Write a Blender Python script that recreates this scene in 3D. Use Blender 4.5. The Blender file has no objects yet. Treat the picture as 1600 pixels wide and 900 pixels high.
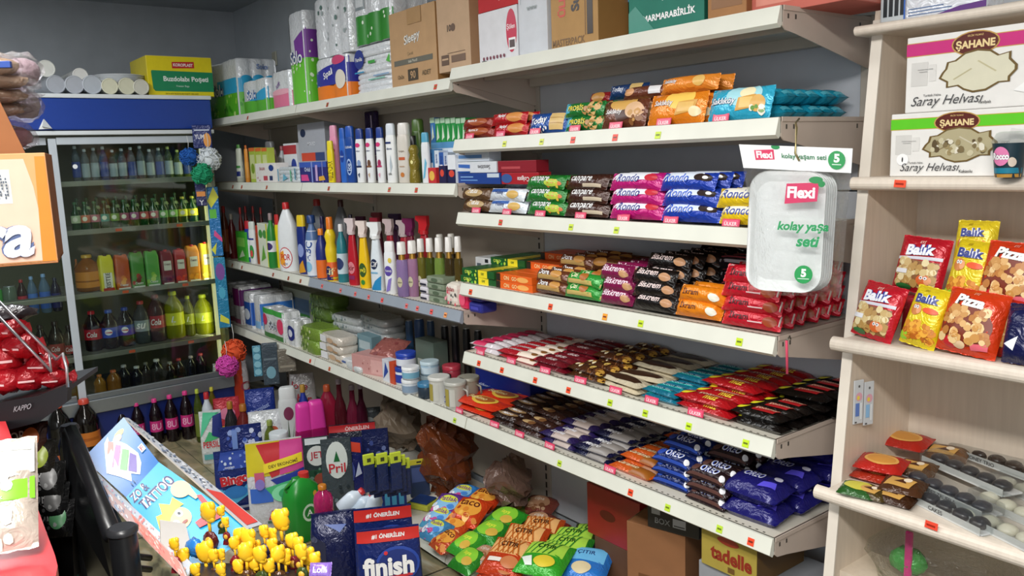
import bpy, bmesh, math, random
from mathutils import Vector, Matrix
random.seed(7)
SC = bpy.context.scene
COL = SC.collection
PI = math.pi
# ------------------------------------------------------------------ camera (calibrated from the shelf lines)
FPX = 1289.63
CAM = Vector((1.07, -1.558, 1.42))
FW = Vector((-0.78507287, 0.59929261, -0.15655335))
RT = Vector((0.61086017, 0.79094005, -0.03554842))
UP = Vector((-0.10252041, 0.12354031, 0.98702956))
cd = bpy.data.cameras.new('camera'); cam = bpy.data.objects.new('camera', cd); COL.objects.link(cam)
cd.sensor_width = 36; cd.lens = FPX / 1600 * 36; cd.clip_start = 0.02
m = Matrix((RT, UP, -FW)).transposed().to_4x4(); m.translation = CAM
cam.matrix_world = m
SC.camera = cam
# ------------------------------------------------------------------ world, lights, exposure
w = bpy.data.worlds.new('world'); SC.world = w; w.use_nodes = True
w.node_tree.nodes['Background'].inputs[0].default_value = (0.75, 0.85, 1.0, 1)
w.node_tree.nodes['Background'].inputs[1].default_value = 0.9
SC.view_settings.view_transform = 'Standard'; SC.view_settings.look = 'None'
SC.view_settings.exposure = 0.08; SC.view_settings.gamma = 1
def area(name, loc, rot, sx, sy, power, col):
    l = bpy.data.lights.new(name, 'AREA'); l.shape = 'RECTANGLE'; l.size = sx; l.size_y = sy
    l.energy = power; l.color = col
    o = bpy.data.objects.new(name, l); o.location = loc; o.rotation_euler = rot; COL.objects.link(o); return o
area('ceiling_tube', (-0.6, -1.45, 2.36), (0, 0, 0), 1.5, 0.30, 26, (1.0, 0.98, 0.94))
area('ceiling_tube', (-2.3, -1.5, 2.36), (0, 0, 0), 1.2, 0.25, 31, (0.95, 0.98, 1.0))
area('ceiling_tube', (1.2, -1.9, 2.36), (0, 0, 0), 1.5, 0.30, 88, (1.0, 0.98, 0.94))
area('shop_window_daylight', (1.6, -3.35, 1.6), (math.radians(90), 0, math.radians(12)), 2.2, 1.4, 22, (0.93, 0.97, 1.0))
# ------------------------------------------------------------------ unprojection helpers (positions read off the photo, set on real planes)
def ray(px, py): return FW + RT * ((px - 800) / FPX) - UP * ((py - 450) / FPX)
def on(px, py, ax, v):
    d = ray(px, py); return CAM + d * ((v - CAM[ax]) / d[ax])
def atd(px, py, d): return CAM + ray(px, py) * d
def xat(px, y, z):
    k = (px - 800) / FPX; q = Vector((0, y - CAM.y, z - CAM.z))
    return CAM.x + (k * q.dot(FW) - q.dot(RT)) / (RT.x - k * FW.x)
def yat(px, x, z):
    k = (px - 800) / FPX; q = Vector((x - CAM.x, 0, z - CAM.z))
    return CAM.y + (k * q.dot(FW) - q.dot(RT)) / (RT.y - k * FW.y)
def zat(py, x, y):
    k = (450 - py) / FPX; q = Vector((x - CAM.x, y - CAM.y, 0))
    return CAM.z + (k * q.dot(FW) - q.dot(UP)) / (UP.z - k * FW.z)
def dep(p): return (Vector(p) - CAM).dot(FW)
def face(p): return math.atan2(CAM.x - p[0], -(CAM.y - p[1]))
# ------------------------------------------------------------------ materials
def lin(h):
    h = h.lstrip('#'); r = []
    for i in (0, 2, 4):
        c = int(h[i:i+2], 16) / 255; r.append(c / 12.92 if c <= .04045 else ((c + .055) / 1.055) ** 2.4)
    return (*r, 1)
MC = {}
KIND = dict(plastic=(.32, 0, .02, 40), foil=(.24, .12, .5, 45), card=(.75, 0, .06, 25), paper=(.6, 0, .1, 60), metal=(.35, .8, .02, 60),
            paint=(.4, 0, .04, 8), print=(.38, 0, .0, 40), gloss=(.1, 0, .0, 10), matte=(.85, 0, .15, 30), dark=(.45, 0, .15, 30))
def M(h, kind='plastic'):
    k = (h, kind)
    if k in MC: return MC[k]
    m = bpy.data.materials.new(f'{kind}_{h}'); m.use_nodes = True; MC[k] = m
    nt = m.node_tree; N = nt.nodes; b = N['Principled BSDF']; c = lin(h)
    m.diffuse_color = c
    if kind in ('glass', 'film', 'haze'):
        N.remove(b); out = N['Material Output']
        t = N.new('ShaderNodeBsdfTransparent'); t.inputs[0].default_value = c
        g = N.new('ShaderNodeBsdfGlossy'); g.inputs['Roughness'].default_value = .04 if kind == 'glass' else .2
        g.inputs[0].default_value = (1, 1, 1, 1)
        mx = N.new('ShaderNodeMixShader'); lw = N.new('ShaderNodeLayerWeight'); lw.inputs[0].default_value = .25
        mp = N.new('ShaderNodeMapRange'); mp.inputs[3].default_value = .03 if kind == 'glass' else .05; mp.inputs[4].default_value = .45
        nt.links.new(lw.outputs['Fresnel'], mp.inputs[0]); nt.links.new(mp.outputs[0], mx.inputs[0])
        nt.links.new(t.outputs[0], mx.inputs[1]); nt.links.new(g.outputs[0], mx.inputs[2]); nt.links.new(mx.outputs[0], out.inputs[0])
        if kind != 'glass':
            n = N.new('ShaderNodeTexNoise'); n.inputs['Scale'].default_value = 22; n.inputs['Detail'].default_value = 3; n.inputs['Distortion'].default_value = 1.5
            bp = N.new('ShaderNodeBump'); bp.inputs['Strength'].default_value = .8; bp.inputs['Distance'].default_value = .02
            nt.links.new(n.outputs[0], bp.inputs['Height']); nt.links.new(bp.outputs[0], g.inputs['Normal']); nt.links.new(bp.outputs[0], lw.inputs['Normal'])
        return m
    if kind == 'liquid':
        b.inputs['Base Color'].default_value = c; b.inputs['Roughness'].default_value = .07
        b.inputs['Transmission Weight'].default_value = .55; b.inputs['IOR'].default_value = 1.33
        return m
    if kind == 'lamp':
        b.inputs['Emission Color'].default_value = c; b.inputs['Emission Strength'].default_value = .5
        return m
    ro, me, bump, sc = KIND[kind]
    b.inputs['Roughness'].default_value = ro; b.inputs['Metallic'].default_value = me
    tc = N.new('ShaderNodeTexCoord')
    n = N.new('ShaderNodeTexNoise'); n.inputs['Scale'].default_value = sc; n.inputs['Detail'].default_value = 3
    nt.links.new(tc.outputs['Object'], n.inputs['Vector'])
    mr = N.new('ShaderNodeMix'); mr.data_type = 'RGBA'; mr.blend_type = 'MIX'
    d = .84 if kind in ('card', 'paint', 'matte', 'foil') else .93
    mr.inputs[6].default_value = (c[0] * d, c[1] * d, c[2] * d, 1)
    mr.inputs[7].default_value = (min(1, c[0] * 1.06), min(1, c[1] * 1.06), min(1, c[2] * 1.06), 1)
    nt.links.new(n.outputs[0], mr.inputs[0]); nt.links.new(mr.outputs[2], b.inputs['Base Color'])
    if bump:
        bp = N.new('ShaderNodeBump'); bp.inputs['Strength'].default_value = bump; bp.inputs['Distance'].default_value = .01
        nt.links.new(n.outputs[0], bp.inputs['Height']); nt.links.new(bp.outputs[0], b.inputs['Normal'])
        if kind == 'foil': n.inputs['Distortion'].default_value = 2.0; n.inputs['Scale'].default_value = 28
    return m
# ------------------------------------------------------------------ text outlines
TX = {}
TS = bpy.data.scenes.new('text_workspace')
def glyphs(s, bold=.015, shear=0):
    k = (s, bold, shear)
    if k in TX: return TX[k]
    cu = bpy.data.curves.new('text', 'FONT'); cu.body = s; cu.resolution_u = 3; cu.offset = bold; cu.shear = shear
    o = bpy.data.objects.new('text', cu); TS.collection.objects.link(o)
    TS.view_layers[0].update(); dg = TS.view_layers[0].depsgraph; me = o.evaluated_get(dg).to_mesh()
    vs = [(v.co.x, v.co.y) for v in me.vertices]; fs = [tuple(p.vertices) for p in me.polygons]
    o.evaluated_get(dg).to_mesh_clear(); bpy.data.objects.remove(o); bpy.data.curves.remove(cu)
    if not vs: vs = [(0, 0), (1, 0), (1, 1)]; fs = [(0, 1, 2)]
    x0 = min(v[0] for v in vs); x1 = max(v[0] for v in vs); y0 = min(v[1] for v in vs); y1 = max(v[1] for v in vs)
    h = max(y1 - y0, 1e-6)
    vs = [((x - (x0 + x1) / 2) / h, (y - (y0 + y1) / 2) / h) for x, y in vs]
    TX[k] = (vs, fs, (x1 - x0) / h); return TX[k]
# ------------------------------------------------------------------ mesh builder
class MB:
    def __init__(s): s.v = []; s.f = []; s.mi = []; s.mats = []; s.sm = []
    def mat(s, m):
        if m not in s.mats: s.mats.append(m)
        return s.mats.index(m)
    def add(s, vs, fs, m, smooth=False):
        o = len(s.v); i = s.mat(m); s.v += [tuple(v) for v in vs]
        for f in fs: s.f.append(tuple(a + o for a in f)); s.mi.append(i); s.sm.append(smooth)
    def box(s, x0, x1, y0, y1, z0, z1, m, b=0):
        if b <= 0:
            vs = [(x, y, z) for z in (z0, z1) for y in (y0, y1) for x in (x0, x1)]
            s.add(vs, [(0, 2, 3, 1), (4, 5, 7, 6), (0, 1, 5, 4), (2, 6, 7, 3), (0, 4, 6, 2), (1, 3, 7, 5)], m)
        else:
            bm = bmesh.new(); bmesh.ops.create_cube(bm, size=1)
            for v in bm.verts: v.co = Vector(((x0 + x1) / 2 + v.co.x * (x1 - x0), (y0 + y1) / 2 + v.co.y * (y1 - y0), (z0 + z1) / 2 + v.co.z * (z1 - z0)))
            b = min(b, .45 * min(x1 - x0, y1 - y0, z1 - z0))
            bmesh.ops.bevel(bm, geom=bm.edges[:], offset=b, segments=2, affect='EDGES', profile=.5)
            bm.verts.index_update(); s.add([v.co[:] for v in bm.verts], [[v.index for v in f.verts] for f in bm.faces], m); bm.free()
    def prism(s, pts, z0, z1, m, axis='z'):
        n = len(pts)
        def t(p, z): return {'z': (p[0], p[1], z), 'x': (z, p[0], p[1]), 'y': (p[0], z, p[1])}[axis]
        vs = [t(p, z0) for p in pts] + [t(p, z1) for p in pts]
        s.add(vs, [tuple(range(n))[::-1], tuple(range(n, 2 * n))] + [(i, (i + 1) % n, n + (i + 1) % n, n + i) for i in range(n)], m)
    def lathe(s, prof, m, seg=14, c=(0, 0, 0), sy=1, cap=True, ax='z'):
        vs = []; fs = []
        def t(x, y, z):
            if ax == 'x': x, y, z = z, x, y
            if ax == 'y': x, y, z = x, z, y
            return (c[0] + x, c[1] + y, c[2] + z)
        for z, r in prof:
            for i in range(seg):
                a = 2 * PI * i / seg; vs.append(t(r * math.cos(a), r * math.sin(a) * sy, z))
        for j in range(len(prof) - 1):
            for i in range(seg):
                a = j * seg + i; b = j * seg + (i + 1) % seg; fs.append((a, b, b + seg, a + seg))
        s.add(vs, fs, m, True)
        if cap:
            n = len(prof)
            s.add(vs[:seg], [tuple(range(seg))[::-1]], m); s.add(vs[(n-1)*seg:], [tuple(range(seg))], m)
    def tube(s, pts, r, m, seg=8):
        pts = [Vector(p) for p in pts]; vs = []; fs = []; n = len(pts)
        for i, p in enumerate(pts):
            d = (pts[min(i + 1, n - 1)] - pts[max(i - 1, 0)]).normalized()
            u = d.cross(Vector((0, 0, 1)) if abs(d.z) < .95 else Vector((1, 0, 0))).normalized(); v = d.cross(u)
            rr = r[i] if isinstance(r, (list, tuple)) else r
            vs += [p + (u * math.cos(2*PI*k/seg) + v * math.sin(2*PI*k/seg)) * rr for k in range(seg)]
        for j in range(n - 1):
            for k in range(seg): fs.append((j*seg+k, j*seg+(k+1) % seg, (j+1)*seg+(k+1) % seg, (j+1)*seg+k))
        fs += [tuple(range(seg))[::-1], tuple(range((n-1)*seg, n*seg))]
        s.add(vs, fs, m, True)
    def grid(s, S, nu, nv, m, u0=0, v0=0, u1=1, v1=1, e=0, smooth=True, flip=False):
        vs = [S(u0 + (u1-u0)*i/nu, v0 + (v1-v0)*j/nv, e) for j in range(nv+1) for i in range(nu+1)]
        fs = []
        for j in range(nv):
            for i in range(nu):
                a = j*(nu+1)+i; q = (a, a+1, a+nu+2, a+nu+1); fs.append(q[::-1] if flip else q)
        s.add(vs, fs, m, smooth)
    def blob(s, c, r, m, seg=10, rings=6, jit=0):
        vs = []; fs = []; rx, ry, rz = r if isinstance(r, (tuple, list)) else (r, r, r)
        for j in range(rings + 1):
            t = PI * j / rings
            for i in range(seg):
                a = 2*PI*i/seg; q = 1 + random.uniform(-jit, jit) if 0 < j < rings else 1
                vs.append((c[0]+rx*q*math.sin(t)*math.cos(a), c[1]+ry*q*math.sin(t)*math.sin(a), c[2]+rz*q*math.cos(t)))
        for j in range(rings):
            for i in range(seg): fs.append((j*seg+i, (j+1)*seg+i, (j+1)*seg+(i+1) % seg, j*seg+(i+1) % seg))
        s.add(vs, fs, m, True)
    # flat print laid on a surface S(u,v,e); w,h are the surface's size in metres
    def decals(s, S, w, h, L, eps=.0005, curved=True):
        for n, d in enumerate(L):
            e = eps * (1 + n * .35); k = d[0]
            if k == 'r':
                _, u0, v0, u1, v1, c = d; q = (6, 4) if curved else (1, 1)
                s.grid(S, q[0], q[1], M(c, 'print'), u0, v0, u1, v1, e)
            elif k == 'e':
                cu, cv, ru, rv, c = d[1:6]; N = 20; ring = 3 if curved else 1
                vs = [S(cu, cv, e)]; fs = []
                for r in range(1, ring + 1):
                    vs += [S(min(1, max(0, cu + ru*r/ring*math.cos(2*PI*i/N))), min(1, max(0, cv + rv*r/ring*math.sin(2*PI*i/N))), e) for i in range(N)]
                fs = [(0, 1+i, 1+(i+1) % N) for i in range(N)]
                for r in range(1, ring): fs += [(1+(r-1)*N+i, 1+r*N+i, 1+r*N+(i+1) % N, 1+(r-1)*N+(i+1) % N) for i in range(N)]
                s.add(vs, fs, M(c, 'print'), True)
            elif k == 'p':
                c = d[2]; q = []; pp = d[1]; K = 5 if curved else 1
                for i in range(len(pp)):
                    a_, b_ = pp[i], pp[(i+1) % len(pp)]; q += [(a_[0]+(b_[0]-a_[0])*t/K, a_[1]+(b_[1]-a_[1])*t/K) for t in range(K)]
                if not curved: s.add([S(u, v, e) for u, v in q], [tuple(range(len(q)))], M(c, 'print'))
                else:
                    cx = sum(a_[0] for a_ in q)/len(q); cy = sum(a_[1] for a_ in q)/len(q); N = len(q); R = 4; vs = [S(cx, cy, e)]
                    for r_ in range(1, R+1): vs += [S(cx+(a_[0]-cx)*r_/R, cy+(a_[1]-cy)*r_/R, e) for a_ in q]
                    fs = [(0, 1+i, 1+(i+1) % N) for i in range(N)]
                    for r_ in range(1, R): fs += [(1+(r_-1)*N+i, 1+r_*N+i, 1+r_*N+(i+1) % N, 1+(r_-1)*N+(i+1) % N) for i in range(N)]
                    s.add(vs, fs, M(c, 'print'), True)
            elif k == 't':
                _, st, cu, cv, th, c = d[:6]; o = d[6] if len(d) > 6 else {}
                vs, fs, asp = glyphs(st, o.get('b', .015), o.get('sh', 0)); H = th * h; sx = H
                mw = o.get('mw')
                if mw: sx = min(H, mw * w / asp)
                a = math.radians(o.get('rot', 0)); ca, sa = math.cos(a), math.sin(a)
                P = []
                def T(x, y, ee):
                    X = x*sx; Y = y*H; X, Y = X*ca - Y*sa, X*sa + Y*ca
                    return S(min(1, max(0, cu + X/w)), min(1, max(0, cv + Y/h)), ee)
                if o.get('out'):
                    v2, f2, _ = glyphs(st, o.get('b', .015) + o.get('ow', .05)*.6, o.get('sh', 0))
                    s.add([T(x, y, e) for x, y in v2], f2, M(o['out'], 'print')); e += eps*.5
                s.add([T(x, y, e) for x, y in vs], fs, M(c, 'print'))
            elif k == 'dots':     # scattered small spots (biscuits, nuts, flowers)
                _, u0, v0, u1, v1, cnt, r, c = d; rr = random.Random(len(s.v))
                for q in range(cnt):
                    cu = rr.uniform(u0, u1); cv = rr.uniform(v0, v1); R_ = r * rr.uniform(.6, 1.2)
                    vs = [S(min(1, max(0, cu + R_/w*math.cos(t*PI/4)*rr.uniform(.7, 1.1))), min(1, max(0, cv + R_/h*math.sin(t*PI/4))), e + .00003*q) for t in range(8)]
                    s.add(vs, [tuple(range(8))], M(c if isinstance(c, str) else c[q % len(c)], 'print'), True)
    def mesh(s, name):
        me = bpy.data.meshes.new(name); me.from_pydata(s.v, [], s.f)
        for m in s.mats: me.materials.append(m)
        me.polygons.foreach_set('material_index', s.mi); me.polygons.foreach_set('use_smooth', s.sm); me.update(); return me
    def build(s, name, parent=None, loc=None, rz=0):
        o = bpy.data.objects.new(name, s.mesh(name)); COL.objects.link(o)
        if parent: o.parent = parent
        if loc is not None: o.location = loc
        if rz: o.rotation_euler.z = rz
        return o
def child(name, mb, parent): return mb.build(name, parent)
LABELS = {}
def tag(o, label, cat, group=None, kind=None):
    if label: o['label'] = label; LABELS.setdefault(label, []).append(o.name)
    if cat: o['category'] = cat
    if group: o['group'] = group
    if kind: o['kind'] = kind
    return o
def empty(name, loc, rz=0, label=None, cat=None, group=None):
    o = bpy.data.objects.new(name, None); COL.objects.link(o); o.location = loc; o.rotation_euler = (0, 0, rz); o.empty_display_size = .03
    return tag(o, label, cat, group)
def struct(o): o['kind'] = 'structure'; return o
KIDS = {}
def dup(root):
    r = root.copy(); COL.objects.link(r)
    kids = KIDS.get(root.name)
    if kids is None: kids = KIDS[root.name] = [(c, [g for g in c.children]) for c in root.children]
    for c, gs in kids:
        k = c.copy(); COL.objects.link(k); k.parent = r
        for g in gs: q = g.copy(); COL.objects.link(q); q.parent = k
    return r
ORD = ['front', 'second', 'third', 'fourth', 'fifth', 'sixth', 'seventh', 'eighth', 'ninth', 'tenth', 'eleventh', 'twelfth']
NTH = ['first', 'second', 'third', 'fourth', 'fifth', 'sixth', 'seventh', 'eighth', 'ninth', 'tenth', 'eleventh', 'twelfth', 'thirteenth', 'fourteenth', 'fifteenth', 'sixteenth']
# ------------------------------------------------------------------ product shapes
def pillow(w, h, t, col, dec=(), nu=14, nv=8, ends='u', kind='foil', under=None, seed=1, side=None):
    """sealed flow pack lying flat, centre at origin, base z=0; crimped fins at the u ends (or v ends)"""
    mb = MB(); r = random.Random(seed); ph = [r.uniform(0, 6.3) for _ in range(6)]
    def g(u, v):
        a, b = (u, v) if ends == 'u' else (v, u)
        A = max(0, 1 - abs((2*a - 1) / .93) ** 5); B = max(0, 1 - abs(2*b - 1) ** 2.6)
        q = (A ** .55) * (B ** .5)
        wr = (1 - A) * .0 + .05 * math.sin(9*u + ph[0]) * math.sin(7*v + ph[1]) + .07 * abs(2*a-1)**3 * math.sin(22*b + ph[2])
        return q * (1 + wr)
    def S(u, v, e=0): 
        k = g(u, v); pinch = 1 - .05*(1 - abs(2*(v if ends == 'u' else u) - 1)) * 0
        return ((u-.5)*w, (v-.5)*h, t*.42 + t*.58*k + e)
    def Bt(u, v, e=0): return ((u-.5)*w, (v-.5)*h, t*.42*(1 - min(1, g(u, v)*1.3)))
    mb.grid(S, nu, nv, M(col, kind)); mb.grid(Bt, nu, nv, M(under or col, kind), flip=True)
    n = 10   # serrated fins
    for sgn in (-1, 1):
        vs = []
        for i in range(n + 1):
            q = -.5 + i/n; z = t*.42 + .0006
            a = sgn*(.5 + (.012 if i % 2 else 0)); b = sgn*.46
            vs += [(b*w, q*h, z), (a*w, q*h, z)] if ends == 'u' else [(q*w, b*h, z), (q*w, a*h, z)]
        fs = [(2*i, 2*i+1, 2*i+3, 2*i+2) for i in range(n)]
        mb.add(vs, fs, M(side or col, kind))
    mb.decals(S, w, h, dec, eps=.0009)
    return mb
def loftS(prof, n):
    def at(z):
        for a, b in zip(prof, prof[1:]):
            if z <= b[0]: k = (z-a[0])/max(b[0]-a[0], 1e-9); k = max(0, k); return a[1]+(b[1]-a[1])*k, a[2]+(b[2]-a[2])*k
        return prof[-1][1:3]
    H = prof[-1][0]; W = max(p[1] for p in prof) * 2
    def S(u, v, e=0):
        z = v*H; rx, ry = at(z); x = (u-.5)*W; x = max(-rx*.995, min(rx*.995, x))
        y = ry * (1 - abs(x/rx) ** n) ** (1/n); return (x, -y - e, z)
    return S, W, H
def loft(mb, prof, m, n=2.2, seg=20, c=(0, 0, 0), dec=None, wr=0, smooth=True, eps=.0009, cap=True):
    """stack of superellipse sections (z, rx, ry)"""
    vs = []; N = len(prof); rr = random.Random(N*seg)
    for z, rx, ry in prof:
        for i in range(seg):
            a = 2*PI*i/seg; ca, sa = math.cos(a), math.sin(a)
            x = rx*math.copysign(abs(ca)**(2/n), ca); y = ry*math.copysign(abs(sa)**(2/n), sa); q = 1 + rr.uniform(-wr, wr)
            vs.append((c[0]+x*q, c[1]+y*q, c[2]+z))
    fs = [(j*seg+i, j*seg+(i+1) % seg, (j+1)*seg+(i+1) % seg, (j+1)*seg+i) for j in range(N-1) for i in range(seg)]
    mb.add(vs, fs, m, smooth)
    if cap: mb.add(vs[:seg], [tuple(range(seg))[::-1]], m); mb.add(vs[-seg:], [tuple(range(seg))], m)
    if dec:
        S, W, H = loftS(prof, n)
        mb.decals(lambda u, v, e=0: tuple(a+b for a, b in zip(S(u, v, e), c)), W, H, dec, eps=eps)
def sc(prof, w, d, h): return [(z*h, rx*w/2, ry*d/2) for z, rx, ry in prof]
BP = dict(
    shampoo=[(0, .85, .8), (.02, .97, .97), (.3, 1, 1), (.66, 1, 1), (.76, .96, .96), (.81, .84, .84)],
    round=[(0, .9, .9), (.02, 1, 1), (.55, 1, 1), (.7, .85, .85), (.82, .42, .42), (.88, .36, .36)],
    jug=[(0, .92, .9), (.03, 1, 1), (.5, 1, 1), (.68, .9, .92), (.82, .55, .6), (.91, .26, .3)],
    curvy=[(0, .9, .9), (.05, 1, 1), (.22, .92, .92), (.3, .8, .8), (.4, .95, .95), (.5, .98, .98), (.6, .72, .72), (.7, .95, .95), (.76, .8, .8), (.82, .45, .45)],
    spray=[(0, .9, .9), (.03, 1, 1), (.35, 1, 1), (.5, .85, .9), (.62, .68, .8), (.72, .58, .66), (.76, .5, .5)],
    soda=[(0, .75, .75), (.03, .97, .97), (.3, 1, 1), (.36, .96, .96), (.56, .96, .96), (.64, 1, 1), (.78, .7, .7), (.88, .36, .36), (.93, .33, .33)],
    wine=[(0, .92, .92), (.02, 1, 1), (.5, 1, 1), (.62, .85, .85), (.75, .42, .42), (.93, .36, .36)],
    tube=[(0, .7, .8), (.04, 1, 1), (.85, .95, .6), (.9, .9, .4)],
    jar=[(0, .9, .9), (.04, 1, 1), (.72, 1, 1), (.76, .95, .95)],
    pouch=[(0, .93, .8), (.03, .97, 1), (.3, 1, .95), (.6, .98, .65), (.85, .96, .25), (.93, .95, .07), (1, .95, .05)],
    bag=[(0, .88, .85), (.03, .98, 1), (.4, 1, 1), (.75, .98, .85), (.9, .93, .45), (.96, .9, .12), (1, .92, .1)],
    can=[(0, .8, .8), (.03, 1, 1), (.93, 1, 1), (.98, .85, .85), (.985, .8, .8)])
def bottle(name, kind, w, d, h, body, cap, lab=None, dec=(), loc=(0, 0, 0), rz=0, label=None, cat='bottle', group=None, bk='plastic', ck='plastic', n=None, lz=(.12, .55), capr=None, ldec=()):
    """bottle thing: body, cap or head, printed label"""
    t = empty(name, loc, rz, label, cat, group)
    prof = sc(BP[kind], w, d, h); n = n or (2.6 if kind in ('shampoo', 'jug', 'spray') else 2.0)
    mb = MB(); loft(mb, prof, M(body, bk), n=n, dec=list(dec)); child('body', mb, t)
    zt = prof[-1][0]; cr = capr or prof[-1][1]*1.25; c = MB()
    if kind in ('shampoo',):
        loft(c, [(zt, prof[-1][1]*1.02, prof[-1][2]*1.02), (h*.97, prof[-1][1]*.98, prof[-1][2]*.95), (h, prof[-1][1]*.8, prof[-1][2]*.8)], M(cap, ck), n=n)
    elif kind == 'spray':
        c.lathe([(zt, cr), (zt + h*.05, cr*.95)], M(cap, ck), seg=12)
        q = w*.5
        c.prism([(-q*.5, zt+h*.05), (q*.45, zt+h*.05), (q*.75, zt+h*.12), (q*.7, h), (-q*1.15, h), (-q*1.2, h*.95), (-q*.7, h*.92)], -q*.32, q*.32, M(cap, ck), 'y')
        tr = MB(); tr.prism([(-q*.55, h*.92), (-q*.75, h*.9), (-q*.9, h*.78), (-q*.8, h*.77), (-q*.5, h*.88)], -q*.15, q*.15, M(cap, ck), 'y'); child('trigger', tr, t)
    elif kind == 'tube':
        c.lathe([(h*.9, w*.3), (h, w*.26)], M(cap, ck), seg=12, sy=.7)
    elif kind == 'jar':
        c.lathe([(zt, w*.52), (h*.98, w*.52), (h, w*.49)], M(cap, ck), seg=18, sy=d/w)
    elif kind == 'can':
        c.lathe([(zt, w*.4), (h, w*.4), (h, w*.36)], M('c8ccd0', 'metal'), seg=14)
    else:
        c.lathe([(zt - .002, cr), (h*.985, cr*.96), (h, cr*.8)], M(cap, ck), seg=14)
    child({'spray': 'spray_head', 'jar': 'lid', 'can': 'lid'}.get(kind, 'cap'), c, t)
    if lab:
        l = MB(); z0, z1 = lz[0]*h, lz[1]*h; k = []
        def rr(z):
            for a, b in zip(prof, prof[1:]):
                if z <= b[0]: q = (z-a[0])/max(1e-9, b[0]-a[0]); return a[1]+(b[1]-a[1])*q, a[2]+(b[2]-a[2])*q
            return prof[-1][1:]
        zs = [z0 + (z1-z0)*i/4 for i in range(5)]
        pr = [(z, rr(z)[0] + .0007, rr(z)[1] + .0007) for z in zs]
        loft(l, pr, M(lab, 'print'), n=n, cap=False)
        if ldec:
            S, W, H = loftS([(z - z0, a, b) for z, a, b in pr], n)
            l.decals(lambda u, v, e=0: (lambda q: (q[0], q[1], q[2] + z0))(S(u, v, e)), W, H, list(ldec), eps=.0007)
        child('printed_label', l, t)
    return t
def carton(w, d, h, col, front=(), right=(), top=(), kind='card', seam=True, tape=None, sidecol=None, topcol=None, b=.0012):
    """folded box: origin at base centre, front towards -y"""
    mb = MB(); mb.box(-w/2, w/2, -d/2, d/2, 0, h, M(col, kind), b)
    Sf = lambda u, v, e=0: ((u-.5)*w, -d/2 - e, v*h)
    Sr = lambda u, v, e=0: (w/2 + e, (u-.5)*d, v*h)
    St = lambda u, v, e=0: ((u-.5)*w, (v-.5)*d, h + e)
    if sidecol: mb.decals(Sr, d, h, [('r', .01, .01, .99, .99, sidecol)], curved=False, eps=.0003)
    if topcol: mb.decals(St, w, d, [('r', .01, .01, .99, .99, topcol)], curved=False, eps=.0003)
    if seam:
        mb.box(-w/2*.995, w/2*.995, -.0006, .0006, h - .001, h + .0012, M('6b5438' if kind == 'card' else col, 'card'))
        for x in (-w/2*.96, w/2*.96): mb.box(x-.0005, x+.0005, -d/2*.98, d/2*.98, h-.001, h+.001, M('6b5438' if kind == 'card' else col, 'card'))
    if tape: mb.decals(Sr, d, h, [('r', .4, 0, .6, 1, tape)], curved=False); mb.decals(St, w, d, [('r', 0, .42, 1, .58, tape)], curved=False)
    mb.decals(Sf, w, h, list(front), curved=False, eps=.0006); mb.decals(Sr, d, h, list(right), curved=False, eps=.0006); mb.decals(St, w, d, list(top), curved=False, eps=.0006)
    return mb
def rollpack(w, d, h, nx, ny, nz, film='eef0f2', dec=(), kind='foil', bul=.012):
    """rolls shrink-wrapped in printed film: scalloped outline, pinched between layers"""
    mb = MB(); K = 6; pts = []
    def edge(n, L, f):
        for i in range(n*K):
            s_ = i/(n*K); o = bul*abs(math.sin(PI*n*s_)) ** .6; pts.append(f(s_, o))
    edge(nx, w, lambda s_, o: (-w/2 + w*s_, -d/2 + bul - o)); edge(ny, d, lambda s_, o: (w/2 - bul + o, -d/2 + d*s_))
    edge(nx, w, lambda s_, o: (w/2 - w*s_, d/2 - bul + o)); edge(ny, d, lambda s_, o: (-w/2 + bul - o, d/2 - d*s_))
    N = len(pts); zs = []
    for k in range(nz):
        for q in (0, .08, .5, .92): zs.append(((k + q)/nz*h, .985 if q == 0 else 1))
    zs.append((h, .95)); vs = []
    for z, q in zs: vs += [(x*q, y*q, z) for x, y in pts]
    fs = [(j*N+i, j*N+(i+1) % N, (j+1)*N+(i+1) % N, (j+1)*N+i) for j in range(len(zs)-1) for i in range(N)]
    mb.add(vs, fs, M(film, kind), True); mb.add(vs[:N], [tuple(range(N))[::-1]], M(film, kind)); mb.add(vs[-N:], [tuple(range(N))], M(film, kind))
    for i in range(nx):
        for j in range(ny):
            cx = -w/2 + w*(i+.5)/nx; cy = -d/2 + d*(j+.5)/ny; r = min(w/nx, d/ny)*.42
            mb.lathe([(h, r), (h+.004, r*.9)], M(film, kind), 12, (cx, cy, 0)); mb.lathe([(h+.004, r*.35), (h+.0045, r*.33)], M('9aa0a4', 'paper'), 8, (cx, cy, 0))
    def Sf(u, v, e=0):
        o = bul*abs(math.sin(PI*nx*u)) ** .6; return ((u-.5)*w*.99, -d/2 + bul - o - e, v*h)
    def Sr(u, v, e=0):
        o = bul*abs(math.sin(PI*ny*u)) ** .6; return (w/2 - bul + o + e, (u-.5)*d*.99, v*h)
    for dd in dec:
        S, L = (Sr, dd[1]) if dd[0] == 'R' else (Sf, dd[1])
        for it in L:
            if it[0] == 'r': mb.grid(S, (nx if S is Sf else ny)*K, max(2, int((it[4]-it[2])*12)), M(it[5], 'print'), it[1], it[2], it[3], it[4], .0012)
        mb.decals(S, w if S is Sf else d, h, [i for i in L if i[0] != 'r'], eps=.0022)
    return mb
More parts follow.
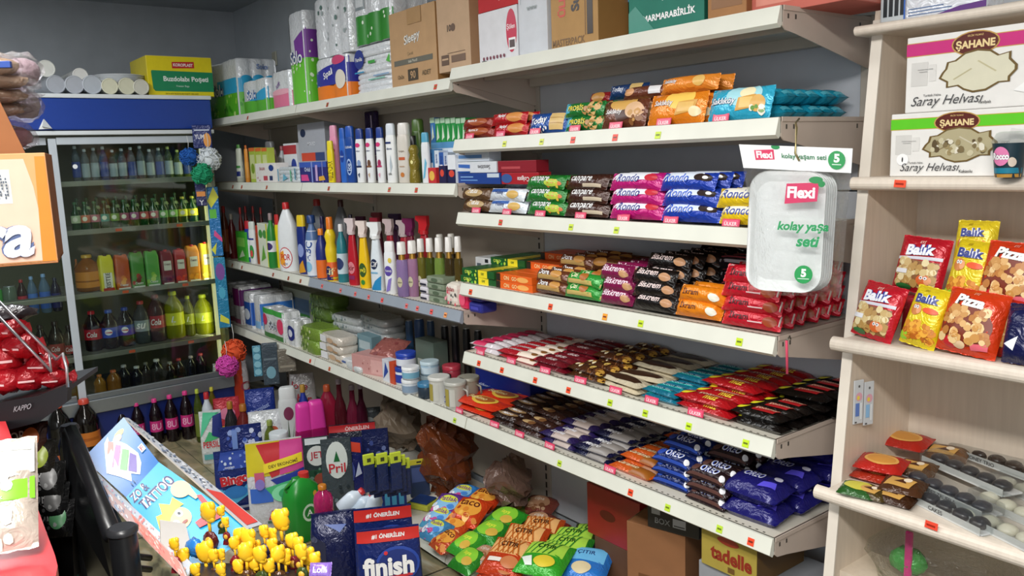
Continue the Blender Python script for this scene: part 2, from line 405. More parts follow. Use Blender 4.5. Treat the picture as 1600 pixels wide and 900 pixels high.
# ================================================================== SETTING
YB = .375; XL = -4.25; ZC = 2.38
def slab(name, x0, x1, y0, y1, z0, z1, m, b=0):
    mb = MB(); mb.box(x0, x1, y0, y1, z0, z1, m, b); return struct(mb.build(name))
slab('wall_back', XL, 2.6, YB, YB + .1, 0, ZC, M('bcc3ca', 'paint'))
slab('wall_left', XL - .1, XL, -3.5, YB + .1, 0, ZC, M('b2b8bf', 'paint'))
slab('wall_right', 2.6, 2.7, -3.5, YB + .1, 0, ZC, M('9a9a98', 'paint'))
slab('wall_front', XL, 2.6, -3.6, -3.5, 0, ZC, M('8a8c8e', 'paint'))
slab('ceiling', XL - .1, 2.7, -3.6, YB + .1, ZC, ZC + .1, M('a4aaaf', 'paint'))
fl = slab('floor', XL - .1, 2.7, -3.6, YB + .1, -.1, -.004, M('3a382f', 'matte'))
# floor planks of marbled stone-look laminate, laid along y; each its own piece with a recessed joint
def stonemat():
    m = bpy.data.materials.new('marbled_floor'); m.use_nodes = True; nt = m.node_tree; N = nt.nodes; b = N['Principled BSDF']
    g = N.new('ShaderNodeNewGeometry'); mp = N.new('ShaderNodeMapping'); mp.inputs['Scale'].default_value = (1.4, 4.5, 1)
    nt.links.new(g.outputs['Position'], mp.inputs[0])
    n = N.new('ShaderNodeTexNoise'); n.inputs['Scale'].default_value = 2.2; n.inputs['Detail'].default_value = 8; n.inputs['Distortion'].default_value = 1.6
    nt.links.new(mp.outputs[0], n.inputs['Vector'])
    r = N.new('ShaderNodeValToRGB'); r.color_ramp.elements[0].position = .33; r.color_ramp.elements[0].color = lin('54503f')
    r.color_ramp.elements[1].position = .62; r.color_ramp.elements[1].color = lin('b3ae98')
    for p, c in ((.45, '857f62'), (.52, '9a8a6a')):
        e = r.color_ramp.elements.new(p); e.color = lin(c)
    nt.links.new(n.outputs[0], r.inputs[0]); nt.links.new(r.outputs[0], b.inputs['Base Color']); b.inputs['Roughness'].default_value = .35
    return m
SM = stonemat(); pm = MB(); pm.box(0, .99, 0, .197, -.004, 0, SM, .0015); pme = pm.mesh('floor_tile')
for i in range(4):
    for j in range(13):
        o = bpy.data.objects.new('floor_tile', pme); COL.objects.link(o); o.parent = fl
        o.location = (-4.25 + i + (.5 if j % 2 else 0), -2.25 + j * .2, 0)
# window in the front wall (lets the daylight in) behind the camera
wf = MB()
for a in ((.5, 2.0, -3.5, -3.47, .55, .6), (.5, 2.0, -3.5, -3.47, 2.1, 2.15), (.5, .55, -3.5, -3.47, .6, 2.1), (1.95, 2.0, -3.5, -3.47, .6, 2.1)): wf.box(*a, M('c9ccce', 'paint'))
wn = struct(wf.build('window_1')); g = MB(); g.box(.55, 1.95, -3.49, -3.485, .6, 2.1, M('c8d4dc', 'print')); child('pane', g, wn)
# ================================================================== SHELVING BAYS
ZR = dict(S1=1.711, S2=1.481, S3=1.240, S4=1.000, S5=.760, S6=.521, S7=.055)
ZL = dict(L1=1.683, L2=1.336, L3=.900, S6=.521, S7=.055)
CREAM = 'e3e4d8'; PINKB = 'cdbdb0'
YF = {'S7': -.11}
STK = [(897,216,'e8442c'),(963,214,'e8442c'),(790,223,'d6e04a'),(848,220,'d6e04a'),(1030,208,'c8e030'),(784,349,'d8402c'),(894,356,'c8dc30'),(965,364,'c8dc30'),
 (737,456,'e8542c'),(862,484,'e8542c'),(947,497,'f0a030'),(1003,504,'c8e030'),(1157,537,'c8e030'),(750,569,'f0522c'),(786,580,'f0522c'),(838,595,'f0522c'),(890,611,'f0522c'),
 (955,628,'c0dc30'),(1010,643,'c0dc30'),(1078,665,'c8e830'),(1167,692,'c8e830'),(712,655,'c0dc50'),(876,721,'c0dc40'),(987,767,'f0502c'),(1045,793,'c0e040'),(1126,828,'c0e040'),(1175,846,'f05030'),
 (365,291,'c04038'),(379,291,'c04038'),(418,291,'c04038'),(515,292,'c04038'),(610,297,'d06050'),(652,294,'d04838'),
 (505,451,'e87070'),(534,459,'e87070'),(557,464,'e87070'),(578,470,'e87070'),(599,474,'ee5a5a'),(637,481,'e87070'),(654,486,'e87070'),(676,492,'ee5a5a'),(698,497,'f0a060'),
 (347,407,'b04038'),(364,411,'b04038'),(379,415,'b04038'),(428,428,'b04038'),(452,434,'b04038'),(471,440,'b04038'),(486,562,'e04a30'),(516,573,'d05038'),
 (388,180,'c84038'),(513,162,'b03a34'),(682,132,'d84838')]
STKD = {}
for px, py, c in STK:
    p = on(px, py, 1, -.009); i = min(2, max(0, int(-p.x / 1.25)))
    zz = ZR if i == 0 else ZL; k = min(zz, key=lambda q: abs(zz[q] - .018 - p.z)); STKD.setdefault((i, k), []).append((p.x, c))
perf = None
def rail_mesh(x0, x1, col):
    mb = MB(); mb.prism([(-.000, .003), (-.006, .003), (-.017, -.034), (-.006, -.042), (0, -.036)], x0, x1, M(col, 'paint'), 'x')
    mb.box(x0, x1, .0, .003, -.03, .004, M('5c5a50', 'dark')); return mb
def bracket_mb(drop0=.046, drop1=.115, L=.35):
    mb = MB(); mb.prism([(.002, .004), (.002, -drop0 + .008), (.012, -drop0), (.05, -drop0 - .006), (L, -drop1), (L, .004)], -.0015, .0015, M(PINKB, 'paint'), 'x')
    mb.prism([(.002, .004), (L, .004), (L, -.006), (.002, -.006)], -.004, .004, M(PINKB, 'paint'), 'x')
    for y in (.018, .045, .3): mb.box(-.0022, .0022, y, y + .005, -.022, -.012, M('4a4640', 'dark'))
    return mb
for i, nm in enumerate(('right', 'middle', 'far left')):
    x1 = -1.25 * i; x0 = x1 - 1.25
    t = empty('shelving_bay', (x1, 0, 0), 0, f'cream metal wall shelving bay, {nm} one of three, stocked with goods', 'shelving', 'joined shelving bays along the wall')
    zz = ZR if i == 0 else ZL; pc = 'c6cad2' if i == 0 else 'b8ae9f'
    for k in range(5 if i == 0 else 4):
        mb = MB(); mb.box(-1.235, -.015, YB - .022, YB - .008, .08 + k*.41, .08 + (k+1)*.41 - .004, M(pc, 'paint'), .002); child('back_panel', mb, t)
    mb = MB(); X_ = -1.25
    mb.box(X_-.022, X_+.022, YB-.03, YB-.002, 0, 2.1 if i == 0 else 1.74, M('b9b0a4', 'paint'), .002)
    for q in range(58 if i == 0 else 47): mb.box(X_-.004, X_+.004, YB-.0312, YB-.0298, .1 + q*.034, .122 + q*.034, M('2b2722', 'dark'))
    child('upright', mb, t)
    if i == 0:
        mb = MB(); mb.box(-.022, .022, YB-.03, YB-.002, 0, 2.1, M('b9b0a4', 'paint'), .002); child('upright', mb, t)
    for key, z in zz.items():
        yf = YF.get(key, 0); mb = MB()
        mb.box(-1.246, -.004, yf + .003, YB - .03, z - .022, z, M('d9d4c6', 'paint'), .001)
        mb.box(-1.24, -.01, yf + .12, yf + .15, z - .034, z - .022, M('c4bcae', 'paint')); mb.box(-1.24, -.01, YB - .06, YB - .03, z - .05, z - .02, M('c4bcae', 'paint'))
        for q in range(60): mb.box(-1.225 + q*.02, -1.219 + q*.02, yf + .014, yf + .018, z - .0005, z + .0005, M('4a483f', 'dark'))
        mb.v = [(a, b, c - z) for a, b, c in mb.v]
        s = child('shelf', mb, t); s.location = (0, 0, z)
        r = child('price_rail', rail_mesh(-1.247, -.003, '97a0ac' if (key == 'L3' and i == 1) else CREAM), s); r.location = (0, yf, 0)
        if key == 'S7': continue
        for bx in (-1.2465, -.0035):
            b = child('bracket', bracket_mb(), s); b.location = (bx, yf, 0)
        for px_, c in STKD.get((i, key), []):
            mb = MB(); mb.prism([(-.0113, -.012), (-.0165, -.029), (-.0169, -.029), (-.0117, -.012)], -.009, .009, M(c, 'print'), 'x')
            mb.prism([(-.0136, -.018), (-.0148, -.022), (-.0152, -.022), (-.014, -.018)], -.006, .006, M('7a3020' if c[0] in 'ef' else '6a7a20', 'print'), 'x')
            q = child('price_sticker', mb, s); q.location = (px_ - x1, 0, 0)
# ================================================================== WOODEN SHELF UNIT (right)
WD = 'dccdbc'
def woodmat(h):
    k = (h, 'wood')
    if k in MC: return MC[k]
    m = bpy.data.materials.new('laminate_wood'); m.use_nodes = True; nt = m.node_tree; N = nt.nodes; b = N['Principled BSDF']; b.inputs['Roughness'].default_value = .45
    tc = N.new('ShaderNodeTexCoord'); mp = N.new('ShaderNodeMapping'); mp.inputs['Scale'].default_value = (30, 30, 2.2); nt.links.new(tc.outputs['Object'], mp.inputs[0])
    n = N.new('ShaderNodeTexNoise'); n.inputs['Scale'].default_value = 3; n.inputs['Detail'].default_value = 5; nt.links.new(mp.outputs[0], n.inputs['Vector'])
    c = lin(h); r = N.new('ShaderNodeMix'); r.data_type = 'RGBA'; r.inputs[6].default_value = (c[0]*.86, c[1]*.84, c[2]*.82, 1); r.inputs[7].default_value = (c[0]*1.08, c[1]*1.08, c[2]*1.06, 1)
    nt.links.new(n.outputs[0], r.inputs[0]); nt.links.new(r.outputs[2], b.inputs['Base Color']); MC[k] = m; return m
WM = woodmat(WD); WE = M('e6ddd0', 'paint')
UX = .1; UT = .022
t = empty('wooden_shelf_unit', (UX, .2, 0), 0, 'pale wood laminate shelf unit at the right end of the metal shelving', 'shelf unit')
mb = MB(); mb.prism([(.185 - .2, 1.70), (.142 - .2, 1.32), (.085 - .2, .85), (.03 - .2, .3), (.0 - .2, 0), (YB - .21, 0), (YB - .21, 1.70)], 0, UT, WM, 'x')
mb.prism([(.178 - .2, 1.68), (.137 - .2, 1.32), (.080 - .2, .85), (.025 - .2, .3), (-.004 - .2, 0), (.0 - .2, 0), (.0295 - .2, .3), (.0845 - .2, .85), (.1415 - .2, 1.32), (.1825 - .2, 1.68)], -.001, UT + .001, WE, 'x')
child('side_panel', mb, t)
mb = MB(); mb.box(UT, 1.1, YB - .218, YB - .208, 0, 1.70, woodmat('d2c4b4')); child('back_panel', mb, t)
mb = MB(); mb.box(1.1, 1.12, -.05, YB - .21, 0, 1.70, WM); child('side_panel', mb, t)
US = {}
for nm_, (pa, pb, yf, th) in dict(U1=((1360, 37), None, .135, .02), U2=((1342, 277), None, .112, .028), U3=((1316, 530), None, .05, .032), U4=((1300, 769), None, .0, .032)).items():
    z = on(*pa, 1, yf).z; xl = on(*pa, 1, yf).x; US[nm_] = (z, yf)
    mb = MB(); n = 8; R_ = th / 2
    prof = [(yf - .2 + R_ - R_*math.sin(PI*k/n), z - R_ + R_*math.cos(PI*k/n)) for k in range(n + 1)] + [(YB - .22, z - th), (YB - .22, z)]
    mb.prism(prof, (UT if nm_ != 'U1' else -.02), 1.1, woodmat('e0d5c8'), 'x')
    if nm_ != 'U1': mb.prism([p for p in prof[:n + 1]], -.006, UT, woodmat('e0d5c8'), 'x')
    child('shelf', mb, t)
def usticker(px, py, yf, c):
    p = on(px, py, 1, yf - .0015); mb = MB(); mb.prism([(-.013, -.007), (.012, -.008), (.013, .007), (-.011, .008)], -.0004, .0004, M(c, 'print'), 'y')
    mb.prism([(-.009, -.002), (.008, -.003), (.008, .001), (-.009, .002)], -.0007, .0006, M('a02818', 'print'), 'y')
    q = child('price_sticker', mb, t); q.location = p - t.location
usticker(1406, 287, .112, 'f2583c'); usticker(1455, 821, -.001, 'f0503a')
# ================================================================== DRINKS COOLER
FX = -3.45
t = empty('drinks_cooler', (FX, -.85, 0), 0, 'tall glass door drinks cooler with a plain blue header, full of bottles', 'cooler')
def cb(name, par, x0, x1, y0, y1, z0, z1, m, b=0):
    mb = MB(); mb.box(x0, x1, y0 + .85, y1 + .85, z0, z1, m, b); return child(name, mb, par)
OL = M('77774f', 'paint')
cb('cabinet_back', t, -.74, -.70, -1.75, -.09, .05, 1.6, M('5f6248', 'paint')); cb('cabinet_side', t, -.74, 0, -.11, -.09, .05, 1.6, OL); cb('cabinet_side', t, -.74, 0, -1.75, -1.72, .05, 1.6, OL)
cb('cabinet_floor', t, -.74, -.0, -1.72, -.11, .2, .25, M('6a6c68', 'metal')); cb('cabinet_roof', t, -.74, -.02, -1.75, -.09, 1.58, 1.62, M('6a6c60', 'paint'))
mb = MB(); mb.box(-.7, .03, -.9, .765, 1.625, 1.775, M('1c3f95', 'plastic'), .006); h_ = child('header', mb, t)
for z in (1.775, 1.6):
    mb = MB(); mb.box(-.7, .036, -.9, .768, z, z + .02, M('dfe4e6', 'paint'), .003); child('header_trim', mb, h_)
mb = MB(); mb.prism([(-.10, 1.628), (-.045, 1.63), (-.075, 1.675)], .03, .036, M('e8eaea', 'plastic'), 'x'); mb.prism([(-.085, 1.64), (-.045, 1.63), (-.075, 1.675)], .036, .05, M('c2c6c8', 'plastic'), 'x')
mb.v = [(a, b + .05, c) for a, b, c in mb.v]; child('plastic_hook', mb, h_)
cb('plinth', t, -.7, .01, -1.75, -.09, .03, .215, M('1b2a6b', 'plastic'), .004); cb('bottom_frame', t, -.05, .025, -1.75, -.09, .215, .285, M('a6adb2', 'metal'), .004)
for y in (-.12, -1.6): cb('foot', t, -.05, -.01, y, y + .03, 0, .03, M('222222', 'dark'))
FR = M('c3cbd2', 'paint')
def door(y0, y1, xo, mull):
    d = child('sliding_door', (lambda q: (q.box(xo, xo + .018, y0 + .85, y0 + .885, .285, 1.585, FR, .003), q)[1])(MB()), t)
    mb = MB(); mb.box(xo, xo + .018, y0 + .886, y1 + .85, 1.555, 1.59, FR, .003); child('door_rail', mb, d)
    mb = MB(); mb.box(xo, xo + .018, y0 + .886, y1 + .85, .286, .315, M('9aa2a8', 'metal'), .003); child('door_rail', mb, d)
    mb = MB(); mb.box(xo + .006, xo + .009, y0 + .885, y1 + .85, .315, 1.555, M('eef4f2', 'glass')); child('glass_pane', mb, d)
door(-.865, -.095, .0, 1); door(-1.70, -.87, -.022, 0)
mb = MB(); mb.lathe([(0, .011), (.002, .011)], M('e8ecec', 'print'), 14, (.010, -.76 + .85, 1.45), ax='x'); child('round_sticker', mb, t)
FZ = {1: 1.375, 2: on(120, 364, 0, FX - .04).z, 3: on(131, 465, 0, FX - .04).z, 4: on(150, 568, 0, FX - .04).z}
FZ = {1: 1.375, 2: 1.135, 3: .815, 4: .50, 5: .252}
for k, z in FZ.items():
    if k == 5: continue
    mb = MB()
    for q in range(16): mb.box(-.5 + q*.03, -.496 + q*.03, -.87, .73, z - .006, z - .001, M('8b8d84', 'metal'))
    mb.box(-.05, -.04, -.87, .73, z - .022, z + .004, M('a9ab9c', 'metal'), .002); child('wire_shelf', mb, t)
    for (a, b) in ((.25, .29), (.55, .59)):
        if k > 1:
            mb = MB(); mb.box(-.0395, -.038, a, b - .01, z - .017, z - .003, M('e0603a', 'print')); child('price_sticker', mb, t)
for y in (-.115,):
    mb = MB(); mb.box(-.08, -.05, y + .83, y + .845, .3, 1.56, M('e8e08a', 'lamp')); child('interior_light', mb, t)
l = area('cooler_interior_light', (FX - .07, -.15, .95), (0, math.radians(0), 0), .05, 1.1, 1.0, (1.0, .93, .45)); l.rotation_euler = Vector((-.4, -1, 0)).to_track_quat('-Z', 'Y').to_euler()
l = area('cooler_top_light', (FX - .06, -.5, 1.56), (0, 0, 0), .03, .7, .3, (.8, .95, 1.0))
# ================================================================== GOODS ON THE SHELVES
def one(mb, name, label, cat, loc, rz=0, group=None, rx=0, kidname=None):
    o = mb.build(name); o.location = loc; o.rotation_euler = (rx, 0, rz); return tag(o, label, cat, group)
def xs(p0, p1, y, z): a, b = xat(p0, y, z), xat(p1, y, z); return (a + b) / 2, b - a
LV = ['bottom layer', 'second layer', 'third layer', 'fourth layer', 'fifth layer', 'sixth layer']
def rowname(r, n): return 'front row' if r == 0 else ('back row' if r == n - 1 else NTH[r] + ' row')
def pile(mesh, name, label, cat, group, x, y0, z, layers, dy, dz, rx=0, jx=.006, step=0, shift=0, h=0, rzj=.05):
    """layers = number of layers in each row, front row first; every pack its own object"""
    n = len(layers)
    for r, nl in enumerate(layers):
        for k in range(nl):
            o = bpy.data.objects.new(name, mesh); COL.objects.link(o)
            o.location = (x + random.uniform(-jx, jx) + shift * r, y0 + r * dy + (step * k), z + (h / 2 * math.sin(rx) if rx > .5 else 0) + k * dz)
            o.rotation_euler = (rx, 0, random.uniform(-rzj, rzj))
            tag(o, f'{label}, {LV[k]}, {rowname(r, n)}', cat, group)
W_ = 'f4f4f4'
# ---- pink shelf tags
tgm = MB(); tgm.box(-.024, .024, -.0008, .0008, 0, .021, M('d83a5e', 'print'), .0006)
tgm.decals(lambda u, v, e=0: ((u-.5)*.048, -.0008-e, v*.021), .048, .021, [('r', .06, .12, .94, .88, 'e85a7a'), ('t', 'ÜLKER', .5, .5, .5, 'fbe8ea', dict(mw=.8))], curved=False, eps=.0004)
tgme = tgm.mesh('shelf_tag')
for sh, zz, nm in (([732, 780, 834, 896, 960, 1035, 1124], 1.481, 'second shelf'), ([742, 790, 842, 905, 972, 1046, 1140], 1.24, 'third shelf'),
                   ([749, 797, 850, 905, 960, 1016, 1085], .76, 'fifth shelf'), ([716, 771, 810, 857, 951], .521, 'sixth shelf')):
    for i, px in enumerate(sh):
        o = bpy.data.objects.new('shelf_tag', tgme); COL.objects.link(o); o.location = (xat(px, .004, zz + .01), .006, zz); o.rotation_euler = (math.radians(-14), 0, random.uniform(-.06, .06))
        tag(o, f'small pink shelf tag on the {nm} of the right bay, {NTH[i]} from the left', 'tag', 'pink tags on the rails')
# ---- generic pack decals
BIS = lambda u, v: [('e', u, v, .13, .3, 'd9a050'), ('e', u + .07, v - .1, .1, .25, 'e8b868'), ('e', u + .07, v - .1, .06, .14, 'c98c3e')]
def P_(w, h, t, col, dec, **k): return pillow(w, h, t, col, dec, **k).mesh('biscuit_pack')
R75 = math.radians(72)
# second shelf (z 1.481)
z = 1.481
def S2(p0, p1, h, t, col, dec, lab, layers, cat='biscuits', tilt=R75, dy=None, zz=None, y0=.05, grp=None, shift=0, dz=None, **k):
    x, wd = xs(p0, p1, .03, zz or z)
    me = P_(wd * .98, h, t, col, dec, **k)
    pile(me, 'biscuit_pack', lab, cat, grp or lab + 's', x, y0, (zz or z), layers, dy or t * 1.08, dz or h * math.sin(tilt) * .93, rx=tilt, h=h, shift=shift)
S2(724, 768, .034, .035, '8a2a1c', [('e', .62, .5, .3, .36, 'a8542a'), ('t', 'Hanımeller', .45, .62, .26, W_, dict(mw=.6))], 'brown and red cookie pack', [2, 2, 1], y0=.055)
S2(768, 822, .038, .035, 'b8141e', [('e', .75, .5, .22, .4, 'd9904a'), ('t', 'Haylayf', .4, .6, .34, W_, dict(mw=.55, sh=.2))], 'bright red finger biscuit pack', [2, 2, 1], y0=.055)
S2(828, 884, .062, .03, '1d4f9c', [('r', .62, .1, .94, .9, 'd9b878'), ('r', .64, .38, .92, .42, 'b89050'), ('r', .64, .64, .92, .68, 'b89050'), ('t', 'Today', .33, .52, .42, W_, dict(mw=.5, sh=.2, rot=8)), ('dots', .05, .05, .6, .25, 8, .004, W_)], 'blue wafer pack with white lettering', [1, 1, 1], y0=.05)
S2(884, 945, .042, .032, '1f7a34', [('r', 0, 0, .22, 1, '58b8d8'), ('dots', .6, .2, .95, .8, 10, .011, ['d9b070', 'b8874a']), ('t', 'PROBİS', .38, .55, .44, 'f2e23a', dict(mw=.5, out='1b3d1b'))], 'green sandwich biscuit pack', [2, 2, 2], y0=.05)
S2(880, 915, .036, .03, '8f1a20', [('e', .5, .5, .3, .4, 'b9843e')], 'dark red pack lying behind the green ones', [1], y0=.15, zz=z + .075)
S2(918, 975, .04, .032, '1c3a6a', [('r', .62, .1, .9, .9, 'cfb070'), ('t', 'Today', .3, .5, .4, 'd8dce8', dict(mw=.45))], 'navy wafer pack on top of the heap', [1], y0=.13, zz=z + .082)
S2(925, 995, .04, .03, '263d5c', [('r', .1, .1, .36, .9, 'bfa468'), ('t', 'Bisküvi', .65, .5, .35, 'd0d4dc', dict(mw=.4))], 'dark blue wafer pack near the top', [1], y0=.16, zz=z + .042)
S2(945, 1012, .075, .034, '6b3a26', [('e', .5, .85, .3, .3, 'd8a858'), ('p', [(.45, .12), (.78, .3), (.66, .62), (.36, .42)], '4a2412'), ('e', .78, .55, .18, .3, 'e0b890'), ('dots', .5, .1, .95, .5, 6, .008, ['c89858', '8a5a30']), ('t', 'Saklıköy', .34, .5, .22, W_, dict(mw=.5, sh=.2))], 'brown chocolate biscuit pack', [1, 1, 1], y0=.05)
S2(955, 1030, .035, .04, '6f3b2a', [('e', .2, .5, .12, .3, 'd8a070'), ('r', .62, .2, .85, .8, 'e8e8ea')], 'brown pack with white sticker laid on top', [1], y0=.1, zz=z + .07)
S2(1017, 1106, .078, .036, 'f08a1e', [('e', .6, .75, .25, .35, 'ffd060'), ('p', [(.55, .2), (.88, .3), (.9, .68), (.6, .62)], 'd9a24a'), ('r', .6, .3, .86, .6, 'e8bc68'), ('e', .88, .3, .08, .16, 'f0e0b0'), ('t', 'Saklıköy', .33, .6, .22, W_, dict(mw=.5, sh=.2, out='8a4a14'))], 'orange milk biscuit pack', [1, 1, 1], y0=.05)
S2(1020, 1112, .04, .04, 'ee9030', [('e', .75, .5, .1, .35, 'e8bc68'), ('t', 'Saklıköy', .25, .55, .3, W_, dict(mw=.35, sh=.2, out='8a4a14'))], 'orange biscuit pack laid across the top', [1, 1], y0=.085, zz=z + .076)
S2(1113, 1211, .075, .034, '35b4d8', [('e', .6, .7, .28, .36, 'a8e0ea'), ('e', .66, .76, .12, .18, 'f8ecc0'), ('p', [(.5, .2), (.78, .26), (.8, .68), (.53, .6)], 'd9a24a'), ('r', .56, .28, .76, .6, 'ecc878'), ('e', .84, .4, .1, .26, 'e0b060'), ('dots', .7, .08, .95, .3, 6, .007, ['f4f0e0', '6a9a48']), ('t', 'Saklıköy', .29, .5, .26, W_, dict(mw=.42, sh=.2, out='1a5a8a'))], 'turquoise milk biscuit pack facing out', [1], y0=.045, side='1898b8')
x, wd = xs(1113, 1211, .03, z)
me = P_(wd, .05, .036, '1e9ab8', [('r', .9, .1, .99, .9, '5cc0d4')], ends='u')
pile(me, 'biscuit_pack', 'turquoise biscuit pack lying flat behind', 'biscuits', 'turquoise packs lying flat', x, .085, z, [2, 2, 2, 2, 2], .05, .035, h=0, shift=.003)
# third shelf (z 1.24)
z = 1.24; T = math.radians(66)
def S3(*a, **k): k.setdefault('tilt', T); k.setdefault('y0', .05); k.setdefault('dz', .0375); return S2(*a, zz=1.24, **k)
cam_ = lambda s, c1, c2, th=.42, **o: [('p', [(.06, .2), (.78, .16), (.9, .75), (.2, .85)], c2), ('t', s, .45, .52, th, c1, dict(mw=.62, sh=.25, **o))]
S3(722, 766, .042, .034, '5c4028', [('e', .55, .45, .3, .3, 'b89a6a'), ('t', 'Tutku', .5, .6, .4, W_, dict(mw=.6))], 'brown cream biscuit pack', [2, 2, 2])
S3(766, 824, .042, .034, 'dfe6ee', [('r', .05, .55, .6, .8, '2a5aa8'), ('e', .75, .4, .15, .3, 'd8b060'), ('t', 'Halley', .38, .5, .4, '1d3a78', dict(mw=.5))], 'white and blue cookie pack', [2, 2, 3])
S3(824, 886, .044, .036, '1f7a2c', [('e', .75, .35, .18, .25, 'b8d048'), ('dots', .6, .1, .95, .5, 5, .008, ['d86a2a', 'e8c048']), ('t', 'canpare', .45, .54, .44, W_, dict(mw=.75, sh=.2))], 'green hazelnut biscuit pack', [3, 3, 2])
S3(886, 952, .044, .036, '44251c', [('r', .5, .1, .92, .3, 'cfc0a8'), ('t', 'canpare', .45, .54, .46, W_, dict(mw=.78, sh=.2))], 'dark brown cocoa biscuit pack', [3, 3, 3])
S3(955, 1034, .048, .04, 'c4187a', [('p', [(.05, .42), (.9, .46), (.8, .88), (.2, .9)], 'e8ecf4'), ('e', .83, .62, .1, .22, 'c8283a'), ('t', 'Rondo', .42, .56, .44, '1d2f86', dict(mw=.6, sh=.3, out='f4f4fa'))], 'magenta strawberry cream biscuit pack', [3, 3, 2])
S3(1034, 1122, .048, .04, '1b3fae', [('p', [(.05, .42), (.92, .46), (.82, .88), (.2, .9)], 'dce6f4'), ('e', .78, .62, .09, .2, '2a1a14'), ('e', .87, .6, .09, .2, '2a1a14'), ('e', .87, .6, .04, .09, 'f0f0f0'), ('t', 'Rondo', .38, .56, .44, '1d5ac8', dict(mw=.56, sh=.3, out='f4f4fa'))], 'royal blue cream biscuit pack', [3, 3, 3])
S3(1124, 1205, .048, .04, 'f0cc1c', [('p', [(.05, .42), (.9, .46), (.8, .88), (.2, .9)], 'f4f0e0'), ('t', 'Rondo', .42, .56, .44, '1d3a9a', dict(mw=.6, sh=.3))], 'yellow banana cream biscuit pack', [2, 2])
# fourth shelf (z 1.0)
z = 1.0
x, wd = xs(727, 779, .04, z)
cb_ = carton(wd, .06, .024, '1d5a28', [('r', .52, 0, .8, 1, 'f0dc2c'), ('dots', .05, .1, .5, .9, 6, .006, ['58b848', 'c8e048']), ('t', 'ÇOKO', .2, .5, .5, 'e8f060', dict(mw=.3)), ('t', 'çay', .66, .5, .4, '1d5a28', dict(mw=.2))], kind='print', seam=False, top=[('r', .52, 0, .8, 1, 'e0cc3a')]).mesh('wafer_box')
pile(cb_, 'wafer_box', 'small green and yellow wafer box', 'box', 'green wafer boxes', x, .055, z, [2, 2, 3, 3, 3], .064, .0245, jx=.003)
x, wd = xs(782, 838, .04, z)
cb_ = carton(wd, .06, .024, 'e8641c', [('e', .75, .5, .16, .35, 'f4b060'), ('r', 0, 0, .12, 1, '2a2418'), ('t', 'ON', .3, .5, .55, 'f8e0a0', dict(mw=.25)), ('t', 'GO', .52, .5, .5, 'f8e0a0', dict(mw=.2))], kind='print', seam=False).mesh('wafer_box')
pile(cb_, 'wafer_box', 'small orange wafer box', 'box', 'orange wafer boxes', x, .055, z, [2, 2, 3, 4, 4], .064, .0245, jx=.003)
def S4(*a, **k): k.setdefault('tilt', math.radians(62)); k.setdefault('y0', .055); k.setdefault('dz', .034); return S2(*a, zz=1.0, **k)
S4(838, 890, .04, .045, '6b3a22', [('r', 0, .1, 1, .4, 'b89458'), ('e', .7, .55, .15, .3, 'c89048'), ('t', 'Dore', .35, .6, .4, W_, dict(mw=.4))], 'brown and gold coated biscuit pack', [2, 2, 3, 3, 3, 3])
S4(885, 940, .042, .045, '2f9a38', [('r', 0, .1, 1, .36, 'c8b068'), ('e', .62, .6, .12, .3, 'b06a2c'), ('t', 'Çizi', .35, .62, .4, 'f0f0c0', dict(mw=.4, sh=.2))], 'green and gold cracker pack', [2, 2])
S4(890, 950, .042, .045, '5a3018', [('e', .3, .55, .2, .35, 'b07838'), ('r', .5, .2, 1, .5, '9a7840')], 'dark brown pack behind the green crackers', [3, 3, 3], y0=.15)
S4(942, 990, .046, .045, '86184e', [('t', 'Biskrem', .5, .55, .4, 'f4dce8', dict(mw=.8, sh=.3)), ('e', .85, .3, .1, .2, 'c8986a')], 'plum purple filled biscuit pack', [3, 3, 3, 3, 3])
S4(990, 1058, .046, .045, '15100f', [('t', 'Biskrem', .45, .6, .36, 'f0d8d4', dict(mw=.62, sh=.3)), ('e', .84, .42, .1, .24, 'c09068')], 'black chocolate biscuit pack', [3, 4, 4, 4, 4, 5], shift=.006)
S4(1060, 1130, .046, .05, 'ee8a1a', [('t', 'İkram', .36, .5, .42, '4a1c10', dict(mw=.45)), ('e', .85, .3, .09, .2, 'f0f0e0')], 'amber orange sandwich biscuit pack', [2, 2], dz=.036)
S4(1062, 1150, .04, .045, '28222a', [('r', .1, .3, .95, .5, 'b8bcc8'), ('r', .1, .65, .95, .75, '98404a')], 'dark striped pack behind the orange ones', [2, 4, 4, 3], y0=.16)
x, wd = xs(1133, 1222, .04, z)
me = pillow(wd, .046, .034, 'c8152c', [('e', .85, .35, .1, .25, 'a84a28'), ('t', 'İkram', .33, .5, .46, '3a0c12', dict(mw=.4)), ('t', 'Ülker', .14, .86, .14, 'f8e0e0'), ('r', .5, .2, .75, .26, 'f0c8c8')])
me.box(wd*.475, wd*.482, -.012, .012, .010, .022, M('e8e4e0', 'print')); me = me.mesh('biscuit_pack')
pile(me, 'biscuit_pack', 'crimson sandwich biscuit pack beside the right bracket', 'biscuits', 'crimson biscuit packs on the fourth shelf', x, .05, z, [4, 4, 4, 4, 4, 4], .05, .034, rx=math.radians(62), h=.046, jx=.004)
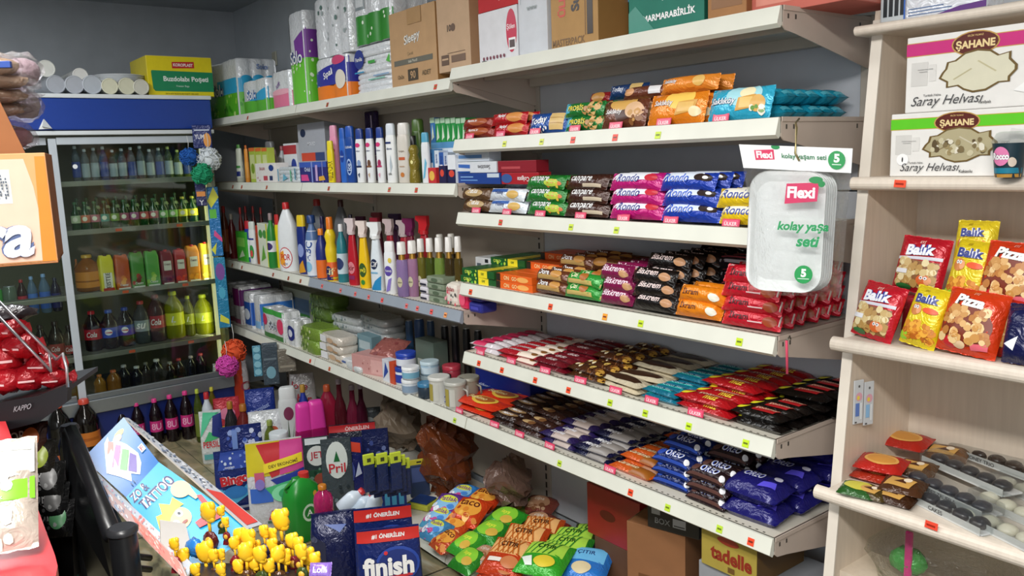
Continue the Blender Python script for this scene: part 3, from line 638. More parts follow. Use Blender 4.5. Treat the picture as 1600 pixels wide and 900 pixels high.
# fifth shelf (z .76): bars lying in rows
def bars(p0, p1, z, h, t, col, dec, lab, layers, y0=.03, dy=None, kind='foil', name='snack_bar', cat='bar', wf=1.0, shift=0, rx=.0, rzj=.06, grp=None):
    x, wd = xs(p0, p1, .03, z)
    me = pillow(wd * wf, h, t, col, dec, nu=10, nv=5, kind=kind).mesh(name)
    pile(me, name, lab, cat, grp or lab + 's', x, y0 + h/2, z, layers, dy or h * 1.02, t * .86, rx=rx, shift=shift, rzj=rzj)
z = .76; L8 = [2]*8; L7 = [3]*7
bars(735, 778, z, .036, .02, 'e4dce0', [('p', [(.1, 0), (.5, 0), (.7, 1), (.3, 1)], 'c82858'), ('t', 'Albeni', .55, .5, .4, '8a1840', dict(mw=.5, sh=.2))], 'white and pink wafer bar', [2]*7)
bars(776, 836, z, .04, .02, 'b01c28', [('p', [(.5, 0), (.95, 0), (.95, 1), (.65, 1)], 'e8d8c8'), ('t', 'çokonat', .38, .5, .44, W_, dict(mw=.5, sh=.2)), ('e', .85, .4, .06, .25, '8a5a2c')], 'red and cream wafer bar', [2]*7)
bars(832, 884, z, .04, .02, '6e1220', [('t', 'dido', .5, .5, .5, 'e0c8c8', dict(mw=.5)), ('r', 0, 0, .12, 1, 'b02838')], 'maroon wafer bar with pale lettering', [2, 2, 2, 3, 3, 3, 3])
bars(884, 940, z, .05, .024, '4a2814', [('dots', .05, .05, .95, .95, 14, .011, ['d8b050', 'b88a3a', 'e8c868', '7a4a20', 'f0e4c0'])], 'brown nut bar with golden flakes print', [2, 2, 3, 3, 3, 3], shift=.004)
bars(934, 1002, z, .062, .02, 'dcd0b4', [('p', [(.1, .2), (.4, .12), (.85, .2), (.92, .5), (.6, .75), (.2, .62)], '3c2416'), ('p', [(.1, .8), (.5, .86), (.8, .78), (.9, .9), (.3, .95)], '8a6a48')], 'cream and cocoa filled cake pack', [2, 2, 3, 3, 3], shift=.004, rzj=.15)
bars(1000, 1056, z, .036, .02, '12708a', [('r', .1, .62, .9, .8, '3a9ac8'), ('r', .1, .2, .8, .3, '1fb0a8'), ('t', 'Coco Star', .5, .45, .36, 'a8d8e8', dict(mw=.6))], 'teal coconut bar', [2, 2, 2, 3, 3, 3, 3, 3], shift=.006)
bars(1054, 1142, z, .046, .026, 'b0141c', [('e', .16, .55, .12, .4, 'e8d830'), ('e', .17, .72, .1, .34, 'b0141c'), ('t', 'çokomel', .58, .6, .4, 'f0d0b0', dict(mw=.5, sh=.3)), ('t', 'muz', .62, .22, .26, 'e8c840', dict(mw=.3, sh=.3))], 'red banana bar with yellow swoosh', [2, 2, 3, 3, 3, 3, 3], shift=.005)
bars(1142, 1222, z, .046, .026, '120e0c', [('e', .16, .55, .12, .4, 'e0d82c'), ('e', .17, .72, .1, .34, '120e0c'), ('p', [(.38, .2), (.8, .2), (.85, .75), (.42, .75)], 'a81c20'), ('t', 'çokomel', .62, .56, .36, 'f0d0b0', dict(mw=.4, sh=.3))], 'black banana bar with yellow swoosh', [2, 2, 2, 3, 3, 3, 3], shift=.005)
# sixth shelf (z .521)
z = .521
bars(676, 714, z, .05, .022, '1c3a9a', [('t', 'Albeni', .5, .5, .4, 'd0d8f0', dict(mw=.7)), ('r', .1, .1, .5, .2, '4a88d8')], 'blue bar at the end of the middle bay', [2]*6)
bars(708, 768, z, .09, .028, 'd8381c', [('e', .6, .5, .26, .4, 'e8c048'), ('e', .6, .5, .2, .28, 'b06020'), ('t', 'Benimo', .45, .5, .26, 'f8e8a0', dict(mw=.6))], 'orange red snack bag lying flat', [2, 2, 2], rzj=.15)
bars(766, 806, z, .042, .024, '2c1810', [('e', .5, .5, .34, .32, 'a08058'), ('t', 'Metro', .5, .5, .36, W_, dict(mw=.6, sh=.3))], 'dark brown caramel bar', [2, 2, 3, 3, 3, 3, 3])
bars(804, 846, z, .042, .024, '38201a', [('e', .35, .5, .2, .3, 'c0a070'), ('e', .5, .4, .12, .25, '7a5230')], 'umber bar with curled chocolate print', [2, 2, 3, 3, 3, 3, 3], shift=.003)
bars(844, 896, z, .042, .024, '2b1f52', [('p', [(.35, 0), (.8, 0), (.95, 1), (.5, 1)], 'b8a8a0'), ('t', 'Laviva', .45, .5, .42, 'f0f0fa', dict(mw=.65, sh=.3))], 'violet wafer bar with silver band', [2, 2, 3, 3, 3, 3, 3], shift=.003)
bars(894, 950, z, .042, .024, '15163a', [('p', [(.4, 0), (.9, 0), (1, 1), (.55, 1)], '8a8480'), ('t', 'Metro', .42, .52, .46, 'f4f4fa', dict(mw=.6, sh=.3))], 'navy bar with white script lettering', [2, 2, 3, 3, 3, 3, 3], shift=.004)
bars(948, 1012, z, .042, .024, 'd05a1c', [('p', [(.5, 0), (.98, 0), (.98, 1), (.6, 1)], '9a5a1c'), ('t', 'Caramio', .4, .52, .4, 'f8e4b8', dict(mw=.55, sh=.3))], 'burnt orange caramel bar', [1, 2, 2, 2, 2, 3, 3], shift=.004)
def oreo(p0, p1, col, c2, lab, layers, h=.044, t=.036, **k):
    bars(p0, p1, .521, h, t, col, [('e', .2, .55, .1, .34, c2), ('t', 'OREO', .55, .55, .5, 'e4e8f6', dict(mw=.45, out='3a5ac8')), ('r', .05, .02, .95, .12, c2), ('e', .9, .3, .05, .2, 'f0f0f4')], lab, layers, name='biscuit_pack', cat='biscuits', **k)
oreo(1012, 1070, '13235e', '2a4aa8', 'dark blue cream biscuit pack', [3, 4, 4, 4, 4, 4], rx=.35, y0=.05)
oreo(1070, 1132, '2a1a1e', '5a3a34', 'brownish black cream biscuit pack', [3, 3, 4, 4, 4, 4], rx=.35, shift=.003)
x, wd = xs(1128, 1212, .04, z)
me = pillow(wd, .1, .052, '1c1a68', [('t', 'OREO', .42, .6, .26, 'e8ecfa', dict(mw=.36, out='4a50d8')), ('p', [(.62, .2), (.9, .3), (.85, .5), (.66, .4)], '5a50d8'), ('e', .8, .7, .06, .12, 'dcdcf0')], seed=3).mesh('biscuit_bag')
pile(me, 'biscuit_bag', 'shiny violet blue biscuit bag by the right bracket', 'biscuits', 'violet blue biscuit bags', x, .08, z, [2, 2, 3], .112, .052, rx=.12, shift=.01)
# ================================================================== cartons on the top shelves
def cart(nm, label, p0, p1, y, z, h, d, col, front=(), right=(), cat='cardboard box', rz=0, tape=None, kind='card', sidecol=None, **k):
    x, wd = xs(p0, p1, y, z + .02)
    mb = carton(wd, d, h, col, front, right, kind=kind, tape=tape, sidecol=sidecol, **k)
    c, s = math.cos(rz), math.sin(rz)
    return one(mb, nm, label, cat, (x - (-d/2)*(-s)*-1*0 , y + d/2, z), rz)
KR = 'c09a70'
cart('cardboard_box', 'tan cardboard box with grey lettering at the end of the upper middle shelf', 613, 684, .03, 1.683, .27, .2, KR,
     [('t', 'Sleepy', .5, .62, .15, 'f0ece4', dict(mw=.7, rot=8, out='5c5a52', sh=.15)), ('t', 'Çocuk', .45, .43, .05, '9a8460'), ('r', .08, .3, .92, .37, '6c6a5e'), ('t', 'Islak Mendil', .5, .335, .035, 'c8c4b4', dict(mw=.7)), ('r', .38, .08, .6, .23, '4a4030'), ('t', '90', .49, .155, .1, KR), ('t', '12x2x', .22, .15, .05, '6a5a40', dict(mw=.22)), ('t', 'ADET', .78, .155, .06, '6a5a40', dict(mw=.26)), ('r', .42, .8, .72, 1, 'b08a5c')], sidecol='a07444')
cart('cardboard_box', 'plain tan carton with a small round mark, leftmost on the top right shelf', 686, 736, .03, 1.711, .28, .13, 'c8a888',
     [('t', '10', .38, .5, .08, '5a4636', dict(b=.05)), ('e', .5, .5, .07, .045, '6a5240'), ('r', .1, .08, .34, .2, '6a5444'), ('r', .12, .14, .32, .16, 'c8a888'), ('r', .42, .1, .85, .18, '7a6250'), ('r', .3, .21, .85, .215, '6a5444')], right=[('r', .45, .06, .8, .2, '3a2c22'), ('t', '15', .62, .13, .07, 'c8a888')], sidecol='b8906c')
x, wd = xs(750, 810, .035, 1.72)
one(carton(wd, .2, .16, 'e4e4e8', [('e', .85, .55, .13, .4, 'c8284a'), ('t', 'Şölen', .84, .62, .12, 'f4e8ea', dict(mw=.2)), ('r', .78, .2, .95, .42, 'f4f4f4'), ('r', .8, .24, .93, .38, '5a4a4a')] + [('e', .12 + .09*i, .12, .025, .035, '7a3a4a') for i in range(7)] + [('r', .08, .04, .2, .08, '555555')], seam=False), 'cardboard_box', 'white carton with a crimson oval under the red box', 'cardboard box', (x, .135, 1.711))
x2, wd2 = xs(745, 812, .03, 1.9)
one(carton(wd2, .21, .16, 'c02a30', [('t', 'Biscolata', .5, .5, .14, 'e89a98', dict(mw=.75, rot=100, b=0))], seam=False), 'cardboard_box', 'red carton stacked on the white one', 'cardboard box', (x2, .14, 1.872))
cart('cardboard_box', 'tall white carton with faint grey print next to the kraft box', 812, 856, .03, 1.711, .34, .24, 'd8dce2', [('r', .08, .45, .1, .9, 'a8b0b4')] + [('r', .1, .5 + .045*i, .75, .51 + .045*i, 'a8b8b8') for i in range(9)] + [('r', .5, .52, .7, .9, 'c8d0d4'), ('t', 'www', .5, .4, .03, '8a9494')])
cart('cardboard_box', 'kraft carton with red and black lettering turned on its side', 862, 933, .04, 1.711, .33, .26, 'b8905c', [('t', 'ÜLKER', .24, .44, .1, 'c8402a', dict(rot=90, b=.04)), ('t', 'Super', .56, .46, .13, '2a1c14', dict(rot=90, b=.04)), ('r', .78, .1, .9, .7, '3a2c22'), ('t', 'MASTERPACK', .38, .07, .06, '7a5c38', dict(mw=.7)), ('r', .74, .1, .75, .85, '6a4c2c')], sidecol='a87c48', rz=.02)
x, wd = xs(935, 962, .1, 1.8)
one(carton(.1, .2, .3, '3a78b8', [('r', 0, .4, 1, .44, '5a98d0')], seam=False), 'cardboard_box', 'blue carton half hidden behind the kraft carton', 'cardboard box', (xat(950, .12, 1.8), .26, 1.711))
one(carton(.2, .18, .3, '8a6038', [('r', .1, .1, .3, .9, '6a4828')], tape='a88860'), 'cardboard_box', 'shadowy brown carton left of the green carton', 'cardboard box', (xat(978, .14, 1.8), .25, 1.711))
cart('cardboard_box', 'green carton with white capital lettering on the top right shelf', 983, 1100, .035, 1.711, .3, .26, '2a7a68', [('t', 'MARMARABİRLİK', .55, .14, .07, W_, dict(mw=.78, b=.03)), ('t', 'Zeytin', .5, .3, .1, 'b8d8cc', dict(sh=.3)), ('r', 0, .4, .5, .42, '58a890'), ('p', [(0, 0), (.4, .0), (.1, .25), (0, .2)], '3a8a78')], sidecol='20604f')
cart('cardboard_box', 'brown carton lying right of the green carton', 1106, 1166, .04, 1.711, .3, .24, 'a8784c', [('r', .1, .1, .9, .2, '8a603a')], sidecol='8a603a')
one(carton(.24, .2, .2, 'c86a5c', [('r', .05, .1, .95, .4, 'd88a78')], sidecol='cf7b6b', seam=False), 'tray_pack', 'salmon pink tray pack at the right end of the top shelf', 'pack', (xat(1285, .15, 1.72), .16, 1.712), 0)
one(pillow(.12, .1, .09, 'c8dcec', [('e', .5, .5, .3, .3, '4a90d0'), ('t', 'SU', .5, .5, .3, W_)]), 'tissue_pack', 'white and blue pack against the wooden unit up top', 'pack', (.035, .28, 1.713), .3)
# ---- paper goods on the upper left shelf
GRN = '5cb82c'
def roll(label, p0, p1, h, d, nx, ny, nz, front, right=(), y=.03, z=1.683, film='eceff2', rz=0, cat='paper rolls', bul=.012, nm='roll_pack'):
    x, wd = xs(p0, p1, y, z + .05)
    mb = rollpack(wd, d, h, nx, ny, nz, film, [('F', front), ('R', right)], bul=bul)
    return one(mb, nm, label, cat, (x, y + d/2, z), rz)
roll('big toilet roll pack with green and blue wrap by the cooler', 322, 376, .30, .22, 2, 3, 2, [('r', 0, .02, 1, .42, GRN), ('r', .4, .42, 1, .68, '2ea8d8'), ('dots', 0, .05, 1, .4, 26, .012, ['9ad84a', '3a9a1c', 'c8e88a']), ('t', 'Solo', .42, .52, .22, W_, dict(mw=.9, out='1c3a8a', ow=.09))], [('r', 0, .02, 1, .42, GRN), ('r', 0, .42, 1, .66, '2ea8d8'), ('e', .2, .66, .14, .05, '2ea8d8'), ('e', .5, .66, .14, .06, '2ea8d8'), ('e', .8, .66, .14, .05, '2ea8d8'), ('dots', 0, .05, 1, .4, 26, .012, ['9ad84a', '3a9a1c', 'c8e88a']), ('t', 'Solo', .6, .86, .09, '8aa0c8', dict(out='5a6a9a'))])
roll('small kitchen roll pack with blue and green wrap', 379, 418, .16, .1, 2, 1, 1, [('r', 0, .02, 1, .4, GRN), ('p', [(.3, .4), (1, .35), (1, .75), (.5, .55)], '2ea8d8'), ('t', 'Solo', .4, .58, .3, W_, dict(mw=.8, out='1c6ab8', ow=.09))], [('r', 0, .02, 1, .4, GRN)], y=.0+.012)
roll('small white and pink roll pack beside the tall green one', 424, 455, .17, .1, 1, 1, 1, [('r', 0, .05, 1, .45, 'e87a9a'), ('e', .5, .45, .5, .08, 'f4b0c0'), ('t', 'soft', .4, .65, .14, '7a4a9a', dict(mw=.6, rot=20))], y=.015)
roll('tall kitchen roll pack with purple and green wrap', 455, 482, .40, .14, 1, 2, 2, [('r', 0, .02, 1, .5, '6ac832'), ('p', [(.45, .5), (1, .5), (1, .82), (.7, .76), (.4, .7)], '7a3a9a'), ('dots', .2, .08, 1, .48, 9, .007, 'e8f8d8'), ('t', 'Solo', .45, .52, .14, W_, dict(mw=.85, out='1c3a8a', ow=.09))], [('r', 0, .02, 1, .5, '6ac832'), ('r', 0, .5, 1, .8, '7a3a9a'), ('dots', .1, .08, 1, .78, 14, .007, 'e8f8d8')], y=.012)
roll('orange and blue kitchen roll pack under the white roll pack', 493, 545, .175, .16, 2, 2, 1, [('r', 0, .02, 1, .36, 'f08018'), ('p', [(0, .36), (1, .36), (1, .95), (.5, .84), (0, .68)], '2b2f9a'), ('e', .72, .9, .2, .1, 'd84a7a'), ('e', .78, .45, .14, .22, 'e8e0d0'), ('t', 'Sıpak', .42, .62, .2, W_, dict(mw=.66, rot=18, sh=.2))], [('r', 0, .02, 1, .36, 'f08018'), ('r', 0, .36, 1, .8, '2b2f9a')], y=.02)
roll('white quilted toilet roll pack on top of the orange one', 492, 548, .24, .17, 3, 2, 2, [('dots', .1, .1, .95, .9, 16, .009, ['5a7a72', 'a8b4b4', 'c8d0d0'])], y=.02, z=1.683+.178)
x, wd = xs(553, 612, .03, 1.74); napk = MB()
for k in range(9):
    loft(napk, [(0, wd*.47, .085), (.004, wd*.5, .09), (.016, wd*.5, .09), (.0205, wd*.47, .085)], M('eef1f4', 'foil'), n=7, seg=24, c=(random.uniform(-.002, .002), random.uniform(-.004, .004), k*.0205))
Sq = lambda u, v, e=0: ((u-.5)*wd, -.0915 - e, v*.185)
napk.decals(Sq, wd, .185, [('e', .17, .75, .13, .2, '2a3a8a'), ('t', 'Familia', .17, .75, .08, W_, dict(mw=.22)), ('r', .42, .62, .6, .68, '4aa84a'), ('r', .05, .46, .3, .49, '3a9ac8'), ('r', .55, .34, .95, .37, '8aa8c8'), ('r', .42, .28, .85, .3, '5ab898'), ('p', [(.9, .6), (1, .55), (1, .75)], '5ab84a')], eps=.0025)
one(napk, 'napkin_stack', 'white stack of wrapped paper napkins left of the tan box', 'napkins', (x, .125, 1.683))
roll('green topped roll pack standing on the napkin stack', 553, 612, .22, .17, 3, 2, 1, [('r', 0, .0, 1, .5, '2f8a2a'), ('dots', .2, .1, 1, .45, 6, .008, ['e8f8e0']), ('r', .05, .6, .3, .95, '8a9498'), ('r', .08, .65, .27, .9, 'e8ecee')], y=.03, z=1.683+.19)
mb = MB(); mb.box(-.03, .03, -.008, 0, -.04, .04, M('c8c6b4', 'paint'), .003); mb.box(-.024, .024, -.0095, -.008, -.033, .033, M('b8b6a4', 'paint'), .001)
one(mb, 'wall_socket_cover', 'beige junction cover on the wall behind the paper rolls', 'cover', on(430, 92, 1, YB - .001))
# ================================================================== MIDDLE AND LEFT BAYS
def SB(z, p0, p1, pt, kind, body, cap, label, lab=None, y=.06, dr=None, nm='bottle', cat='bottle', **k):
    x = xat((p0+p1)/2, y, z + .05); d = dep((x, y, z + .05)); w_ = (p1-p0)*d/FPX; h = zat(pt, x, y) - z
    rz = k.pop('rz', .35)
    return bottle(nm, kind, w_, w_*(dr or (.6 if kind in ('shampoo', 'spray', 'jug') else 1)), h, body, cap, lab, loc=(x, y, z), rz=rz, label=label, cat=cat, **k)
def BX(z, p0, p1, pt, d, col, label, front=(), right=(), y=.03, nm='carton', cat='box', kind='print', rz=0, **k):
    x, wd = xs(p0, p1, y, z + .03); h = zat(pt, x, y) - z
    return one(carton(wd, d, h, col, front, right, kind=kind, seam=k.pop('seam', False), **k), nm, label, cat, (x, y + d/2, z), rz)
# ---------------- upper middle shelf (z 1.336)
z = 1.336
SB(z, 370, 382, 226, 'tube', 'e4ead8', '5a9a48', 'white upright tube with green cap beside the cooler', 'e8eee0', ldec=[('r', 0, .1, 1, .4, '2a3a8a'), ('r', 0, .6, 1, .75, '4a9a4a')], nm='toothpaste_tube', cat='tube')
SB(z, 383, 391, 227, 'tube', 'e89838', 'c86a20', 'orange upright tube on the far left bathroom shelf', 'e8a040', nm='toothpaste_tube', cat='tube')
for i, (a, b) in enumerate(((392, 401), (402, 411), (412, 420))):
    BX(z, a, b, 231, .04, 'b8cc50', f'pale green soap carton, {NTH[i]} from the cooler', [('r', .1, .1, .9, .8, 'dce4a0'), ('e', .5, .4, .3, .15, '8aa838'), ('r', 0, .9, 1, 1, 'e87838')], y=.05, group=None) if 0 else BX(z, a, b, 231, .04, 'b8cc50', f'pale green soap carton, {NTH[i]} from the cooler', [('r', .1, .1, .9, .8, 'dce4a0'), ('e', .5, .4, .3, .15, '8aa838'), ('r', 0, .9, 1, 1, 'e87838')], y=.05)
SB(z, 415, 435, 221, 'shampoo', 'e8c8cc', '787878', 'pink and white lotion bottle with grey cap', y=.14)
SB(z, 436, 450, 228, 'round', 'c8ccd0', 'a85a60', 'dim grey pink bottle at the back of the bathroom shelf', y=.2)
BX(z, 400, 431, 255, .07, 'f0ece8', 'white soap box with a blue drop print', [('t', 'DALAN', .35, .72, .16, 'a82838', dict(mw=.5)), ('e', .8, .75, .12, .16, '1a3a8a'), ('r', .4, .12, .6, .35, 'c84a5a'), ('r', .7, .12, .85, .35, '2a3a6a'), ('dots', .05, .1, .3, .6, 6, .004, 'c87a8a')], y=.03)
x, wd = xs(431, 469, .03, z)
mb = MB()
for k in range(4):
    loft(mb, [(0, wd*.46, .05), (.006, wd*.5, .055), (.014, wd*.5, .055), (.0195, wd*.45, .05)], M('dfe6ea', 'foil'), n=5, seg=20, c=(random.uniform(-.004, .004), 0, k*.019), wr=.02)
mb.decals(lambda u, v, e=0: ((u-.5)*wd, -.058 - e, v*.075), wd, .075, [('r', .1, .1, .14, .9, '4a9ab8'), ('p', [(.3, .1), (.5, .3), (.34, .6)], '6ab0c8'), ('r', .62, .1, .66, .8, '5ab88a'), ('r', .8, .2, .84, .9, '3a8aa8')], eps=.001)
one(mb, 'wipes_stack', 'stack of white wet wipe packs with blue marks on the bathroom shelf', 'wipes', (x, .09, z))
BX(z, 446, 466, 224, .06, 'e8eaee', 'white pad pack with red band behind the wet wipes', [('r', 0, .72, 1, .95, 'b83040'), ('e', .75, .4, .2, .2, '1a3a9a')], y=.13)
BX(z, 469, 511, 253, .08, '2c2a78', 'purple blue sanitary pad pack at the shelf edge', [('r', 0, .75, 1, 1, '3a5ab8'), ('p', [(.05, .1), (.35, .1), (.3, .4), (.05, .4)], 'e04890'), ('t', 'Orkid', .3, .65, .2, 'd8e0f8', dict(mw=.4)), ('r', .45, 0, .5, 1, '8a9ad8'), ('r', .6, .1, .68, .85, 'c8a8d8'), ('r', .84, 0, .88, 1, '7a7ab8'), ('p', [(.72, .1), (.95, .15), (.9, .35), (.72, .3)], 'e8b03a')], y=.03)
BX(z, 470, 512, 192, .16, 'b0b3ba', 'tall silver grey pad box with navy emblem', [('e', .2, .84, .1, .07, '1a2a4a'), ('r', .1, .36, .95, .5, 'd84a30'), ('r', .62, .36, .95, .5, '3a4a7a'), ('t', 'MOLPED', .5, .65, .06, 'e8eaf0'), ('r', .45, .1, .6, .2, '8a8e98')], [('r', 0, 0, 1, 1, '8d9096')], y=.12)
SB(z, 512, 525, 220, 'shampoo', 'f0d820', 'f0dc30', 'slim yellow bottle with dark lettering', dec=[('t', 'BLENDAX', .5, .4, .2, '5a4a10', dict(rot=90, mw=2)), ('e', .5, .15, .3, .08, 'c8a820')], y=.035)
SB(z, 517, 533, 196, 'shampoo', 'e898b8', 'e8a0bc', 'rose pink shampoo bottle', dec=[('e', .5, .7, .3, .05, 'b03860')], y=.07)
SB(z, 532, 545, 200, 'shampoo', '2f6ac8', '2b62c0', 'bright blue shampoo bottle, left one of the pair', dec=[('e', .5, .6, .3, .14, '1a3f98'), ('t', 'clear', .5, .6, .04, 'c8d8f8', dict(mw=.7))], y=.06)
SB(z, 541, 559, 197, 'shampoo', '1d4a9c', '2456b4', 'deep blue shampoo bottle, right one of the pair', dec=[('t', 'CLEAR', .5, .78, .05, 'e8eefa', dict(mw=.8)), ('e', .5, .35, .3, .18, 'a8c0e8'), ('e', .5, .35, .22, .14, '1a3a80'), ('t', 'ice', .5, .35, .1, 'd0e0f8', dict(rot=90))], y=.05)
for i, (a, b, c_) in enumerate(((557, 573, '8aa0c8'), (573, 588, '6a4a38'), (589, 604, 'a82a5a'))):
    SB(z, a, b, 201 - i, 'shampoo', 'eef0f2', '24408f', ['white shampoo bottle with blue cap and pale blue print', 'white shampoo bottle with blue cap and coconut print', 'white shampoo bottle with blue cap and raspberry print'][i],
       dec=[('e', .4, .86, .32, .05, 'd83a78'), ('t', 'elidor', .45, .73, .035, '3a3a6a', dict(mw=.6)), ('e', .5, .45, .22, .08, c_), ('r', .15, .36, .8, .4, ['1a2a5a', '8a5a3a', 'c03a6a'][i]), ('p', [(.3, .2), (.55, .24), (.5, .12)], ['2a3a5a', 'c8a888', 'e8a0b8'][i])], y=.045)
SB(z, 604, 623, 193, 'shampoo', 'f2f4f4', 'dfe6ee', 'tall white shampoo bottle with slanted blue top', dec=[('t', 'dove', .5, .72, .05, '1a3a6a', dict(mw=.7)), ('r', .1, .82, .7, .86, '1a2f6a'), ('p', [(.55, .2), (.75, .35), (.62, .6), (.5, .4)], 'b8c4cc'), ('t', 'silk', .5, .2, .05, '5a5a5a')], y=.045)
SB(z, 622, 646, 192, 'shampoo', 'dcd6cc', 'e6e2dc', 'cream coloured pearl shampoo bottle', dec=[('r', .25, .48, .75, .54, 'c8603a'), ('e', .5, .18, .16, .05, 'c87a3a'), ('t', 'L\'argan', .5, .66, .05, '8a7a6a', dict(mw=.6)), ('r', .3, .34, .7, .36, 'b89a80')], y=.05, dr=.7)
SB(z, 639, 657, 212, 'curvy', '8a7a28', '15120e', 'gold bottle with black cap', bk='foil', dec=[('e', .6, .55, .12, .05, 'f0e8a0')], y=.04)
SB(z, 645, 667, 186, 'shampoo', '4a6628', '4c6a2a', 'olive green topped bottle at the back', y=.14, dr=.8)
SB(z, 659, 674, 207, 'shampoo', 'e6eaee', '58a8c8', 'white bottle with light blue cap', dec=[('p', [(.2, .1), (.5, .15), (.8, .5), (.6, .62), (.4, .3)], '6ab8d8')], y=.05)
BX(z, 669, 681, 262, .05, 'c83438', 'small red and gold box near the toothpaste', [('e', .5, .5, .35, .3, 'e8b850')], y=.02)
BX(z, 686, 696, 259, .05, '241f48', 'small dark blue box near the toothpaste', [('e', .5, .6, .3, .2, 'd84838')], y=.02)
BX(z, 700, 712, 242, .05, 'e4e8ee', 'small white box with red and navy squares', [('r', 0, 0, 1, .5, '1a1f4a'), ('e', .5, .36, .35, .12, 'd84838')], y=.02)
for i, (a, b, t_, c_) in enumerate(((672, 679, 233, '4a88c0'), (680, 687, 235, 'd0dce8'), (687, 694, 238, '2a5aa8'), (694, 701, 238, 'b8c8dc'))):
    BX(z, a, b, t_, .04, c_, f'upright toothpaste box, {NTH[i]} from the white bottle', [('r', .2, .1, .8, .6, 'e8ecf2'), ('t', 'ipana', .5, .75, .12, '1a3a8a', dict(rot=90))], y=.07)
for i in range(7):
    BX(z, 676 + i*8, 683 + i*8, 184 + (i % 2), .05, '2a9a48' if i else '3a78b8', f'green striped toothpaste box standing at the back, {NTH[i]} from the left', [('r', .1, .1, .9, .3, '1a5a2a'), ('r', .2, .4, .8, .55, 'e8f0e8'), ('p', [(.2, .65), (.8, .7), (.5, .9)], 'e0ecd8'), ('r', 0, .92, 1, 1, 'b8d8b8')], y=.15)
BX(z, 676, 712, 222, .03, 'dfe8ee', 'white sensitive toothpaste box standing tall', [('t', 'SENSODYNE', .5, .62, .12, '2a4a9a', dict(mw=.8)), ('r', 0, .85, 1, 1, '5a98c8'), ('r', .0, .3, 1, .45, '4a78c0')], y=.11)
def hb(p0, p1, z0, col, label, fr, y=.03, h=.036):
    x, wd = xs(p0, p1, y, z0); one(carton(wd, .05, h, col, fr, kind='print', seam=False), 'toothpaste_box', label, 'toothpaste', (x, y + .025, z0))
hb(714, 782, z, '1c3f8c', 'blue toothpaste box lying at the bottom', [('r', .1, .3, .5, .4, '6a98d8'), ('r', .1, .6, .4, .7, '8ab0e0'), ('r', .72, .6, .98, .95, 'c8d4e0')])
hb(784, 842, z, 'a81c28', 'red toothpaste box lying at the bottom', [('t', 'Colgate', .6, .5, .5, 'f0e4e4', dict(mw=.55, rot=180)), ('e', .15, .5, .15, .4, '3a5a98')])
hb(714, 776, z + .037, 'd8dce2', 'white toothpaste box on the second layer', [('p', [(.05, .5), (.35, .4), (.35, .75), (.05, .8)], '3a68b8'), ('t', 'Sensitive', .7, .5, .4, '6a6a70', dict(mw=.45, rot=180)), ('r', 0, 0, .35, .15, '1a4a9a')])
hb(778, 838, z + .037, '8a1a28', 'dark red toothpaste box on the second layer', [('r', .1, .3, .6, .5, 'b84a50')])
hb(712, 764, z + .074, 'c8d0dc', 'pale toothpaste box on the third layer', [('r', .1, .3, .8, .6, '5a88c0')])
mb = MB(); mb.box(-.045, .045, -.012, .012, 0, .2, M('2a1648', 'foil'), .008); mb.box(.01, .018, -.0135, -.0125, .02, .18, M('d8c8e0', 'print')); mb.box(-.04, .0, -.0135, -.0125, .05, .12, M('3a2a6a', 'print'))
one(mb, 'hair_dye_box', 'dark purple box hidden high at the back of the bathroom shelf', 'box', (xat(582, .3, 1.55), .3, 1.336 + .115), .1)
mb = MB(); mb.box(-.05, .05, -.03, .03, 0, .113, M('5a3a58', 'print'), .002)
one(mb, 'carton', 'dull purple box under the dark purple one at the back', 'box', (xat(582, .3, 1.55), .3, 1.336))
# ---------------- cleaning shelf (z .900)
z = .9
def C(p0, p1, pt, kind, body, cap, label, lab=None, **k): k.setdefault('nm', 'cleaner_bottle'); return SB(.9, p0, p1, pt, kind, body, cap, label, lab, **k)
C(348, 360, 322, 'round', '6a3018', 'b02020', 'brown bottle with red cap, nearest the cooler', 'a8582a', y=.04, ldec=[('e', .5, .5, .3, .3, 'e0b870')])
C(359, 371, 334, 'round', '5a1418', '9a9488', 'dark red bottle with grey cap by the cooler', y=.05, dec=[('p', [(.2, .1), (.7, .15), (.5, .4)], 'd8c8c8')])
C(376, 384, 324, 'round', '7a1818', 'b82020', 'red capped bottle in the back row, leftmost', y=.1); C(384, 392, 322, 'round', '6a1414', 'a81c1c', 'red capped bottle in the back row, second', y=.16); C(396, 404, 322, 'round', '5a1414', 'a01818', 'red capped bottle in the back row, third', y=.16); C(408, 416, 324, 'round', '4a1414', '981818', 'red capped bottle in the back row, fourth', y=.16)
BX(.9, 371, 386, 362, .05, '4ab83a', 'bright green carton on the cleaning shelf', [('r', .1, .5, .9, .8, '8ad85a'), ('p', [(.2, .1), (.8, .2), (.6, .4)], 'd8f0c8')], y=.03)
C(384, 396, 345, 'shampoo', '2a3f9a', 'c03038', 'small blue bottle with red cap', 'dfe4ea', y=.05)
C(390, 404, 346, 'shampoo', 'e4e8e8', 'd8e0d8', 'white bottle with green oval print', dec=[('e', .5, .35, .35, .2, '3a9a4a'), ('r', .1, .7, .9, .75, '2a3a8a'), ('e', .5, .3, .2, .1, 'd84a4a')], y=.04)
C(401, 409, 352, 'shampoo', '9a4a28', 'b83a28', 'slim brown bottle between the white ones', y=.05)
BX(.9, 406, 421, 349, .04, 'dfe6d4', 'white carton with two green bands', [('e', .3, .75, .2, .1, '4a9a4a'), ('e', .72, .75, .2, .1, '4a9a4a'), ('p', [(.2, .1), (.7, .2), (.5, .5)], '5aa83a'), ('r', .88, 0, 1, 1, 'd8e03a')], y=.03)
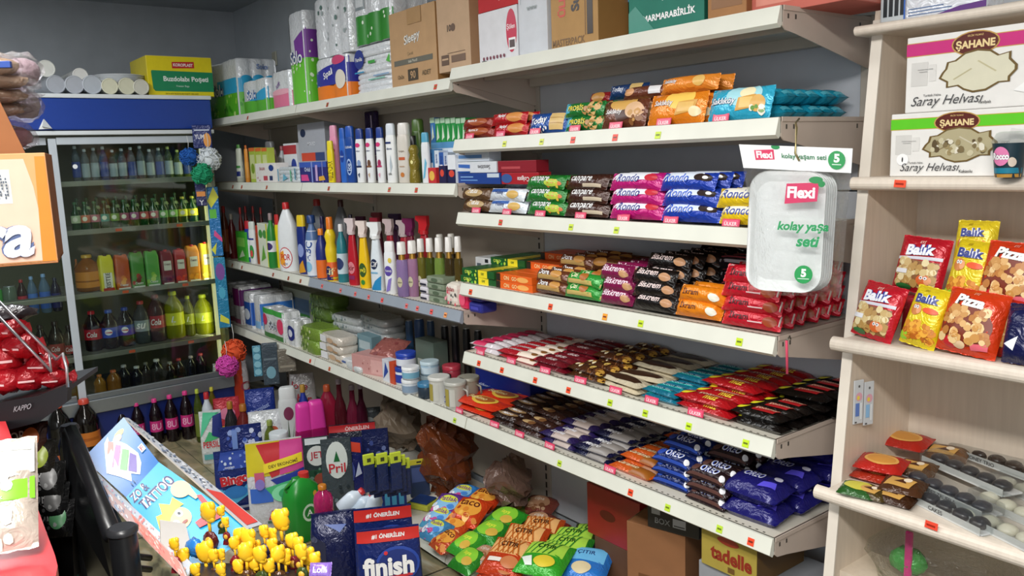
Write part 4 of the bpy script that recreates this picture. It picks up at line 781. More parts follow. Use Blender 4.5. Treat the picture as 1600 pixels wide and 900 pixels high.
C(420, 434, 333, 'round', '2a8a3a', '9a8888', 'green cleaner bottle with grey cap', 'e8e8f0', lz=(.3, .5), ldec=[('e', .5, .5, .4, .35, '3a2a6a')], y=.035)
C(432, 442, 335, 'shampoo', 'e8d428', 'c83030', 'yellow bottle with red cap beside the big white bottle', y=.06)
x = xat(452, .045, .95)
C(436, 470, 316, 'jug', 'e8ecee', 'c8282c', 'large white bleach bottle with red cap and round red logo', dec=[('e', .5, .22, .36, .17, 'c83038'), ('e', .5, .22, .33, .155, 'f0f0f0'), ('p', [(.18, .12), (.5, .08), (.42, .34), (.2, .3)], 'f0a030'), ('t', 'POR', .52, .23, .1, 'c82030', dict(mw=.5)), ('t', 'ÇÖZ', .5, .12, .04, '2a3a8a')], y=.05, rz=.5)
C(466, 484, 336, 'shampoo', '1d2f7a', 'e8c828', 'navy bottle with yellow cap', dec=[('e', .5, .5, .36, .14, '8a9ad0'), ('p', [(.1, .02), (.9, .05), (.7, .3), (.3, .2)], 'd89828')], y=.045)
C(480, 502, 336, 'round', '5a78a8', '20407a', 'blue and white bottle with wide blue cap', 'dfe6f0', lz=(.02, .75), ldec=[('t', 'ABC', .5, .55, .16, '1c4a9a', dict(rot=80)), ('e', .45, .2, .3, .12, '8ac0e0')], capr=.02, y=.045)
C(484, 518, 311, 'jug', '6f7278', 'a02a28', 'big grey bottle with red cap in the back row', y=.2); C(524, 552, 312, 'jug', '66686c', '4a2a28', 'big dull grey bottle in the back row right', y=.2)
C(495, 514, 357, 'round', '25327c', 'f08828', 'navy bottle with orange cap and orange base', 'e87028', lz=(.02, .38), y=.04)
C(510, 529, 339, 'curvy', 'f0d024', 'e87a1c', 'curvy yellow bottle with orange cap', 'e8642a', lz=(.02, .3), ldec=[('r', 0, 0, 1, .2, '2a2a6a'), ('e', .5, .5, .3, .3, '2a2a5a'), ('t', 'Cif', .5, .5, .4, 'f0e0a0')], y=.035)
C(528, 545, 350, 'round', '2a7f8a', 'e4e4e6', 'teal window cleaner bottle with white and red top', 'c8dce4', lz=(.15, .5), ldec=[('e', .5, .5, .4, .3, '2a3a6a')], y=.05)
C(544, 563, 341, 'spray', 'b81c2c', 'd8c8c8', 'red limescale spray with pale trigger', y=.04, dec=[('e', .5, .35, .35, .12, 'd8808a'), ('t', 'kir', .5, .35, .1, '7a1020'), ('r', .2, .12, .8, .2, '8a2a5a')])
C(561, 581, 345, 'spray', 'f0c41c', 'e8d8d0', 'yellow kitchen spray with pale trigger', y=.035, dec=[('e', .5, .36, .36, .14, '3a5a2a'), ('t', 'yağ', .5, .36, .1, 'f0e03a'), ('e', .5, .12, .2, .05, '3a8a3a')])
C(579, 603, 347, 'spray', 'dfe8ee', 'eef0f0', 'white and blue spray bottle with round blue logo', y=.035, dec=[('e', .45, .52, .3, .1, '1c2a4a'), ('t', 'Cif', .45, .52, .1, 'f4f4f4', dict(sh=.2)), ('p', [(.1, .02), (.9, .02), (.95, .3), (.5, .2)], '2a8ac0'), ('r', .15, .34, .75, .37, '7ab0d0')])
C(601, 622, 377, 'shampoo', 'eceef0', 'f0f0f0', 'white softener bottle with lilac flower print', y=.03, dec=[('e', .5, .55, .36, .12, '5a48a0'), ('t', 'Yumoş', .5, .55, .07, 'f0f0f0', dict(mw=.6)), ('p', [(.2, .05), (.6, .1), (.8, .4), (.5, .35)], '8a78c8'), ('e', .7, .8, .15, .06, 'e0c850')])
def pumpb(p0, p1, pt, col, label, y, capc='ebe8e4'):
    x = xat((p0+p1)/2, y, .95); d = dep((x, y, .95)); w_ = (p1-p0)*d/FPX; h = zat(pt, x, y) - .9
    t = empty('soap_bottle', (x, y, .9), .3, label, 'bottle', None)
    mb = MB(); loft(mb, sc(BP['shampoo'], w_, w_*.75, h*.82), M(col, 'liquid'), n=2.4, dec=[('e', .5, .4, .26, .14, 'c8c0a0'), ('t', 'sabun', .5, .4, .05, '4a4a3a', dict(mw=.4))]); child('body', mb, t)
    mb = MB(); mb.lathe([(h*.655, w_*.28), (h*.76, w_*.24)], M('c89a48', 'metal'), 12); child('neck_ring', mb, t)
    mb = MB(); mb.lathe([(h*.76, w_*.37), (h*.97, w_*.33), (h*.98, w_*.26)], M(capc, 'plastic'), 12); child('cap', mb, t)
pumpb(620, 640, 376, 'b8a0d8', 'lilac liquid soap bottle in front', .03); pumpb(637, 656, 374, 'd0a0c8', 'pink lilac liquid soap bottle behind the lilac one', .06)
for i, (a, b, c_) in enumerate(((652, 668, '8a8a3a'), (666, 682, '5a6a28'), (680, 697, '9ab85a'), (696, 712, '5a4a2a'), (711, 726, '6a5a2a'))):
    pumpb(a, b, 371 - i, c_, ['olive yellow soap bottle in the pump bottle row', 'dark olive soap bottle in the row', 'apple green soap bottle in the row', 'brown soap bottle in the row', 'amber brown soap bottle at the right end'][i], .085)
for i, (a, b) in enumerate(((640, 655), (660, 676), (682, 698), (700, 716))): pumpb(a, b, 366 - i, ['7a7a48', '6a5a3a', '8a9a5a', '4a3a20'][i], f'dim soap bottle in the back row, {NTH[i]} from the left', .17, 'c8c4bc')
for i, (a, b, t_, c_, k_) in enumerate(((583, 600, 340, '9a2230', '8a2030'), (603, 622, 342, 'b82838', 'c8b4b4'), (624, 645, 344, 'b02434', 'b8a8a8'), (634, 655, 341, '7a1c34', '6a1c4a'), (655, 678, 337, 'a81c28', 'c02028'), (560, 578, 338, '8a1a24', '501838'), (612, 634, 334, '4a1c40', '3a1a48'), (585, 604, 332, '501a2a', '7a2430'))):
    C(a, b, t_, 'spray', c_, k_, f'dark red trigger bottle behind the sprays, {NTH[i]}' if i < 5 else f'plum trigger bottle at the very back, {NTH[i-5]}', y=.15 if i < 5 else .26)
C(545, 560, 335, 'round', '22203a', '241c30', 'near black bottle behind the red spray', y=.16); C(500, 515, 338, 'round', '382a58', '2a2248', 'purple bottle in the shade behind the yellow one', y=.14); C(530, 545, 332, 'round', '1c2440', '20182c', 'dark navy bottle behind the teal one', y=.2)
# soaps stacked right end
def stk(p0, p1, n, h, d, col, label, fr, y=.03, z0=.9, nm='soap_bar', cat='soap', kind='print', top=()):
    x, wd = xs(p0, p1, y, z0 + .02)
    me = carton(wd, d, h, col, fr, kind=kind, seam=False, top=top, b=h*.25).mesh(nm)
    for k in range(n):
        o = bpy.data.objects.new(nm, me); COL.objects.link(o); o.location = (x + random.uniform(-.003, .003), y + d/2 + random.uniform(-.004, .004), z0 + k*(h+.0008)); tag(o, f'{label}, {LV[k]}', cat, label + 's')
stk(656, 668, 3, .026, .07, 'd8d4dc', 'small white soap carton beside the pump bottles', [('r', .1, .2, .9, .5, '2a2a3a')])
stk(668, 694, 4, .024, .08, '7d8a74', 'grey green soap bar pack', [('r', .1, .3, .9, .7, '909c86'), ('e', .5, .5, .2, .3, '5a6a54')])
stk(694, 714, 1, .085, .08, 'e4dcd0', 'cream soap pack with red print', [('t', 'dalan', .5, .75, .2, 'a8283a', dict(mw=.8)), ('dots', .1, .1, .9, .6, 12, .006, ['d85a6a', 'e8a0a8', '4a4a4a'])])
stk(715, 731, 1, .078, .07, 'e02858', 'hot pink soap box', [('e', .5, .5, .3, .3, 'f05a7a')], y=.02)
stk(732, 752, 2, .036, .07, '2c2f88', 'blue violet soap box', [('r', .2, .3, .8, .6, '4a4ab0')], y=.02)
stk(664, 705, 2, .022, .07, 'b4bcc0', 'pale grey soap carton lying behind the bars', [('r', .1, .3, .9, .5, '4a5258')], y=.12, z0=.9 + .0)
x = xat(758, .16, 1.0)
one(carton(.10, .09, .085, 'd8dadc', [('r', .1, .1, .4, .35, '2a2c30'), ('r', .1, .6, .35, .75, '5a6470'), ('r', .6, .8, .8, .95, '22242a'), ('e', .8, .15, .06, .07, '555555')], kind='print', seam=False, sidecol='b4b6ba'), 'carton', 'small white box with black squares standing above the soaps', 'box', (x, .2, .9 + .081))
one(carton(.16, .1, .08, 'a8a4a0', [('r', .02, .1, .4, .9, 'c8c4c0'), ('r', .46, .1, .56, .9, 'c83038'), ('e', .8, .5, .1, .3, 'd0404a'), ('p', [(.05, .15), (.3, .2), (.2, .7)], '5a5a5a')], kind='print', seam=False), 'carton', 'grey carton with red mark under the small white box', 'box', (x + .01, .2, .9))
# ---------------- lower middle shelf (z .521): paper, wipes, jars
z = .521
def R_(label, p0, p1, h, d, nx, ny, nz, front, right=(), y=.03, film='e4e6e8', **k): return roll(label, p0, p1, h, d, nx, ny, nz, front, right, y=y, z=.521, film=film, **k)
R_('white toilet roll pack with purple corner next to the cooler', 351, 377, .22, .2, 2, 3, 2, [('p', [(.6, .5), (1, .5), (1, .95), (.5, .95)], '8a2a78'), ('t', 'Blank', .35, .72, .16, '3a3a6a', dict(mw=.6)), ('r', 0, .02, 1, .14, 'a85a78')], [('r', 0, .5, 1, .92, '6a2a78')])
R_('kitchen roll pair in blue wrap on the lower middle shelf', 380, 394, .2, .2, 1, 2, 1, [('r', 0, .1, 1, .75, '2a5ab0'), ('e', .5, .4, .3, .16, 'e0e8f4')], [('r', 0, .1, 1, .75, '2f66c0')])
R_('white and blue kitchen roll pair', 396, 409, .2, .2, 1, 2, 1, [('r', 0, .1, 1, .3, '8ab8e0')], [('r', 0, .2, 1, .8, '3a78c8')])
R_('toilet roll pack with green lid and pink print', 411, 444, .155, .1, 2, 2, 1, [('r', 0, .82, 1, 1, '3aa848'), ('r', 0, 0, 1, .16, '3a7a3a'), ('e', .12, .6, .12, .2, 'd83a68'), ('e', .85, .5, .14, .26, 'e0406a'), ('t', 'Solo', .5, .45, .28, 'e0e4ee', dict(mw=.5, out='3a4a5a', ow=.08))], y=.02, bul=.006)
R_('small white roll pack with navy flower', 447, 462, .13, .1, 1, 2, 1, [('e', .5, .5, .4, .3, '1f2f7a'), ('e', .5, .5, .2, .15, 'd8dcea')], y=.02)
x, wd = xs(437, 482, .2, .6)
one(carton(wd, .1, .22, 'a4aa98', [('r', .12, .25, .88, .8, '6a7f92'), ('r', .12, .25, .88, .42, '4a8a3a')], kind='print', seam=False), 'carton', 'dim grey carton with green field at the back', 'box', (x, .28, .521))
def wipes(p0, p1, n, h, d, col, label, y, z0, dec=(), kind='foil', jit=.006):
    x, wd = xs(p0, p1, y, z0 + .02); me = MB()
    loft(me, [(0, wd*.46, d*.46), (h*.2, wd*.5, d*.5), (h*.8, wd*.5, d*.5), (h, wd*.44, d*.44)], M(col, kind), n=5, seg=24, wr=.03)
    me.decals(lambda u, v, e=0: ((u-.5)*wd, -d*.5 - e, v*h), wd, h, list(dec), eps=.0015)
    me = me.mesh('wet_wipes')
    for k in range(n):
        o = bpy.data.objects.new('wet_wipes', me); COL.objects.link(o); o.location = (x + random.uniform(-jit, jit), y + d/2 + random.uniform(-jit, jit), z0 + k*h*.98); o.rotation_euler.z = random.uniform(-.08, .08)
        tag(o, f'{label}, {LV[k]}', 'wipes', label + 's')
wipes(467, 497, 2, .062, .13, '7c9a3c', 'olive green wet wipe pack at the front', .02, .521, [('dots', .1, .1, .9, .9, 10, .01, ['5a7a28', 'a8c060', 'd0d8b0'])])
wipes(486, 520, 4, .062, .12, '5f7a34', 'dark green wet wipe pack in the taller stack', .16, .521, [('dots', .1, .1, .9, .9, 8, .01, ['4a6a28', '7a9a48'])])
wipes(498, 531, 3, .04, .11, 'd8d0c4', 'cream white wet wipe pack at the shelf front', .02, .521, [('r', .1, .1, .4, .9, 'e8e8ea'), ('e', .6, .5, .15, .3, 'c8a888'), ('r', .75, .2, .95, .4, 'b08a60')])
wipes(520, 560, 5, .036, .13, 'b8bcbc', 'grey white baby wipe pack', .15, .521, [('dots', .1, .2, .9, .8, 8, .006, ['5a6a70', '8a9aa0'])])
wipes(560, 604, 6, .034, .13, 'a8acac', 'pale grey wipe pack in the tall back stack', .17, .521, [('dots', .1, .2, .9, .8, 8, .006, ['4a5a60', '8a9aa0'])])
wipes(524, 556, 1, .03, .09, 'e0e2e4', 'flat white wipe pack beside the cream ones', .03, .521, [('r', .1, .3, .5, .6, '3a5a9a')]); wipes(540, 565, 1, .026, .07, 'd8dcdc', 'small white wipe pack near the pink box', .015, .521)
BX(.521, 560, 582, 524, .09, '6a8a94', 'blue grey carton behind the pink box', [('r', .1, .5, .9, .8, 'a8b8bc')], y=.12)
x, wd = xs(562, 597, .05, .54)
one(carton(wd, .1, .08, 'c89490', [('dots', .1, .1, .9, .9, 12, .005, ['e0b8b0', 'a86a68']), ('r', .6, .1, .95, .85, 'd8a8a4')], kind='print', seam=False), 'carton', 'dusty pink box with an open lid', 'box', (x, .08, .521), .25)
mb = pillow(.16, .14, .05, '9a5a54', [('dots', .1, .1, .9, .9, 16, .008, ['b87a70', '7a3a3a'])], seed=4)
o = one(mb, 'pink_pouch', 'crumpled dark pink pouch leaning on the pink box', 'pouch', (x + .02, .14, .521 + .075), .3, rx=.5)
mb = MB(); mb.lathe([(0, .012), (.1, .012), (.102, .016), (.15, .016)], M('e0c02c', 'plastic'), 10, ax='x'); mb.lathe([(.15, .018), (.18, .018)], M('4a9ac8', 'plastic'), 10, ax='x')
one(mb, 'toothbrush_tube', 'yellow and blue tube lying across the lower middle shelf', 'tube', (xat(530, .12, .6), .13, .521 + .013), -.5)
def J(p0, p1, z0, h, body, lid, label, y, lab=None, **k):
    x = xat((p0+p1)/2, y, z0 + .03); w_ = (p1-p0)*dep((x, y, z0))/FPX
    bottle('cream_jar', 'jar', w_, w_, h, body, lid, lab, loc=(x, y, z0), label=label, cat='jar', lz=(.15, .6), **k)
BX(.521, 598, 608, 562, .04, 'd8dce4', 'small white and blue carton leaning by the jars', [('p', [(.1, .1), (.9, .5), (.5, .9)], '2a4aa0')], y=.03); BX(.521, 609, 616, 566, .04, 'c84a28', 'slim orange red carton by the blue jar', y=.03)
J(618, 649, .521, .075, 'd8dce4', '22409a', 'white jar with blue lid, lower of the pair', .075, '2a3fa0'); J(619, 650, .597, .06, '2a3fa8', '2a48b0', 'blue lidded jar stacked on another jar', .075, 'e0e4ee')
J(628, 655, .521, .058, 'c8d0d8', 'dfe2e4', 'small white cream jar at the shelf front, lower one', .02, '8aa0b8'); J(628, 655, .580, .05, 'd8dee4', 'e8eaea', 'small white cream jar at the shelf front, upper one', .02, '7ab0c8')
J(653, 678, .521, .06, '2c3a48', '3a78a0', 'dark slate jar with blue grey lid', .03); J(657, 686, .59, .055, '9ab4c4', 'b8ccd4', 'pale blue jar stacked behind the slate one', .09, 'c8d8e0'); J(657, 686, .521, .068, '7a8a94', '8a9aa0', 'grey blue jar under the pale blue one', .09)
def mug(px, y, col, label):
    x = xat(px, y, .56); t = empty('wax_jar', (x, y, .521), .3, label, 'jar'); mb = MB()
    mb.lathe([(0, .036), (.01, .038), (.082, .038), (.09, .04)], M(col, 'plastic'), 18); mb.decals(lambda u, v, e=0: (.0385*math.sin((u-.5)*1.6) , -.0385*math.cos((u-.5)*1.6) - e, v*.08 + .005), .06, .08, [('r', .1, .1, .5, .9, 'a89a48'), ('r', .55, .1, .9, .9, 'c8c8c0')]); child('body', mb, t)
    mb = MB(); mb.lathe([(.09, .042), (.1, .042), (.102, .039)], M(col, 'plastic'), 18); child('lid', mb, t)
    mb = MB(); mb.tube([(.038, 0, .075), (.055, 0, .07), (.058, 0, .045), (.04, 0, .02)], .004, M(col, 'plastic')); child('handle', mb, t)
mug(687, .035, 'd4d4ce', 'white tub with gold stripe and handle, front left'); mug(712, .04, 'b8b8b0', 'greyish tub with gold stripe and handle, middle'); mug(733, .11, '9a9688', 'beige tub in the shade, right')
J(682, 705, .521, .06, '3a2620', '2a2020', 'dark brown jar with black lid behind the tubs', .14); J(692, 720, .521, .075, 'a83848', 'b83a4a', 'crimson lidded jar in the shade', .22)
BX(.521, 651, 679, 532, .07, '5a6a60', 'grey green carton behind the blue jars', [('r', .1, .2, .4, .5, 'b8bcb0'), ('r', .55, .1, .9, .3, 'c0c4b8')], y=.17)
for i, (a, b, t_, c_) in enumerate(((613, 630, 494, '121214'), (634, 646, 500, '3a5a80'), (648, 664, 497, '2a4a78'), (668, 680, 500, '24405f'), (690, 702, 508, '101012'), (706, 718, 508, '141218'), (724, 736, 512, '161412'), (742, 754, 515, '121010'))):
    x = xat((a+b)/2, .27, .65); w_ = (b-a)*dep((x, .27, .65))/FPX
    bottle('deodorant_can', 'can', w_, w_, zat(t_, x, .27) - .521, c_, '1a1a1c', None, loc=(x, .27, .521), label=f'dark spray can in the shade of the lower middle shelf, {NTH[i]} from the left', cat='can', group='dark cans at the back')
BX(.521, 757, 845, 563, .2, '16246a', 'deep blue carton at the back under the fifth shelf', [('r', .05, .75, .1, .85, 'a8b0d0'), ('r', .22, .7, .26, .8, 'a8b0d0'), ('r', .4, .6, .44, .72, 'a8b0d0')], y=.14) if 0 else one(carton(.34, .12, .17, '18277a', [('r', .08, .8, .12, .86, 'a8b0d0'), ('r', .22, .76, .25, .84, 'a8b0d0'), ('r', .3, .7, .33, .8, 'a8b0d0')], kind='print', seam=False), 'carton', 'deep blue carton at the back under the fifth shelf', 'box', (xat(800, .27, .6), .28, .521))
# ================================================================== INSIDE THE COOLER
def FB(px0, px1, pt, zb, kind, body, cap, label, lab=None, x=-3.62, dr=1, nm='drink_bottle', cat='bottle', **k):
    pm_ = (px0 + px1) / 2; y = yat(pm_, x, zb + .05); d = dep((x, y, zb + .05)); w_ = (px1-px0)*d/FPX; h = zat(pt, x, y) - zb
    return bottle(nm, kind, w_, w_*dr, h, body, cap, lab, loc=(x, y, zb), rz=1.2, label=label, cat=cat, **k)
ROW = lambda i: NTH[i]
for i in range(13):       # top row: small water bottles and cans
    a = 114 + i*14.4; c_ = ['5a6a70', '66767a', '7a8488', '2a3f7a', '3a4a44', '58686c', '66767a', '727e82', '5e6c72', '667678', '5a6a40', '647442', '6c7c3c'][i]
    FB(a, a + 12.5, 228 + (i*5) % 7, 1.375, 'soda', c_, 'c8d0d4' if i < 10 else 'b8c870', f'small water bottle on the top cooler shelf, {ROW(i)} from the left', '8a989c' if i % 3 else '2a3f80', bk='liquid')
for i in range(13):       # second row: green glass soda bottles
    a = 112 + i*15.2; lc = ['b8c8a0', 'c86a48', 'b8707a', '4a9a8a', '7aa048', '9a4a6a', 'a05a8a', 'b85a5a', 'a85058', '6aa858', '7ab858', 'd8d838', 'e0dc30'][i]
    FB(a, a + 14, 316 - i*.8, 1.135, 'wine', '14401c', '1d5a2a' if i < 11 else '9a9a2a', f'small green glass soda bottle on the second cooler shelf, {ROW(i)} from the left', lc, bk='gloss', lz=(.25, .52), ldec=[('e', .5, .5, .25, .3, 'e8e8d0')], x=-3.56)
    FB(a + 5, a + 17, 310 - i*.9, 1.135, 'wine', '123a1a', '1a4a22', f'green glass soda bottle in the second row back, {ROW(i)} from the left', '8aa070', bk='gloss', lz=(.62, .72), x=-3.68)
FB(120, 158, 398, .815, 'soda', 'c8781c', 'd8a838', 'large orange drink bottle beside the door frame', 'd88a2a', bk='liquid')
FB(118, 126, 405, .815, 'soda', 'b86a18', 'c86a28', 'small orange drink bottle behind the door frame', x=-3.7)
def fcart(px0, px1, pt, zb, col, label, fr, x=-3.56, capc=None):
    y0, y1 = yat(px0, x, zb + .05), yat(px1, x, zb + .05); h = zat(pt, x, (y0+y1)/2) - zb; wd = abs(y1 - y0) * .93
    t = empty('juice_carton', (x, (y0+y1)/2, zb), PI/2, label, 'carton'); mb = MB()
    loft(mb, [(0, wd/2, wd/2), (h*.8, wd/2, wd/2), (h*.93, wd*.42, wd*.35), (h*.97, wd*.4, wd*.12)], M(col, 'print'), n=8, seg=24)
    mb.decals(lambda u, v, e=0: ((u-.5)*wd, -wd/2 - e, v*h*.8), wd, h*.8, fr, curved=False, eps=.0012); child('body', mb, t)
    mb = MB(); mb.lathe([(h*.9, wd*.16), (h, wd*.15)], M(capc or 'c02828', 'plastic'), 10, (0, -wd*.1, 0)); child('cap', mb, t)
FR_ = lambda c1, c2: [('dots', .08, .08, .92, .42, 5, .012, [c1, c2]), ('r', .1, .0, .9, .05, 'e8e8e0')]
for i, (a, b, t_, c_, fr) in enumerate(((155, 179, 397, 'd8cc28', [('r', .2, .1, .8, .62, 'e8e4d8'), ('t', 'EISTEE', .5, .36, .14, '1a1a1a', dict(rot=90)), ('r', .1, 0, .9, .1, 'b02820')]), (179, 203, 396, 'b8501c', FR_('e8a038', 'd87828')), (203, 226, 392, '4a8a38', FR_('7a2a20', 'a83a28')), (226, 249, 390, '58a048', FR_('b8d868', '8ac048')),
                                        (250, 271, 390, '7a2a38', FR_('5a1028', '8a2038')), (272, 291, 388, 'b0383a', FR_('d83a28', 'e85838')), (291, 312, 382, 'd8882a', FR_('f09828', 'f0b040')), (312, 333, 378, 'ecc82c', FR_('f8e050', 'e8b020')))):
    if i > 3: fr = [('r', .2, .5, .8, .85, 'e0dcd4'), ('t', 'Cappy', .5, .72, .09, '5a1018', dict(mw=.5))] + fr
    elif i > 0: fr = fr + [('t', 'Cappy', .5, .14, .1, 'e8e8e0', dict(mw=.7))]
    fcart(a, b, t_, .815, c_, f'juice carton on the middle cooler shelf, {ROW(i)} from the left', fr, capc='b82020' if i > 3 else '3a2a20')
for i, (a, b, t_, c_, cc, lc, tx, nmz) in enumerate(((134, 160, 486, '1a0c08', 'b81c28', 'b81c28', 'Cola', 'cola bottle with red label on the fourth cooler shelf'), (160, 187, 484, '140c0c', '2a58b8', '1f48b8', 'p', 'first cola bottle with blue label'), (186, 211, 480, '120c10', '2a48a8', '2a38a8', 'p', 'second cola bottle with blue label'),
                                        (211, 236, 470, '5a6468', 'b84048', '8a98a0', 'su', 'clear soda bottle with red neck label'), (234, 260, 460, '6a5458', '8a4048', 'a83a44', 'Cola', 'empty looking bottle with faded red label'),
                                        (259, 289, 455, 'a8ac20', 'b8c828', 'c8cc30', 'L', 'large yellow green lemonade bottle'), (288, 305, 462, '7a8020', '9aa830', '9aa038', 'L', 'olive lemonade bottle in the middle of the group'), (305, 334, 460, 'c8cc20', 'c8d838', 'd0d83a', 'L', 'bright yellow lemonade bottle at the right end'))):
    FB(a, b, t_, .50, 'soda', c_, cc, nmz, lc, bk='liquid' if i > 2 else 'gloss', lz=(.3, .56), ldec=([('e', .5, .55, .2, .3, 'f0f0f4'), ('p', [(.32, .55), (.68, .6), (.68, .45), (.32, .5)], 'c82838')] if tx == 'p' else [('t', tx, .5, .5, .5, W_, dict(mw=.55, sh=.3))]))
for i, (a, b, t_, c_, cc) in enumerate(((148, 166, 585, '9a6a20', 'c87838'), (168, 190, 578, '8a5a1c', 'c86838'), (186, 206, 570, '1a1814', 'a8a8a8'), (205, 226, 572, '16161a', 'c0c4c4'), (222, 238, 566, '14140f', '6a6a60'), (236, 258, 561, '141612', 'c8c8c4'), (258, 276, 565, '121210', '8a8a80'), (272, 290, 560, '1a1a18', 'b03840'), (292, 308, 556, '16140f', 'a89aa0'), (306, 324, 552, '181414', 'a83840'))):
    FB(a, b, t_, .25, 'soda', c_, cc, f'squat bottle on the cooler floor, {ROW(i)} from the left', bk='gloss', x=-3.6)
for i, (a, b, t_, c_, cc, lc) in enumerate(((-6, 6, 452, '3a9a3a', 'c0c0c0', '3aa83a'), (8, 28, 447, '5a6a5a', 'c0c4c4', '8a9a88'), (30, 44, 437, '2a1210', 'b02028', 'b0283a'), (46, 60, 432, '7a9ab8', '8ab0e0', '4a78c8'), (64, 80, 428, '7a9ab8', '8ab0e0', '3a68c0'), (82, 96, 434, '1a1a30', '1c2040', '24286a'))):
    FB(a, b, t_, .73, 'can' if i < 2 else 'soda', c_, cc, f'drink behind the left cooler door, {ROW(i)} from the left edge', lc, bk='gloss' if i != 3 and i != 4 else 'liquid', nm='drink_can' if i < 2 else 'drink_bottle', cat='can' if i < 2 else 'bottle')
for i, (a, b, t_, cc, lc) in enumerate(((34, 54, 500, 'c86828', 'd8742a'), (58, 80, 508, '20100c', '7a1a1c'), (80, 104, 502, '20100c', '8a1c20'), (102, 122, 508, '20100c', '8a1c20'))):
    FB(a, b, t_, .43, 'soda', '120a08', cc, f'cola bottle behind the left cooler door on the lower shelf, {ROW(i)} from the left', lc, bk='gloss', lz=(.35, .55), ldec=[('t', 'Cola', .5, .5, .5, 'd8c8c8', dict(mw=.5, sh=.3))] if i else [])
FB(104, 130, 590, .25, 'soda', '8a6a28', 'd8d8d0', 'amber drink bottle with white cap at the cooler floor left of the frame', bk='liquid'); FB(84, 100, 600, .25, 'soda', '7a6a58', 'a8a8a0', 'pale bottle at the cooler floor far left', bk='liquid')
# ================================================================== FLOOR: bottles before the cooler, detergents
def onfloor(px, pb, z=0):
    p = on(px, pb, 2, z); return p
def G(px0, px1, pt, pb, lim=True):
    """stand something on the floor (or the low deck) where its base shows in the photo"""
    pm_ = (px0 + px1) / 2; p = on(pm_, pb, 2, 0.0)
    if lim and p.y > -.13: p = on(pm_, pb, 2, .057)
    p.y = min(p.y, .30)
    d = dep(p); return p, (px1-px0)*d/FPX, (pb-pt)*d/FPX*1.02
def GB(px0, px1, pt, pb, kind, body, cap, label, lab=None, dr=None, nm='bottle', cat='bottle', rz=None, **k):
    p, w_, h = G(px0, px1, pt, pb)
    return bottle(nm, kind, w_, w_*(dr or (.6 if kind in ('shampoo', 'spray', 'jug') else 1)), h, body, cap, lab, loc=p, rz=face(p) if rz is None else rz, label=label, cat=cat, **k)
for i, (a, t_) in enumerate(((160, 641), (185, 637), (210, 631), (238, 625), (262, 619), (286, 613))):
    GB(a, a + 19, t_ - 3, 702 - i*3.5, 'soda', '170a12', 'd83a86', f'dark cola bottle with bright pink label by the cooler, {ROW(i)} from the left', 'c82e7a', bk='gloss', lz=(.28, .52), ldec=[('t', '8U', .5, .5, .6, 'f0b0d0', dict(mw=.7))], nm='drink_bottle')
GB(122, 160, 622, 716, 'soda', '120d0a', 'c84838', 'big dark bottle with orange label and red cap', 'c8742a', bk='gloss', lz=(.25, .48), nm='drink_bottle', ldec=[('r', .1, .4, .9, .6, 'a85a1c')]); GB(82, 118, 628, 725, 'soda', '0f0e0c', 'd85a38', 'big dark bottle with orange cap', 'c0643a', bk='gloss', lz=(.05, .2), nm='drink_bottle')
GB(98, 122, 668, 740, 'soda', '14140f', '8a8c88', 'short dark bottle with grey cap', bk='gloss', nm='drink_bottle')
def pouch(px0, px1, pt, pb, col, label, dec, dr=.45, kind='foil', prof='pouch', nm='detergent_bag', cat='detergent', rz=None, tilt=0, n=3.5, top=None, wr=.012):
    p, w_, h = G(px0, px1, pt, pb); mb = MB(); loft(mb, sc(BP[prof], w_, w_*dr, h), M(col, kind), n=n, seg=28, dec=dec, wr=wr, eps=.0035 if wr else .0015)
    o = one(mb, nm, label, cat, p, face(p) if rz is None else rz, rx=0)
    if tilt: o.rotation_euler = (tilt, 0, o.rotation_euler.z)
    return o
pouch(318, 352, 640, 722, 'dfe4e4', 'white detergent bag with teal and red print by the cooler', [('p', [(0, .5), (.6, .9), (.9, .95), (.2, .98)], '58c89a'), ('p', [(.1, .4), (.9, .5), (.4, .62)], '4ab878'), ('t', 'PERSIL', .45, .38, .12, 'c8303a', dict(mw=.7)), ('r', .1, .1, .9, .2, '5aa8a8'), ('p', [(.5, .55), (1, .45), (1, .95), (.6, .9)], '22307a')])
GB(308, 322, 607, 690, 'soda', '5a6a28', 'b8c848', 'olive bottle with green cap beside the pink labelled bottles', '6a7a30', bk='liquid'); GB(320, 338, 612, 690, 'round', 'c8d0d8', 'c02c34', 'white bottle with red cap near the cooler corner'); GB(330, 344, 604, 680, 'soda', '8a7a28', 'c8c040', 'amber bottle with lime cap near the cooler corner', bk='liquid')
pouch(342, 400, 700, 796, '1c2f78', 'dark blue detergent bag with red lettering and light blue wave', [('p', [(.1, .7), (.9, .7), (.8, .98), (.2, .98)], '2a4aa8'), ('p', [(.08, .42), (.3, .34), (.7, .36), (.95, .5), (.9, .3), (.5, .16), (.15, .24)], '4aa8d8'), ('e', .5, .34, .3, .1, '2a78c0'), ('r', .05, .07, .95, .11, '8a90a8'), ('dots', .2, .72, .9, .95, 12, .006, ['6a8ad8', 'c8d8f0']), ('t', 'Bingo', .5, .53, .19, 'c8202c', dict(mw=.82, b=.05, out='e8ecf4', ow=.08, rot=6)), ('t', 'oxyjen', .4, .74, .05, 'd8e0f0')], dr=.4)
pouch(352, 417, 662, 775, '1d2c70', 'navy patterned detergent bag behind the blue one', [('dots', .05, .5, .95, .95, 26, .011, ['3a58b0', '8aa0d8', 'c8d0e8', '2a3f90']), ('r', .3, .4, .42, .95, '6a88c8')])
